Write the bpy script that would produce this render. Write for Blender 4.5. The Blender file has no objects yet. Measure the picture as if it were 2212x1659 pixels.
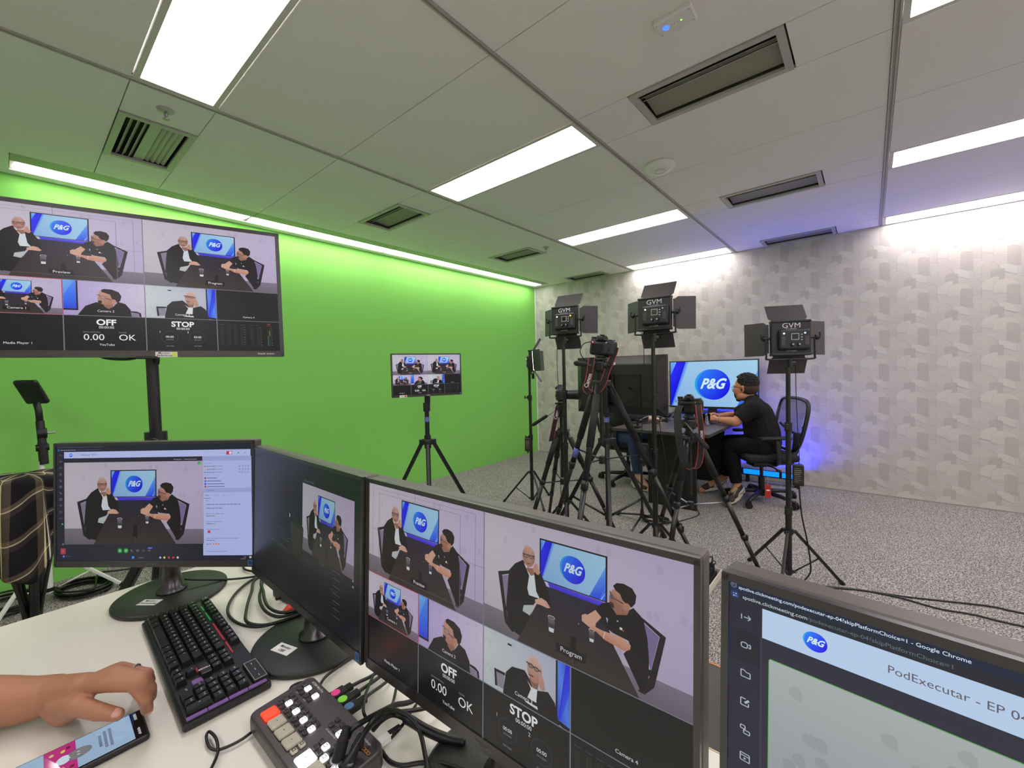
import bpy, bmesh, math, random
import numpy as np
from mathutils import Matrix, Vector
random.seed(7)
C = bpy.context.scene.collection
SC = bpy.context.scene
PI = math.pi

# ------------------------------------------------------------------ camera, view, world
cam_d = bpy.data.cameras.new('camera'); cam = bpy.data.objects.new('camera', cam_d); C.objects.link(cam)
cam.location = (4.13791, -5.51720, 1.33502)
cam.rotation_euler = (1.537950, 0.0248130, 0.7017298)
cam_d.sensor_width = 36.0; cam_d.lens = 36.0 * 912.4526 / 2212.0
cam_d.clip_start = 0.02; cam_d.clip_end = 60
SC.camera = cam
SC.view_settings.view_transform = 'Standard'; SC.view_settings.look = 'None'
SC.view_settings.gamma = 1.0; SC.view_settings.use_curve_mapping = False
SC.view_settings.exposure = 0.0
W_ = bpy.data.worlds.new('world'); SC.world = W_; W_.use_nodes = True
W_.node_tree.nodes['Background'].inputs[0].default_value = (0.55, 0.58, 0.62, 1)
W_.node_tree.nodes['Background'].inputs[1].default_value = 0.05
PANEL_E = 15.0       # strength of the ceiling luminaires
STRIP_E = 14.0
BLUE_E = 290.0        # blue uplight bars by the far wall
VIDEO_E = 3.0        # front of the video lights
H = 2.65

# ------------------------------------------------------------------ colour and materials
def lin(c):
    return tuple(((x/255.0)/12.92 if x/255.0 <= 0.04045 else ((x/255.0+0.055)/1.055)**2.4) for x in c[:3])
MATS = {}
def mat(name, col, rough=0.5, metal=0.0, var=0.08, scale=60.0, bump=0.0, spec=0.5, emit=None, es=1.0, alpha=None, trans=0.0, sub=0.0, coat=0.0):
    if name in MATS: return MATS[name]
    m = bpy.data.materials.new(name); m.use_nodes = True; nt = m.node_tree; b = nt.nodes['Principled BSDF']
    c = lin(col)
    tc = nt.nodes.new('ShaderNodeTexCoord'); nz = nt.nodes.new('ShaderNodeTexNoise')
    nz.inputs['Scale'].default_value = scale; nz.inputs['Detail'].default_value = 3
    nt.links.new(tc.outputs['Object'], nz.inputs['Vector'])
    rp = nt.nodes.new('ShaderNodeMapRange'); rp.inputs['To Min'].default_value = 1-var; rp.inputs['To Max'].default_value = 1+var
    nt.links.new(nz.outputs['Fac'], rp.inputs['Value'])
    mx = nt.nodes.new('ShaderNodeVectorMath'); mx.operation = 'SCALE'; mx.inputs[0].default_value = c
    nt.links.new(rp.outputs['Result'], mx.inputs['Scale']); nt.links.new(mx.outputs[0], b.inputs['Base Color'])
    b.inputs['Roughness'].default_value = rough; b.inputs['Metallic'].default_value = metal
    b.inputs['Specular IOR Level'].default_value = spec
    if bump:
        bp = nt.nodes.new('ShaderNodeBump'); bp.inputs['Strength'].default_value = bump; bp.inputs['Distance'].default_value = 0.002
        nt.links.new(nz.outputs['Fac'], bp.inputs['Height']); nt.links.new(bp.outputs[0], b.inputs['Normal'])
    if emit is not None:
        b.inputs['Emission Color'].default_value = (*lin(emit), 1); b.inputs['Emission Strength'].default_value = es
    if trans:
        b.inputs['Transmission Weight'].default_value = trans; b.inputs['IOR'].default_value = 1.18 if trans < 1 else 1.25
    if sub:
        b.inputs['Subsurface Weight'].default_value = sub; b.inputs['Subsurface Radius'].default_value = (0.012, 0.005, 0.003); b.inputs['Subsurface Scale'].default_value = 0.6
    if coat: b.inputs['Coat Weight'].default_value = coat
    if alpha is not None: b.inputs['Alpha'].default_value = alpha
    MATS[name] = m; return m
def attr_mat(name, emissive=True, rough=0.5, es=1.0, spec=0.5):
    if name in MATS: return MATS[name]
    m = bpy.data.materials.new(name); m.use_nodes = True; nt = m.node_tree; b = nt.nodes['Principled BSDF']
    a = nt.nodes.new('ShaderNodeAttribute'); a.attribute_name = 'Col'
    b.inputs['Roughness'].default_value = rough; b.inputs['Specular IOR Level'].default_value = spec
    if emissive:
        b.inputs['Base Color'].default_value = (0.004, 0.004, 0.005, 1)
        nt.links.new(a.outputs['Color'], b.inputs['Emission Color']); b.inputs['Emission Strength'].default_value = es
    else:
        nz = nt.nodes.new('ShaderNodeTexNoise'); nz.inputs['Scale'].default_value = 9; nz.inputs['Detail'].default_value = 6
        tc = nt.nodes.new('ShaderNodeTexCoord'); nt.links.new(tc.outputs['Object'], nz.inputs['Vector'])
        rp = nt.nodes.new('ShaderNodeMapRange'); rp.inputs['To Min'].default_value = 0.94; rp.inputs['To Max'].default_value = 1.06
        nt.links.new(nz.outputs['Fac'], rp.inputs['Value'])
        mx = nt.nodes.new('ShaderNodeVectorMath'); mx.operation = 'SCALE'
        nt.links.new(a.outputs['Color'], mx.inputs[0]); nt.links.new(rp.outputs['Result'], mx.inputs['Scale'])
        nt.links.new(mx.outputs[0], b.inputs['Base Color'])
    MATS[name] = m; return m

# ------------------------------------------------------------------ mesh building
def RX(a): return Matrix.Rotation(a, 4, 'X')
def RY(a): return Matrix.Rotation(a, 4, 'Y')
def RZ(a): return Matrix.Rotation(a, 4, 'Z')
def TR(x, y=0, z=0): return Matrix.Translation((x, y, z))
_bevel = {}
def bevelled_box(sx, sy, sz, b, seg):
    k = (round(sx, 5), round(sy, 5), round(sz, 5), round(b, 5), seg)
    if k not in _bevel:
        bm = bmesh.new(); bmesh.ops.create_cube(bm, size=1.0)
        for v in bm.verts: v.co = Vector((v.co.x*sx, v.co.y*sy, v.co.z*sz))
        bmesh.ops.bevel(bm, geom=bm.edges[:], offset=b, segments=seg, profile=0.5, affect='EDGES')
        bm.verts.index_update()
        _bevel[k] = ([v.co.copy() for v in bm.verts], [[v.index for v in f.verts] for f in bm.faces]); bm.free()
    return _bevel[k]
class MB:
    def __init__(s): s.v = []; s.f = []; s.c = []; s.sm = []; s.mi = []; s.has = False
    def add(s, vs, fs, M=None, col=None, smooth=False, mi=0):
        o = len(s.v)
        if M is not None: vs = [M @ Vector(v) for v in vs]
        s.v.extend([tuple(v) for v in vs])
        for f in fs:
            s.f.append([i+o for i in f])
            if col is None: s.c.append(None)
            elif isinstance(col, list): s.c.append([col[i] for i in f]); s.has = True
            else: s.c.append([col]*len(f)); s.has = True
            s.sm.append(smooth); s.mi.append(mi)
        return s
    def box(s, c, d, bev=0, M=None, seg=2, **k):
        T_ = TR(*c) if M is None else M @ TR(*c)
        if bev:
            vs, fs = bevelled_box(d[0], d[1], d[2], min(bev, min(d)*0.49), seg)
            k.setdefault('smooth', False)
        else:
            x, y, z = d[0]/2, d[1]/2, d[2]/2
            vs = [(-x,-y,-z),(x,-y,-z),(x,y,-z),(-x,y,-z),(-x,-y,z),(x,-y,z),(x,y,z),(-x,y,z)]
            fs = [(0,3,2,1),(4,5,6,7),(0,1,5,4),(1,2,6,5),(2,3,7,6),(3,0,4,7)]
        return s.add(vs, fs, T_, **k)
    def cyl(s, p0, p1, r0, r1=None, n=14, caps=True, M=None, **k):
        r1 = r0 if r1 is None else r1
        p0, p1 = Vector(p0), Vector(p1); d = (p1-p0).normalized()
        a = d.orthogonal().normalized(); b = d.cross(a)
        vs = []
        for p, r in ((p0, r0), (p1, r1)):
            for i in range(n):
                t = 2*PI*i/n; vs.append(p + a*(r*math.cos(t)) + b*(r*math.sin(t)))
        fs = [(i, (i+1) % n, n+(i+1) % n, n+i) for i in range(n)]
        k.setdefault('smooth', True)
        s.add(vs, fs, M, **k)
        if caps:
            k2 = dict(k); k2['smooth'] = False
            s.add(vs[:n], [tuple(reversed(range(n)))], M, **k2); s.add(vs[n:], [tuple(range(n))], M, **k2)
        return s
    def tube(s, pts, r, n=8, M=None, caps=True, flat=1.0, **k):
        P_ = [Vector(p) for p in pts]; m = len(P_)
        R_ = r if isinstance(r, (list, tuple)) else [r]*m
        t0 = (P_[1]-P_[0]).normalized(); a = t0.orthogonal().normalized()
        vs = []
        for i in range(m):
            t = (P_[min(i+1, m-1)]-P_[max(i-1, 0)]).normalized()
            a = (a - t*a.dot(t)).normalized(); b = t.cross(a)
            for j in range(n):
                w = 2*PI*j/n; vs.append(P_[i] + a*(R_[i]*math.cos(w)) + b*(R_[i]*flat*math.sin(w)))
        fs = [(i*n+j, i*n+(j+1) % n, (i+1)*n+(j+1) % n, (i+1)*n+j) for i in range(m-1) for j in range(n)]
        if caps: fs += [tuple(reversed(range(n))), tuple(range((m-1)*n, m*n))]
        k.setdefault('smooth', True)
        return s.add(vs, fs, M, **k)
    def sph(s, c, r, n=16, m=10, M=None, **k):
        if not isinstance(r, (list, tuple)): r = (r, r, r)
        vs = [(c[0], c[1], c[2]-r[2])]
        for i in range(1, m):
            th = PI*i/m
            for j in range(n):
                ph = 2*PI*j/n; vs.append((c[0]+r[0]*math.sin(th)*math.cos(ph), c[1]+r[1]*math.sin(th)*math.sin(ph), c[2]-r[2]*math.cos(th)))
        vs.append((c[0], c[1], c[2]+r[2])); L = len(vs)-1
        fs = [(0, 1+(j+1) % n, 1+j) for j in range(n)]
        for i in range(m-2):
            for j in range(n):
                a, b = 1+i*n+j, 1+i*n+(j+1) % n; fs.append((a, b, b+n, a+n))
        o = 1+(m-2)*n; fs += [(o+j, o+(j+1) % n, L) for j in range(n)]
        k.setdefault('smooth', True)
        return s.add(vs, fs, M, **k)
    def lathe(s, prof, n=24, M=None, sx=1, sy=1, **k):
        vs = [(r*math.cos(2*PI*j/n)*sx, r*math.sin(2*PI*j/n)*sy, z) for r, z in prof for j in range(n)]
        fs = [(i*n+j, i*n+(j+1) % n, (i+1)*n+(j+1) % n, (i+1)*n+j) for i in range(len(prof)-1) for j in range(n)]
        fs += [tuple(reversed(range(n))), tuple(range((len(prof)-1)*n, len(prof)*n))]
        k.setdefault('smooth', True)
        return s.add(vs, fs, M, **k)
    def prism(s, poly, z0, z1, M=None, **k):
        n = len(poly)
        vs = [(x, y, z0) for x, y in poly] + [(x, y, z1) for x, y in poly]
        fs = [tuple(reversed(range(n))), tuple(range(n, 2*n))] + [(i, (i+1) % n, n+(i+1) % n, n+i) for i in range(n)]
        return s.add(vs, fs, M, **k)
    def loft(s, rings, M=None, caps=True, **k):
        n = len(rings[0]); vs = [p for r in rings for p in r]
        fs = [(i*n+j, i*n+(j+1) % n, (i+1)*n+(j+1) % n, (i+1)*n+j) for i in range(len(rings)-1) for j in range(n)]
        if caps: fs += [tuple(reversed(range(n))), tuple(range((len(rings)-1)*n, len(rings)*n))]
        k.setdefault('smooth', True)
        return s.add(vs, fs, M, **k)
    def build(s, name, mats, parent=None, label=None, kind=None, M=None):
        me = bpy.data.meshes.new(name)
        me.from_pydata([tuple(v) for v in s.v], [], s.f)
        if not isinstance(mats, (list, tuple)): mats = [mats]
        for m_ in mats: me.materials.append(m_)
        me.polygons.foreach_set('use_smooth', s.sm); me.polygons.foreach_set('material_index', s.mi)
        if s.has:
            ca = me.color_attributes.new('Col', 'FLOAT_COLOR', 'CORNER'); buf = []
            for f, c in zip(s.f, s.c):
                for i in range(len(f)):
                    q = (0.5, 0.5, 0.5) if c is None else c[i]; buf += [q[0], q[1], q[2], 1.0]
            ca.data.foreach_set('color', buf)
        me.update(); me.validate(clean_customdata=False)
        o = bpy.data.objects.new(name, me); C.objects.link(o)
        if parent is not None: o.parent = parent
        if M is not None: o.matrix_local = M
        if label: o['label'] = label
        if kind: o['kind'] = kind
        return o
def fix_normals(o):
    bm = bmesh.new(); bm.from_mesh(o.data); bmesh.ops.recalc_face_normals(bm, faces=bm.faces[:]); bm.to_mesh(o.data); bm.free(); return o
def tag(o, label, cat, group=None, kind=None):
    o['label'] = label; o['category'] = cat
    if group: o['group'] = group
    if kind: o['kind'] = kind
    return o
def thing(name, label, cat, loc=(0,0,0), rz=0.0, group=None, rot=None):
    o = bpy.data.objects.new(name, None); C.objects.link(o); o.location = loc; o.rotation_euler = rot or (0, 0, rz)
    o.empty_display_size = 0.05
    return tag(o, label, cat, group)
KIDS = lambda o: [c for c in bpy.data.objects if c.parent == o]
def dup(o, parent=None):
    c = o.copy(); C.objects.link(c); c.parent = parent
    for ch in KIDS(o): dup(ch, c)
    return c
def cr(pts, k=6):
    P_ = [Vector(p) for p in pts]; out = []
    for i in range(len(P_)-1):
        a, b, c, d = P_[max(i-1, 0)], P_[i], P_[i+1], P_[min(i+2, len(P_)-1)]
        for j in range(k):
            t = j/k; out.append(0.5*((2*b)+(c-a)*t+(2*a-5*b+4*c-d)*t*t+(3*b-a-3*c+d)*t**3))
    out.append(P_[-1]); return out
# ------------------------------------------------------------------ text as flat faces
_txt = {}
def glyphs(s, bold=0.0, shear=0.0, space=1.0):
    k = (s, bold, shear, space)
    if k not in _txt:
        cu = bpy.data.curves.new('t', 'FONT'); cu.body = s; cu.resolution_u = 3; cu.offset = bold; cu.shear = shear; cu.space_character = space
        o = bpy.data.objects.new('t', cu); C.objects.link(o)
        dg = bpy.context.evaluated_depsgraph_get(); me = bpy.data.meshes.new_from_object(o.evaluated_get(dg))
        vs = [(v.co.x, v.co.y) for v in me.vertices]; fs = [tuple(p.vertices) for p in me.polygons]
        w = max([v[0] for v in vs], default=0)
        bpy.data.objects.remove(o); bpy.data.curves.remove(cu); bpy.data.meshes.remove(me)
        _txt[k] = (vs, fs, w)
    return _txt[k]
def text_mb(mb, s, size, M, align='C', bold=0.0, shear=0.0, sx=1.0, mi=0, col=None, space=1.0):
    vs, fs, w = glyphs(s, bold, shear, space)
    o = {'L': 0, 'C': w/2, 'R': w}[align]
    mb.add([((x-o)*size*sx, y*size, 0) for x, y in vs], fs, M, mi=mi, col=col)
FRONT = RX(PI/2)                      # text facing -y, reading along +x
# ------------------------------------------------------------------ canvas: pictures made of flat coloured faces facing -y
class Canvas:
    def __init__(s, W, Hh, eps=3e-5):
        s.W, s.H, s.eps = W, Hh, eps; s.mb = MB(); s.bb = np.zeros((0, 4)); s.ly = np.zeros(0)
        s.A = (0.0, 0.0, 1.0, 1.0); s.clip = (0.0, 0.0, 1.0, 1.0); s.dim = 1.0; s.top = 0; s.fade = None
    def view(s, x0, y0, x1, y1, rect, clip=None):   # drawing units rect=(a,b,c,d) are mapped to x0..x1, y0..y1
        a, b, c, d = rect; s.A = (x0-a*(x1-x0)/(c-a), y0-b*(y1-y0)/(d-b), (x1-x0)/(c-a), (y1-y0)/(d-b)); s.clip = clip or (x0, y0, x1, y1)
    def _layer(s, x0, y0, x1, y1):
        L = 1
        if len(s.ly):
            q = (s.bb[:, 0] < x1) & (s.bb[:, 2] > x0) & (s.bb[:, 1] < y1) & (s.bb[:, 3] > y0)
            if q.any(): L = s.ly[q].max()+1
        s.bb = np.vstack([s.bb, [x0, y0, x1, y1]]); s.ly = np.append(s.ly, L); return L
    def _p(s, x, y, L): return ((x-0.5)*s.W, -L*s.eps, (0.5-y)*s.H)
    def _c(s, c, x, y):
        q = lin(c) if max(c) > 1.0 or len(c) == 3 else c[:3]
        k = s.dim if s.fade is None else s.dim*s.fade(x, y)
        return (q[0]*k, q[1]*k, q[2]*k)
    def poly(s, pts, col, raw=False):
        a = s.A; P_ = [(a[0]+x*a[2], a[1]+y*a[3]) for x, y in pts]
        cols = col if isinstance(col, list) else [col]*len(P_)
        Q = [(x, y, c) for (x, y), c in zip(P_, cols)]
        for ax, val, sg in ((0, s.clip[0], 1), (0, s.clip[2], -1), (1, s.clip[1], 1), (1, s.clip[3], -1)):
            R_ = []; n = len(Q)
            for i in range(n):
                p, q = Q[i], Q[(i+1) % n]; ip, iq = (p[ax]-val)*sg >= 0, (q[ax]-val)*sg >= 0
                if ip: R_.append(p)
                if ip != iq:
                    t = (val-p[ax])/(q[ax]-p[ax]); cc = tuple(u+(w-u)*t for u, w in zip(p[2], q[2]))
                    R_.append((p[0]+(q[0]-p[0])*t, p[1]+(q[1]-p[1])*t, cc))
            Q = R_
            if len(Q) < 3: return
        xs = [q[0] for q in Q]; ys = [q[1] for q in Q]
        L = s._layer(min(xs), min(ys), max(xs), max(ys))
        s.mb.add([s._p(x, y, L) for x, y, c in Q], [tuple(range(len(Q)))], col=[s._c(c, x, y) for x, y, c in Q])
    def rect(s, x0, y0, x1, y1, c, c2=None):
        s.poly([(x0, y0), (x1, y0), (x1, y1), (x0, y1)], c if c2 is None else [c, c, c2, c2])
    def grid(s, x0, y0, x1, y1, c, n=6, m=4, f=None):     # subdivided so that gradients read
        for i in range(n):
            for j in range(m):
                X = [x0+(x1-x0)*(i+k)/n for k in (0, 1)]; Y = [y0+(y1-y0)*(j+k)/m for k in (0, 1)]
                pts = [(X[0], Y[0]), (X[1], Y[0]), (X[1], Y[1]), (X[0], Y[1])]
                s.poly(pts, [f(*p) if f else c for p in pts])
    def ell(s, cx, cy, rx, ry, c, n=28, rot=0.0, f=None):
        pts = [(cx+rx*math.cos(t)*math.cos(rot)-ry*math.sin(t)*math.sin(rot), cy+rx*math.cos(t)*math.sin(rot)+ry*math.sin(t)*math.cos(rot)) for t in [2*PI*i/n for i in range(n)]]
        s.poly(pts, [f(*p) for p in pts] if f else c)
    def line(s, pts, w, c):
        for (x0, y0), (x1, y1) in zip(pts, pts[1:]):
            dx, dy = x1-x0, y1-y0; l = math.hypot(dx, dy) or 1; nx, ny = -dy/l*w/2, dx/l*w/2
            s.poly([(x0+nx, y0+ny), (x1+nx, y1+ny), (x1-nx, y1-ny), (x0-nx, y0-ny)], c)
    def text(s, x, y, t, size, c, align='L', bold=0.0, shear=0.0, sx=1.0):
        a = s.A; vs, fs, w = glyphs(t, bold, shear); o = {'L': 0, 'C': w/2, 'R': w}[align]
        k = s.H/s.W
        P_ = [(a[0]+(x+(vx-o)*size*sx)*a[2], a[1]+(y-vy*size)*a[3]) for vx, vy in vs]
        if not P_: return
        P_ = [(min(max(px, s.clip[0]), s.clip[2]), min(max(py, s.clip[1]), s.clip[3])) for px, py in P_]
        xs = [q[0] for q in P_]; ys = [q[1] for q in P_]; L = s._layer(min(xs), min(ys), max(xs), max(ys))
        s.mb.add([s._p(px, py, L) for px, py in P_], fs, col=[s._c(c, px, py) for px, py in P_])
# ------------------------------------------------------------------ common materials
M_tile = mat('ceiling_tile', (234,231,228), 0.9, var=0.10, scale=420, bump=0.15)
M_grid = mat('ceiling_grid_metal', (176,172,165), 0.5)
M_void = mat('void_black', (12,12,12), 0.9)
M_green = mat('green_paint', (132,206,96), 0.75, var=0.03, scale=300, bump=0.05, spec=0.25)
M_paint = mat('wall_paint', (205,203,200), 0.85, var=0.03)
M_black = mat('black_plastic', (24,24,25), 0.45, var=0.12, scale=900, bump=0.05)
M_blackm = mat('black_metal', (17,17,18), 0.35, var=0.1, spec=0.6)
M_rubber = mat('black_rubber', (16,16,16), 0.7)
M_cable = mat('cable_black', (13,13,13), 0.42, spec=0.5)
M_bezel = mat('bezel_plastic', (34,32,31), 0.30, var=0.1, scale=1500, bump=0.03, spec=0.8)
M_shell = mat('monitor_shell', (76,71,67), 0.45, var=0.08, scale=1500, bump=0.04)
M_foot = mat('foot_plastic', (33,36,33), 0.5, var=0.1, scale=1500, bump=0.05)
M_silver = mat('brushed_silver', (170,172,175), 0.3, metal=0.8)
M_white = mat('white_plastic', (225,225,220), 0.5, var=0.03)
M_cream = mat('cream_plastic', (205,200,180), 0.5, var=0.04)
M_label = mat('paper_label', (226,226,220), 0.7, var=0.02)
M_ink = mat('ink', (28,28,30), 0.7)
M_whiteink = mat('white_print', (205,205,205), 0.6)
M_blue_tape = mat('blue_tape', (96,104,176), 0.6, var=0.1)
M_screen = attr_mat('screen_picture', True, rough=0.28, es=1.0, spec=0.35)
M_knob = mat('knob_black', (20,20,20), 0.5)

# ------------------------------------------------------------------ carpet
def carpet():
    m = bpy.data.materials.new('carpet'); m.use_nodes = True; nt = m.node_tree; b = nt.nodes['Principled BSDF']
    tc = nt.nodes.new('ShaderNodeTexCoord')
    n1 = nt.nodes.new('ShaderNodeTexNoise'); n1.inputs['Scale'].default_value = 130; n1.inputs['Detail'].default_value = 5; n1.inputs['Roughness'].default_value = 0.75
    v1 = nt.nodes.new('ShaderNodeTexVoronoi'); v1.inputs['Scale'].default_value = 150
    n2 = nt.nodes.new('ShaderNodeTexNoise'); n2.inputs['Scale'].default_value = 2.2; n2.inputs['Detail'].default_value = 3
    for n in (n1, v1, n2): nt.links.new(tc.outputs['Object'], n.inputs['Vector'])
    r = nt.nodes.new('ShaderNodeValToRGB'); e = r.color_ramp.elements
    e[0].position = 0.38; e[0].color = (*lin((44,42,42)), 1); e[1].position = 0.64; e[1].color = (*lin((176,171,165)), 1)
    x = e.new(0.5); x.color = (*lin((90,86,84)), 1)
    ad = nt.nodes.new('ShaderNodeMath'); ad.operation = 'MULTIPLY_ADD'; ad.inputs[1].default_value = 0.35; 
    nt.links.new(v1.outputs['Distance'], ad.inputs[0]); nt.links.new(n1.outputs['Fac'], ad.inputs[2])
    sb = nt.nodes.new('ShaderNodeMath'); sb.operation = 'SUBTRACT'; sb.inputs[1].default_value = 0.12
    nt.links.new(ad.outputs[0], sb.inputs[0]); nt.links.new(sb.outputs[0], r.inputs['Fac'])
    rp = nt.nodes.new('ShaderNodeMapRange'); rp.inputs['To Min'].default_value = 0.9; rp.inputs['To Max'].default_value = 1.1
    nt.links.new(n2.outputs['Fac'], rp.inputs['Value'])
    mx = nt.nodes.new('ShaderNodeVectorMath'); mx.operation = 'SCALE'
    nt.links.new(r.outputs['Color'], mx.inputs[0]); nt.links.new(rp.outputs['Result'], mx.inputs['Scale']); nt.links.new(mx.outputs[0], b.inputs['Base Color'])
    b.inputs['Roughness'].default_value = 0.95; b.inputs['Specular IOR Level'].default_value = 0.15
    bp = nt.nodes.new('ShaderNodeBump'); bp.inputs['Strength'].default_value = 0.5; bp.inputs['Distance'].default_value = 0.004
    nt.links.new(n1.outputs['Fac'], bp.inputs['Height']); nt.links.new(bp.outputs[0], b.inputs['Normal'])
    return m
RX1, RY1 = 6.9, -7.6                  # room extents: x 0..6.9, y 0..-7.6
MB().box((RX1/2, RY1/2, -0.05), (RX1+0.4, -RY1+0.4, 0.1)).build('floor', carpet(), kind='structure')
MB().box((-0.05, RY1/2, H/2), (0.1, -RY1+0.2, H+0.2)).build('wall_left', M_green, kind='structure')
MB().box((RX1+0.05, RY1/2, H/2), (0.1, -RY1+0.2, H+0.2)).build('wall_right', M_paint, kind='structure')
MB().box((RX1/2, RY1-0.05, H/2), (RX1+0.2, 0.1, H+0.2)).build('wall_near', M_paint, kind='structure')

# ------------------------------------------------------------------ wallpaper of overlapping arches
def wallpaper():
    mb = MB(); base = lin((190,184,180))
    x1, z1 = RX1, H
    mb.add([(0,0,0),(x1,0,0),(x1,0,z1),(0,0,z1),(0,0.1,0),(x1,0.1,0),(x1,0.1,z1),(0,0.1,z1)],
           [(0,1,2,3),(5,4,7,6),(4,0,3,7),(1,5,6,2),(3,2,6,7),(4,5,1,0)], col=base)
    def arcp(cx, cy, rx, ry, a0, a1, n=8): return [(cx+rx*math.cos(math.radians(a0+(a1-a0)*i/n)), cy+ry*math.sin(math.radians(a0+(a1-a0)*i/n))) for i in range(n+1)]
    PU, PV = 0.275, 0.327
    # shapes in metres within one repeat; u to the right, v up; painted top row first
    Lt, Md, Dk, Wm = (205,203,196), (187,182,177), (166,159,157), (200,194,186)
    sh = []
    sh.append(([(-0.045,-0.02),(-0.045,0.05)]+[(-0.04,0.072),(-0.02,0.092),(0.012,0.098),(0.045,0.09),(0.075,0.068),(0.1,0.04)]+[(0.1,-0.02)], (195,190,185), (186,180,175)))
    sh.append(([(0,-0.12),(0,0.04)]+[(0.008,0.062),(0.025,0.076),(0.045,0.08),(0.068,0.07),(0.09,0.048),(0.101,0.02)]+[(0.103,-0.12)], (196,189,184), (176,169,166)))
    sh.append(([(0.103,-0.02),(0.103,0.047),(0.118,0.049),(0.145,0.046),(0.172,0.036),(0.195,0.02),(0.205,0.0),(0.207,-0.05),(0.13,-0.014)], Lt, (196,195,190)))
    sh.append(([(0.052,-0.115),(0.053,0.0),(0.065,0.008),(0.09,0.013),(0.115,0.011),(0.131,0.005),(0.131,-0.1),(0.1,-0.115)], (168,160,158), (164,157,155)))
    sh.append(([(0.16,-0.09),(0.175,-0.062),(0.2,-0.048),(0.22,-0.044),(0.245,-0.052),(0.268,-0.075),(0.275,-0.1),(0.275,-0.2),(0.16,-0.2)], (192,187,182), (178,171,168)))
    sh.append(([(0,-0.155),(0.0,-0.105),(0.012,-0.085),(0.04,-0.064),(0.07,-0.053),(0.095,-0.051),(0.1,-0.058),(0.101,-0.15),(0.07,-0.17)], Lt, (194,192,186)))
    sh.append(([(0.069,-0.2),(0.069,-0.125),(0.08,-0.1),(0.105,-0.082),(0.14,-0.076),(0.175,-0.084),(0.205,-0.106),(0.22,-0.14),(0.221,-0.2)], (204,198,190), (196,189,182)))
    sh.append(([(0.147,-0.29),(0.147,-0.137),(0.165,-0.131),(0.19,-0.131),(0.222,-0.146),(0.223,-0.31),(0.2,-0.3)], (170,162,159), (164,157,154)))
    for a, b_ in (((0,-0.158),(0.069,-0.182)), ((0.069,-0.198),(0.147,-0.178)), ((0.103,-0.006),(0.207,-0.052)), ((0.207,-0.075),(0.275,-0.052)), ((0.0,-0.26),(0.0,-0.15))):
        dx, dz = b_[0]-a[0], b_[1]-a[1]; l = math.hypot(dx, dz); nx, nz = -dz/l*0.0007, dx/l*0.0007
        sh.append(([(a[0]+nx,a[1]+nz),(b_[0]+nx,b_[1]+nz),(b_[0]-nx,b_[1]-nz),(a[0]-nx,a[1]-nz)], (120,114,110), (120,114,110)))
    lay = 0; eps = 2.4e-5; line = (150,144,139)
    nu, nv = int(x1/PU)+2, int(z1/PV)+3
    for j in range(nv):
        v0 = 0.784 + PV*(nv//2+1) - PV*j
        for k, (pts, ca, cb) in enumerate(sh):
            lay += 1
            cxm = sum(p[0] for p in pts)/len(pts); cym = sum(p[1] for p in pts)/len(pts)
            vmx, vmn = max(p[1] for p in pts), min(p[1] for p in pts); umn, umx = min(p[0] for p in pts), max(p[0] for p in pts)
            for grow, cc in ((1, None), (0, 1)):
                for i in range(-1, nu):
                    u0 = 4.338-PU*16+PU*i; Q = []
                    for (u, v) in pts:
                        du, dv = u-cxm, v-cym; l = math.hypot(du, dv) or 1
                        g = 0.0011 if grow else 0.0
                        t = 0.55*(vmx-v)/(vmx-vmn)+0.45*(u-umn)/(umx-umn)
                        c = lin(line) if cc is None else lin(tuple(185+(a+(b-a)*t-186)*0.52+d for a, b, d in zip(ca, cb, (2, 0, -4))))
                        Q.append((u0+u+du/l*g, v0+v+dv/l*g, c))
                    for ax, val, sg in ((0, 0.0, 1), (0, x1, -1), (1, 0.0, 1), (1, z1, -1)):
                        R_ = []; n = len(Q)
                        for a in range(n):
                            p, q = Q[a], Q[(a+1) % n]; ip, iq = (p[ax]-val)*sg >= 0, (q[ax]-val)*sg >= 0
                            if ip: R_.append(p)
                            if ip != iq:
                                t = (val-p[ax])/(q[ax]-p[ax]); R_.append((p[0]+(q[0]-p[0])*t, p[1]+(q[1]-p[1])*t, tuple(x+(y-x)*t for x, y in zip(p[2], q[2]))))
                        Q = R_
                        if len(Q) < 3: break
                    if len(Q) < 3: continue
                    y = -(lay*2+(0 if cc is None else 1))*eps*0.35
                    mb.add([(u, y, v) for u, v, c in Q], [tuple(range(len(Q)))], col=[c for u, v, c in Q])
    return mb
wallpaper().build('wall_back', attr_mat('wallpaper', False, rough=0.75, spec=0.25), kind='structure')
MB().box((0.006, -0.006, H/2), (0.012, 0.012, H)).build('trim_1', M_white, kind='structure')
MB().box((RX1/2, -0.004, 0.006), (RX1, 0.006, 0.012)).build('baseboard_back', mat('base_strip',(150,146,140),0.7), kind='structure')

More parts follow.
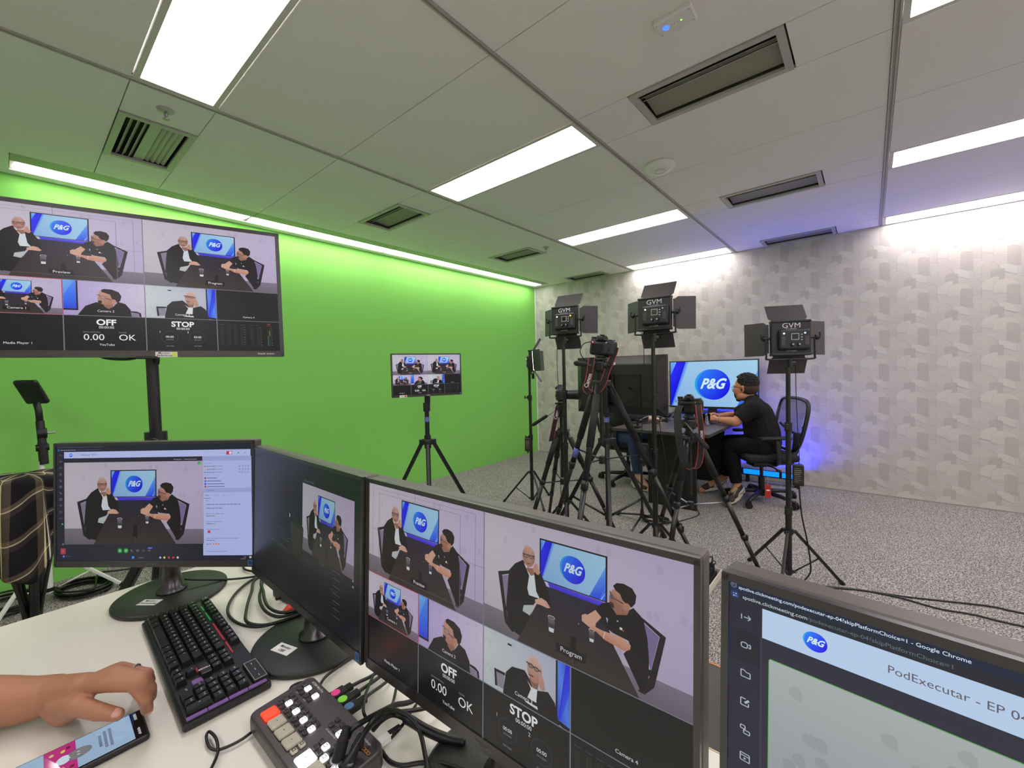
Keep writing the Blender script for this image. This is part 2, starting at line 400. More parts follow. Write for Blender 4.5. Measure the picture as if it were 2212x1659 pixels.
# ------------------------------------------------------------------ ceiling
xs = [0.385, 1.673, 2.939, 4.219, 5.49, 6.9]
ys = [0.0, -0.305, -0.925, -1.56, -1.885, -2.555, -3.21, -3.53, -4.178, -4.81, -5.13, -5.78, -6.43, -6.75, -7.6]
LR = [(0, -0.305), (-1.56, -1.885), (-3.21, -3.53), (-4.81, -5.13), (-6.43, -6.75)]
holes = {}     # (col,row) -> x range that is left open
g = 0.004
mb = MB()
def tile(x0, x1, y0, y1): mb.box(((x0+x1)/2, (y0+y1)/2, H+0.008), (x1-x0-g, y0-y1-g, 0.016))
for ci in range(5):
    for ri in range(len(ys)-1):
        x0, x1 = xs[ci]+(0.012 if ci else 0), xs[ci+1]-0.012
        y0, y1 = ys[ri], ys[ri+1]
        lightrow = (y0, y1) in LR
        if lightrow and ci in (1, 3, 4): continue                       # luminaires
        if lightrow and ci in (0, 2):
            a, b_ = ((0.745, 1.345) if ci == 0 else (3.235, 3.885))
            tile(x0, a, y0, y1); tile(b_, x1, y0, y1)
            continue
        tile(x0, x1, y0, y1)
mb.box((RX1/2, RY1/2, H+0.32), (RX1+0.2, -RY1+0.2, 0.02), mi=1)          # slab above
mb.build('ceiling', [M_tile, M_void], kind='structure')
for i, x in enumerate(xs[1:5]):
    m2 = MB()
    for dx in (-0.0085, 0.0085): m2.box((x+dx, RY1/2, H+0.001), (0.007, -RY1, 0.012))
    m2.box((x, RY1/2, H+0.008), (0.016, -RY1, 0.012)); m2.build('trim_%d' % (i+2), M_grid, kind='structure')
m2 = MB(); m2.box((0.045, RY1/2, H+0.008), (0.085, -RY1, 0.016)); m2.box((0.383, RY1/2, H+0.012), (0.006, -RY1, 0.024)); m2.build('trim_6', M_tile, kind='structure')

M_diff = mat('light_diffuser', (250,248,240), 0.6, emit=(255,247,250), es=PANEL_E)
M_diff2 = mat('strip_diffuser', (250,248,240), 0.6, emit=(255,249,248), es=STRIP_E)
M_frame = mat('luminaire_frame', (205,203,198), 0.45, var=0.03)
M_refl = mat('luminaire_reflector', (150,146,136), 0.45, var=0.05)
def panel_light(x0, x1, y0, y1, label):
    t = thing('ceiling_light', label, 'ceiling light', ((x0+x1)/2, (y0+y1)/2, H), group='recessed ceiling light panels')
    w, d = x1-x0, y0-y1; m = MB(); b = 0.022
    for sx in (-1, 1): m.box((sx*(w/2-b/2), 0, 0.004), (b, d, 0.012))
    for sy in (-1, 1): m.box((0, sy*(d/2-b/2), 0.004), (w-2*b, b, 0.012))
    m.box((0, 0, 0.05), (w, d, 0.06)); m.build('frame', M_frame, t)
    MB().box((0, 0, 0.008), (w-2*b, d-2*b, 0.006)).build('diffuser', M_diff, t, label='glowing white diffuser')
    return t
PL = [(1, 3, 'large glowing ceiling panel at the top left, nearest the camera'), (1, 2, 'glowing ceiling panel in the middle of the ceiling'),
      (1, 1, 'glowing ceiling panel above the left-hand video lights, second from the wallpaper'), (1, 0, 'glowing ceiling panel meeting the wallpaper above the video lights'),
      (3, 2, 'glowing ceiling panel cut off at the top right corner'), (3, 1, 'long glowing ceiling panel at the right edge, second from the wallpaper'), (3, 0, 'long glowing ceiling panel along the wallpaper at the right edge'),
      (3, 3, 'ceiling panel behind the camera, right of the desk'), (1, 4, 'ceiling panel behind the camera, left of the desk'), (3, 4, 'ceiling panel behind the camera, far right')]
for c_, r_, lb in PL:
    y0, y1 = LR[r_]
    panel_light(xs[c_]+0.014, xs[c_+1]-0.014, y0-0.004, y1+0.004, lb)
for r_ in range(5):
    y0, y1 = LR[r_]; panel_light(xs[4]+0.014, xs[4]+1.24, y0-0.004, y1+0.004, 'ceiling panel out past the right edge of the view, row %s from the wallpaper' % ['one','two','three','four','five'][r_])

def strip_light(ya, yb, label):
    t = thing('linear_ceiling_light', label, 'ceiling light', (0, (ya+yb)/2, H), group='linear lights along the green wall')
    L = ya-yb; m = MB()
    prof = [(0.082, 0.004), (0.082, 0.06), (0.10, 0.07), (0.25, 0.07), (0.378, 0.075), (0.378, 0.003), (0.372, 0.001), (0.25, 0.001), (0.24, 0.003), (0.24, 0.012), (0.09, 0.012), (0.09, 0.004)]
    m.add([(x, s*L/2, z) for s in (-1, 1) for x, z in prof], [tuple(range(12)), tuple(reversed(range(12, 24)))]+[(i, (i+1) % 12, 12+(i+1) % 12, 12+i) for i in range(12)])
    fix_normals(m.build('housing', M_refl, t))
    l = L/2-0.012; v = [(0.102, -l, 0.002), (0.102, l-0.02, 0.002), (0.232, l, 0.002), (0.232, -l+0.02, 0.002)]
    m = MB(); m.add(v+[(x, y, 0.012) for x, y, z in v], [(0,1,2,3),(7,6,5,4),(0,4,5,1),(1,5,6,2),(2,6,7,3),(3,7,4,0)])
    fix_normals(m.build('diffuser', M_diff2, t, label='glowing white diffuser'))
strip_light(-0.14, -1.515, 'linear ceiling light in the far corner along the green wall')
strip_light(-1.52, -2.855, 'linear ceiling light along the green wall, second from the far corner')
strip_light(-2.86, -4.18, 'linear ceiling light along the green wall, right above the big screen edge')
strip_light(-4.185, -5.475, 'linear ceiling light along the green wall, above the big wall screen')
m2 = MB(); m2.box((0.233, -6.54, H+0.008), (0.30, 2.125, 0.016)); m2.box((0.232, -0.068, H+0.008), (0.29, 0.132, 0.016)); m2.build('trim_7', M_tile, kind='structure')

M_vent = mat('vent_metal', (178,176,168), 0.45, var=0.05)
M_ventd = mat('vent_dark', (74,72,66), 0.7)
M_ventb = mat('vent_baffle', (150,147,132), 0.55, var=0.08)
def vent(x0, x1, y0, y1, label, square=False):
    t = thing('air_vent', label, 'air vent', ((x0+x1)/2, (y0+y1)/2, H), group='ceiling air vents')
    w, d = x1-x0, y0-y1; b = 0.03; m = MB()
    for sx in (-1, 1): m.box((sx*(w/2-b/2), 0, 0.0), (b, d, 0.014))
    for sy in (-1, 1): m.box((0, sy*(d/2-b/2), 0.0), (w-2*b, b, 0.014))
    m.build('frame', M_vent, t)
    m = MB(); m.box((0, 0, 0.12), (w-0.01, d-0.01, 0.01))
    for sx in (-1, 1): m.box((sx*(w/2-0.01), 0, 0.06), (0.006, d-0.02, 0.11))
    for sy in (-1, 1): m.box((0, sy*(d/2-0.01), 0.06), (w-0.02, 0.006, 0.11))
    m.build('plenum', M_ventd, t)
    iw, idp = w-2*b, d-2*b
    if square:
        for i, y in enumerate((-0.098, -0.070, -0.042, 0.030, 0.055, 0.080, 0.105)):
            MB().box((0, 0, 0), (iw, 0.024, 0.003), M=TR(0, y, 0.016) @ RX(0.85 if i < 3 else -0.5)).build('slat', M_vent, t)
        MB().box((0, -0.006, 0.010), (iw, 0.046, 0.004)).build('centre_plate', M_vent, t)
    else:
        for i in range(3):
            MB().box((0, 0, 0), (iw, 0.028, 0.003), M=TR(0, -idp/2+0.03+i*0.03, 0.022) @ RX(0.75)).build('slat', M_vent, t)
        MB().box((0, 0, 0), (iw, idp-0.10, 0.003), M=TR(0, 0.045, 0.03) @ RX(-0.12)).build('baffle', M_ventb, t)
    return t
def dy(r): return LR[r][0]-0.002, LR[r][1]+0.002
vent(0.75, 1.34, *dy(3), 'square slatted vent above the big screen at the left', True)
vent(0.75, 1.34, *dy(2), 'vent beside the middle ceiling light, over the green wall')
vent(0.75, 1.34, *dy(1), 'small distant vent beside a sprinkler, over the green wall')
vent(0.75, 1.34, *dy(0), 'farthest vent in the ceiling corner above the video lights')
vent(3.24, 3.88, *dy(2), 'largest vent, in the upper right near the blue glowing device')
vent(3.24, 3.88, *dy(1), 'vent in the blue-tinted ceiling, second from the wallpaper')
vent(3.24, 3.88, *dy(0), 'narrow blue-lit vent touching the wallpaper')
vent(3.24, 3.88, *dy(3), 'vent behind and above the camera')
def sprinkler(x, y, label):
    t = thing('sprinkler', label, 'sprinkler', (x, y, H), group='ceiling sprinklers')
    MB().lathe([(0.001, -0.012), (0.018, -0.011), (0.034, -0.005), (0.036, 0.0), (0.001, 0.001)], 24).build('rosette', M_vent, t)
    m = MB(); m.cyl((0, 0, -0.03), (0, 0, 0), 0.008); m.tube([(-0.012, 0, -0.012), (-0.013, 0, -0.03), (0, 0, -0.042)], 0.0025); m.tube([(0.012, 0, -0.012), (0.013, 0, -0.03), (0, 0, -0.042)], 0.0025)
    m.cyl((0, 0, -0.046), (0, 0, -0.043), 0.014); m.build('head', M_silver, t)
sprinkler(1.504, -4.979, 'sprinkler between the big left light panel and the square vent')
sprinkler(1.476, -1.748, 'distant sprinkler beside the far vent over the video lights')
t = thing('access_point', 'white round ceiling disc right of the middle light panel', 'ceiling device', (3.088, -2.727, H))
MB().lathe([(0.002, -0.042), (0.05, -0.04), (0.085, -0.03), (0.098, -0.012), (0.095, 0), (0.002, 0.0)], 40).build('shell', M_white, t)
m = MB()
for i in range(28):
    a, b_ = 2*PI*i/28, 2*PI*(i+1)/28; m.tube([(0.034*math.cos(a), 0.034*math.sin(a), -0.041), (0.034*math.cos(b_), 0.034*math.sin(b_), -0.041)], 0.0012, 5, caps=False)
m.build('ring', M_refl, t)
t = thing('wireless_device', 'white rectangular ceiling device with a glowing blue ring', 'ceiling device', (3.575, -3.845, H))
MB().box((0, 0, -0.009), (0.138, 0.082, 0.02), 0.004).build('case', M_white, t)
M_bluel = mat('blue_led', (30,60,255), 0.4, emit=(30,70,255), es=6); M_greenl = mat('green_led', (120,230,60), 0.4, emit=(140,235,60), es=2.5)
m = MB()
for rr in (0.0105, 0.006):
    for i in range(24):
        a, b_ = 2*PI*i/24, 2*PI*(i+1)/24; m.tube([(-0.036+rr*math.cos(a), rr*math.sin(a), -0.0195), (-0.036+rr*math.cos(b_), rr*math.sin(b_), -0.0195)], 0.0013, 5, caps=False)
m.build('status_ring', M_bluel, t, label='glowing blue status ring')
m = MB(); m.cyl((0.022, 0, -0.02), (0.022, 0, -0.0185), 0.003); m.build('status_light', M_greenl, t)
m = MB()
for x, y in ((-0.013, 0), (-0.003, 0), (0.009, 0), (0.058, 0.03), (0.058, -0.03), (-0.06, 0.03), (-0.06, -0.03)): m.cyl((x, y, -0.0195), (x, y, -0.0185), 0.0022, n=8)
m.build('markings', M_refl, t)
# ------------------------------------------------------------------ pictures on the screens
SKIN = (196,150,128); SKIN_D = (150,104,84)
def pg_disc(cv, cx, cy, r, k=1.0):
    def fa(x, y):
        t = (x-(cx-1.2*r))/(2.2*r); return tuple(a+(b-a)*max(0, min(1, t)) for a, b in zip((30,170,225), (15,60,235)))
    cv.ell(cx-0.14*r, cy-0.02*r, r*0.99*k, r*0.98, (60,180,230), f=fa, n=36)
    def fb(x, y):
        t = ((x-cx)*0.8+(y-cy)*0.6)/(2*r)+0.5; t = max(0, min(1, t)); return tuple(a+(b-a)*t for a, b in zip((35,120,245), (18,14,225)))
    cv.ell(cx+0.02*r, cy, r*k, r, (20,30,230), f=fb, n=36)
    cv.text(cx+0.02*r, cy+0.25*r, 'P&G', 0.92*r, (205,232,248), 'C', bold=0.034, shear=0.42, sx=0.84)
def pg_slide(cv, x0, y0, x1, y1):     # the slide on the wall television, in units of the current view
    w, h = x1-x0, y1-y0; p = lambda a, b: (x0+a*w, y0+b*h)
    cv.poly([p(0,0), p(1,0), p(1,1), p(0,1)], [(150,190,226), (160,205,230), (150,196,232), (128,172,222)])
    cv.poly([p(0,0), p(0.07,0), p(0,0.30)], [(95,165,235), (110,175,240), (60,120,245)])
    cv.poly([p(0.075,0), p(0.19,0), p(0.01,0.98), p(0,1.0), p(0,0.30)], [(25,10,245), (20,10,220), (15,8,200), (18,10,215), (28,40,250)])
    cv.poly([p(0.19,0), p(0.235,0), p(0.025,1.0), p(0.01,1.0), p(0.01,0.98)], [(70,130,240), (140,185,235), (90,150,240), (40,90,245), (40,90,245)])
    cv.poly([p(1,0.22), p(1,0.80), p(0.93,1.0), p(0.77,1.0)], [(95,165,240), (40,95,240), (30,60,235), (45,95,235)])
    cv.poly([p(1,0.80), p(1,1), p(0.95,1)], [(70,140,240), (20,40,230), (40,90,240)])
    cv.line([p(0.925,1.0), p(0.998,0.72)], 0.004*w, (120,185,245))
def wall_bg(cv, x0, y0, x1, y1, left=(196,190,200), right=(188,176,208), seed=3):
    rnd = random.Random(seed)
    def f(x, y):
        t = (x-x0)/(x1-x0); s = 1-0.10*abs((y-y0)/(y1-y0)-0.35); return tuple((a+(b-a)*t)*s for a, b in zip(left, right))
    cv.grid(x0, y0, x1, y1, None, 6, 4, f)
    for i in range(26):
        x = x0+(x1-x0)*rnd.random(); y = y0+(y1-y0)*rnd.random(); w = (x1-x0)*0.022; h = w*1.1
        b = f(x, y); cv.poly([(x-w/2, y), (x-w*0.3, y-h*0.35), (x+w*0.3, y-h*0.35), (x+w/2, y), (x+w/2, y+h), (x-w/2, y+h)], tuple(c*0.955 for c in b))
def glass_pic(cv, x, y, s):
    cv.poly([(x-18*s, y-20*s), (x+18*s, y-20*s), (x+14*s, y+42*s), (x-14*s, y+42*s)], (92,90,98))
    cv.ell(x, y-22*s, 19*s, 8*s, (190,190,200), 16); cv.ell(x, y-21*s, 16*s, 6*s, (84,82,90), 16)
    cv.poly([(x-15*s, y+6*s), (x+15*s, y+6*s), (x+14*s, y+24*s), (x-14*s, y+24*s)], (62,60,68))
    cv.poly([(x-14*s, y+26*s), (x+14*s, y+26*s), (x+12*s, y+44*s), (x-12*s, y+44*s)], (208,212,222))
def studio(cv, x0, y0, x1, y1, ten=False, label_space=False):
    """the studio picture: two men at a table; drawn in the units of a 1518 x 867 frame"""
    cv.view(x0, y0, x1, y1, (122, 238, 1640, 1105))
    wall_bg(cv, 122, 238, 1640, 960)
    cv.poly([(122,935),(1640,952),(1640,1110),(122,1110)], [(120,114,124),(124,114,134),(104,96,112),(98,94,98)])
    # chairs
    cv.poly([(262,655),(365,622),(380,640),(300,672),(352,960),(420,1040),(400,1060),(330,1010)], (26,25,30)); cv.poly([(300,676),(378,648),(372,930),(352,940)], (128,118,142))
    cv.poly([(1490,690),(1360,628),(1350,640),(1455,700),(1395,960),(1330,1060),(1370,1065),(1425,1000)], (24,22,28)); cv.poly([(1452,702),(1356,650),(1400,900),(1398,940)], (120,106,150))
    # television
    cv.poly([(698,610),(1110,612),(1090,655),(720,650)], [(70,60,225),(90,70,235),(50,40,190),(60,50,190)])
    cv.rect(632, 324, 1134, 610, (14,12,20))
    a = cv.A; b = cv.clip
    pg_slide(cv, 643, 334, 1122, 603); pg_disc(cv, 893, 474, 88)
    # table
    cv.poly([(690,640),(1100,645),(1180,860),(1345,1110),(440,1110),(560,880)], [(36,32,52),(34,30,54),(40,34,38),(52,44,42),(56,47,44),(44,37,40)])
    # left man
    cv.poly([(420,556),(490,512),(545,560),(640,560),(690,640),(724,720),(720,760),(640,750),(590,790),(560,880),(470,1060),(380,1040),(340,900),(365,620)], (19,18,20))
    cv.poly([(545,612),(585,560),(606,700),(636,742),(545,745),(530,700)], (205,212,218)); cv.poly([(500,530),(520,536),(560,600),(548,612)], (215,214,216))
    cv.poly([(500,830),(590,800),(596,800),(552,886),(490,874)], (178,184,186))
    cv.poly([(512,560),(585,548),(592,590),(560,604)], SKIN_D)
    cv.ell(540, 474, 54, 74, (176,136,120), 28, f=lambda x, y: (196,158,144) if y < 440 else (164,118,102))
    cv.line([(488,466),(592,464)], 6, (46,38,40)); cv.ell(516, 476, 22, 13, (60,50,52), 16); cv.ell(564, 475, 22, 13, (60,50,52), 16); cv.ell(516, 476, 18, 9, (150,116,106), 16); cv.ell(564, 475, 18, 9, (150,116,106), 16); cv.poly([(524,522),(556,518),(552,528),(528,530)], (120,70,66))
    cv.ell(600, 540, 18, 34, (186,140,122), 14, rot=0.3); cv.poly([(590,560),(618,530),(640,560),(625,582),(606,580)], (190,142,122))
    cv.poly([(596,760),(650,732),(690,742),(722,776),(700,786),(640,782),(600,786)], (206,160,140)); cv.line([(680,756),(716,774)], 3, (150,104,88))
    # right man
    cv.poly([(1150,600),(1235,640),(1300,585),(1360,630),(1385,740),(1395,860),(1390,980),(1350,1068),(1320,1010),(1240,880),(1285,820),(1270,790),(1170,780),(1080,740),(1050,680),(1100,620)], (16,15,18))
    cv.poly([(1056,678),(1096,712),(1060,760),(1052,800),(1010,800),(960,780),(960,742),(985,726),(1000,728)], (204,158,134))
    cv.poly([(1035,782),(1100,790),(1230,786),(1285,812),(1282,838),(1250,862),(1120,842),(1060,812),(1010,812)], [(200,150,128)]*4+[(190,130,104)]*5)
    cv.poly([(1150,540),(1185,500),(1290,570),(1262,640),(1230,650),(1195,660),(1152,610),(1146,570)], [(188,140,120)]*3+[(150,104,86)]*5)
    cv.poly([(1148,590),(1176,600),(1182,626),(1158,626)], (60,40,36))
    cv.ell(1250, 594, 16, 24, (178,124,104), 14)
    cv.poly([(1172,492),(1196,468),(1240,460),(1292,472),(1318,508),(1312,556),(1288,588),(1268,570),(1250,572),(1232,560),(1216,528),(1190,516)], (26,20,20))
    cv.line([(1150,530),(1176,566),(1240,580)], 5, (34,26,34)); cv.ell(1166, 562, 12, 14, (92,78,110), 12)
    cv.poly([(1126,700),(1140,704),(1136,732)], (170,176,220)); cv.rect(1216, 728, 1232, 742, (220,220,226)); cv.rect(1232, 738, 1244, 746, (200,50,50)); cv.ell(1202, 697, 5, 5, (190,200,205), 10)
    cv.line([(1120,792),(1110,838)], 5, (210,200,206))
    cv.poly([(1310,915),(1440,905),(1445,915),(1420,950),(1340,940)], (20,18,22))
    # things on the table
    glass_pic(cv, 731, 870, 1.5); glass_pic(cv, 1030, 840, 1.1)
    cv.poly([(930,790),(950,788),(945,830),(926,836)], (14,12,16)); cv.rect(932, 800, 942, 815, (110,108,120))
    cv.poly([(880,905),(918,900),(924,1010),(906,1085),(884,1085),(872,1010)], (12,11,13)); cv.poly([(884,1030),(908,1030),(902,1086),(886,1086)], (60,58,62))
def man_right(cv, x0, y0, x1, y1):
    cv.view(x0, y0, x1, y1, (500, 718, 1118, 1012))
    wall_bg(cv, 500, 700, 1118, 1020, (176,160,212), (204,192,216), 5)
    cv.poly([(500,700),(596,700),(596,965),(500,965)], [(120,180,232),(110,165,232),(28,60,222),(50,100,235)])
    cv.poly([(500,960),(500,860),(590,700),(596,700),(596,960)], [(30,60,225),(40,110,240),(95,155,240),(80,140,240),(30,60,215)])
    cv.poly([(596,700),(608,700),(608,970),(500,970),(500,958),(596,958)], (14,12,22))
    cv.poly([(1000,960),(1050,962),(1080,975),(1086,1012),(1070,1012),(1062,980),(1004,972)], (24,22,26)); cv.poly([(1004,974),(1060,982),(1068,1012),(1004,1012)], (130,118,140))
    cv.poly([(600,1012),(660,930),(740,895),(800,905),(860,935),(905,885),(960,900),(1000,950),(1006,1012)], (15,14,16))
    cv.poly([(790,900),(860,880),(868,928),(830,950),(800,930)], (146,100,84))
    cv.poly([(762,800),(790,785),(880,830),(900,880),(868,912),(790,915),(760,895),(750,866),(756,840)], [(198,150,132)]*3+[(168,116,98)]*3+[(178,128,110)]*3)
    cv.poly([(752,880),(776,880),(784,892),(768,912),(755,905)], (40,26,24))
    cv.ell(872, 888, 17, 26, (184,128,110), 16)
    cv.poly([(782,806),(778,790),(800,778),(860,780),(912,800),(932,835),(922,872),(900,898),(884,866),(860,864),(846,826),(806,812)], (24,19,20))
    cv.line([(745,832),(764,834),(780,852),(856,870)], 5, (38,46,66)); cv.ell(792, 852, 24, 16, (112,100,120), 16); cv.ell(792, 852, 19, 12, (176,134,124), 16)
def man_left(cv, x0, y0, x1, y1):
    cv.view(x0, y0, x1, y1, (1122, 768, 1665, 1034))
    wall_bg(cv, 1122, 760, 1665, 1040, (198,205,208), (176,178,200), 8)
    cv.poly([(1590,760),(1665,760),(1665,1040),(1590,1012)], [(90,140,235),(30,30,215),(70,130,235),(30,50,210)]); cv.poly([(1600,1005),(1640,760),(1665,760),(1665,850),(1618,1005)], [(24,14,215),(24,14,225),(30,24,230),(40,60,235),(50,90,235)])
    cv.poly([(1584,760),(1594,760),(1594,1010),(1665,1020),(1665,1040),(1584,1024)], (14,12,22))
    cv.rect(1290, 797, 1316, 806, (34,28,30))
    cv.poly([(1200,940),(1275,938),(1275,950),(1214,952),(1222,1016),(1206,1016)], (24,23,28)); cv.poly([(1214,952),(1270,950),(1266,1014),(1222,1014)], (134,130,146))
    cv.poly([(1262,1020),(1280,930),(1320,892),(1400,880),(1470,940),(1540,920),(1580,950),(1606,1034),(1262,1034)], (17,17,19))
    cv.poly([(1416,915),(1440,935),(1478,935),(1472,992),(1418,990),(1440,945)], (214,218,222))
    cv.poly([(1428,900),(1490,890),(1480,935),(1448,936)], (140,98,84))
    cv.ell(1460, 856, 44, 56, (184,140,124), 26, f=lambda x, y: (206,172,160) if y < 830 else (176,128,112))
    cv.line([(1410,838),(1500,850)], 5, (40,34,42)); cv.ell(1438, 846, 17, 10, (60,52,60), 14); cv.ell(1472, 850, 17, 10, (60,52,60), 14); cv.ell(1438, 847, 13, 6, (150,112,102), 14); cv.ell(1472, 851, 13, 6, (150,112,102), 14)
    cv.poly([(1422,884),(1456,884),(1450,892),(1428,891)], (120,66,62))
    cv.ell(1502, 895, 15, 30, (188,142,124), 14); cv.poly([(1490,905),(1518,890),(1524,920),(1508,930),(1494,922)], (184,138,120))
    cv.poly([(1400,1008),(1478,1006),(1482,1018),(1410,1014)], (216,216,220))
def label(cv, x, y, t, s=0.026, box=True):
    cv.view(0, 0, 1, 1, (0, 0, 1, 1)); k = cv.W/cv.H
    if box: w = glyphs(t)[2]*s/k*0.5+0.012; cv.rect(x-w, y-s*0.85, x+w, y+s*0.5, (16,16,18))
    cv.text(x, y+s*0.12, t, s, (226,226,230), 'C', sx=1/k*1.05)
def multiview(cv):
    cv.view(0, 0, 1, 1, (0, 0, 1, 1)); cv.rect(0, 0, 1, 1, (10,11,12)); k = cv.H/cv.W
    studio(cv, 0.0, 0.0, 0.5, 0.5); cv.view(0, 0, 1, 1, (0,0,1,1))
    g = (120,120,128)
    cv.line([(0.055,0.5),(0.055,0.045),(0.415,0.045),(0.415,0.5)], 0.0014, g); cv.line([(0.022,0.47),(0.022,0.022),(0.47,0.022),(0.47,0.47),(0.022,0.47)], 0.0012, g)
    cv.line([(0.23,0.0),(0.23,0.045)], 0.0014, g); cv.line([(0.415,0.25),(0.5,0.25)], 0.0014, g); cv.line([(0.0,0.25),(0.055,0.25)], 0.0014, g)
    studio(cv, 0.5, 0.0, 1.0, 0.5); studio(cv, 0.0, 0.5, 0.25, 0.75); man_right(cv, 0.25, 0.5, 0.5, 0.75); man_left(cv, 0.5, 0.5, 0.75, 0.75)
    cv.view(0, 0, 1, 1, (0,0,1,1)); cv.rect(0.75, 0.5, 1, 0.75, (14,15,15))
    for a, b in (((0,0.75),(0.25,0.75)), ((0.25,0.75),(0.5,0.75)), ((0.5,0.75),(0.75,0.75)), ((0.75,0.75),(1,0.75)), ((0,1),(0,1)), ((0.25,0.5),(1,0.5))): cv.line([a, b], 0.004, (120,124,138)) if a != b else None
    for x in (0.25, 0.5, 0.75): cv.line([(x, 0.5 if x != 0.5 else 0), (x, 1)], 0.0032, (120,124,138))
    cv.line([(0,0.5),(0.25,0.5)], 0.0035, (196,60,84)); cv.line([(0,0.748),(0.249,0.748),(0.249,0.5)], 0.0025, (196,60,84))
    label(cv, 0.25, 0.455, 'Preview'); label(cv, 0.75, 0.455, 'Program')
    label(cv, 0.125, 0.718, 'Camera 1', 0.022); label(cv, 0.375, 0.718, 'Camera 2', 0.022, False); label(cv, 0.625, 0.722, 'Camera 3', 0.022, False); label(cv, 0.875, 0.722, 'Camera 4', 0.020, False)
    label(cv, 0.125, 0.955, 'Media Player 1', 0.022, False)
    w = (236,238,242); q = (150,152,158)
    cv.text(0.375, 0.815, 'OFF', 0.058, w, 'C', bold=0.03, sx=k*1.05); cv.text(0.375, 0.84, '00:00:00', 0.024, w, 'C', sx=k)
    cv.text(0.305, 0.872, 'DATA RATE Mb/s', 0.012, q, 'L', sx=k); cv.text(0.413, 0.872, 'CACHE', 0.012, q, 'L', sx=k)
    cv.text(0.305, 0.925, '0.00', 0.062, w, 'L', sx=k*1.05); cv.text(0.411, 0.925, 'OK', 0.062, w, 'L', sx=k*1.05); cv.text(0.375, 0.965, 'YouTube', 0.022, w, 'C', sx=k)
    cv.text(0.625, 0.812, 'STOP', 0.056, w, 'C', bold=0.03, sx=k*1.05); cv.text(0.625, 0.836, '00:00:00', 0.024, w, 'C', sx=k)
    for x, n in ((0.578, '1'), (0.676, '2')):
        cv.ell(x, 0.895, 0.030, 0.050, (36,40,48)); cv.ell(x, 0.895, 0.027, 0.045, (12,13,14)); cv.text(x, 0.9, '00:00', 0.022, w, 'C', sx=k); cv.text(x-0.034, 0.862, n, 0.022, w, 'C', sx=k)
        cv.text(x, 0.918, 'SECONDS', 0.010, q, 'C', sx=k); cv.text(x, 0.968, 'NO DISK', 0.012, q, 'C', sx=k)
    for i in range(7):
        x = 0.768+i*0.026+(0.014 if i > 3 else 0)+(0.018 if i > 5 else 0)
        cv.rect(x-0.006, 0.80, x-0.001, 0.955, (30,36,34)); cv.rect(x+0.001, 0.80, x+0.006, 0.955, (30,36,34)); cv.line([(x-0.009,0.785),(x+0.009,0.785)], 0.002, (52,84,122) if i < 6 else (220,60,60))
        if i == 6: cv.rect(x-0.006, 0.87, x-0.001, 0.955, (40,90,60)); cv.rect(x+0.001, 0.83, x+0.006, 0.87, (110,100,50)); cv.text(x, 0.775, 'PGM', 0.012, (220,90,90), 'C', sx=k)
        if i in (3, 5, 6):
            for j in range(8): cv.rect(x+0.009, 0.80+j*0.021, x+0.013, 0.803+j*0.021, (130,132,136))
def icon(cv, x, y, s, kind, c, w):
    if kind == 0: cv.line([(x-s,y-s*0.6),(x-s,y+s*0.6)], w, c); cv.line([(x-s*0.5,y),(x+s,y)], w, c); cv.line([(x+s*0.4,y-s*0.6),(x+s,y),(x+s*0.4,y+s*0.6)], w, c)
    if kind == 1: cv.line([(x-s*0.7,y-s*0.6),(x+0.1*s,y-s*0.6),(x+s*0.35,y-s*0.35),(x+s*0.35,y+s*0.35),(x+0.1*s,y+s*0.6),(x-s*0.7,y+s*0.6),(x-s,y+s*0.35),(x-s,y-s*0.35),(x-s*0.7,y-s*0.6)], w, c); cv.line([(x+s*0.55,y-s*0.3),(x+s,y-s*0.45),(x+s,y+s*0.45),(x+s*0.55,y+s*0.3)], w, c)
    if kind == 2: cv.line([(x-s,y+s*0.8),(x-s,y-s*0.8),(x-s*0.2,y-s*0.8),(x+s*0.1,y-s*0.45),(x+s,y-s*0.45),(x+s,y+s*0.8),(x-s,y+s*0.8)], w, c)
    if kind == 3: cv.line([(x+s*0.1,y-s*0.8),(x-s,y-s*0.8),(x-s,y+s*0.9),(x+s*0.7,y+s*0.9),(x+s*0.7,y+s*0.1)], w, c); cv.line([(x-s*0.1,y+s*0.2),(x+s*0.8,y-s*0.7)], w*2.2, c)
    if kind == 4: cv.line([(x-s,y-s*0.9),(x,y-s*0.9),(x,y-s*0.1),(x-s,y-s*0.1),(x-s,y-s*0.9)], w, c); cv.line([(x-s*0.3,y+s*0.1),(x+s,y+s*0.1),(x+s,y+s*0.9),(x-s*0.3,y+s*0.9),(x-s*0.3,y+s*0.1)], w, c)
    if kind == 5: cv.line([(x-s,y-s*0.9),(x+s,y-s*0.9),(x+s,y+s*0.9),(x-s,y+s*0.9),(x-s,y-s*0.9)], w, c); cv.line([(x-s,y-s*0.35),(x+s,y-s*0.35)], w, c); cv.poly([(x-s*0.25,y),(x+s*0.4,y+s*0.3),(x-s*0.25,y+s*0.6)], c)
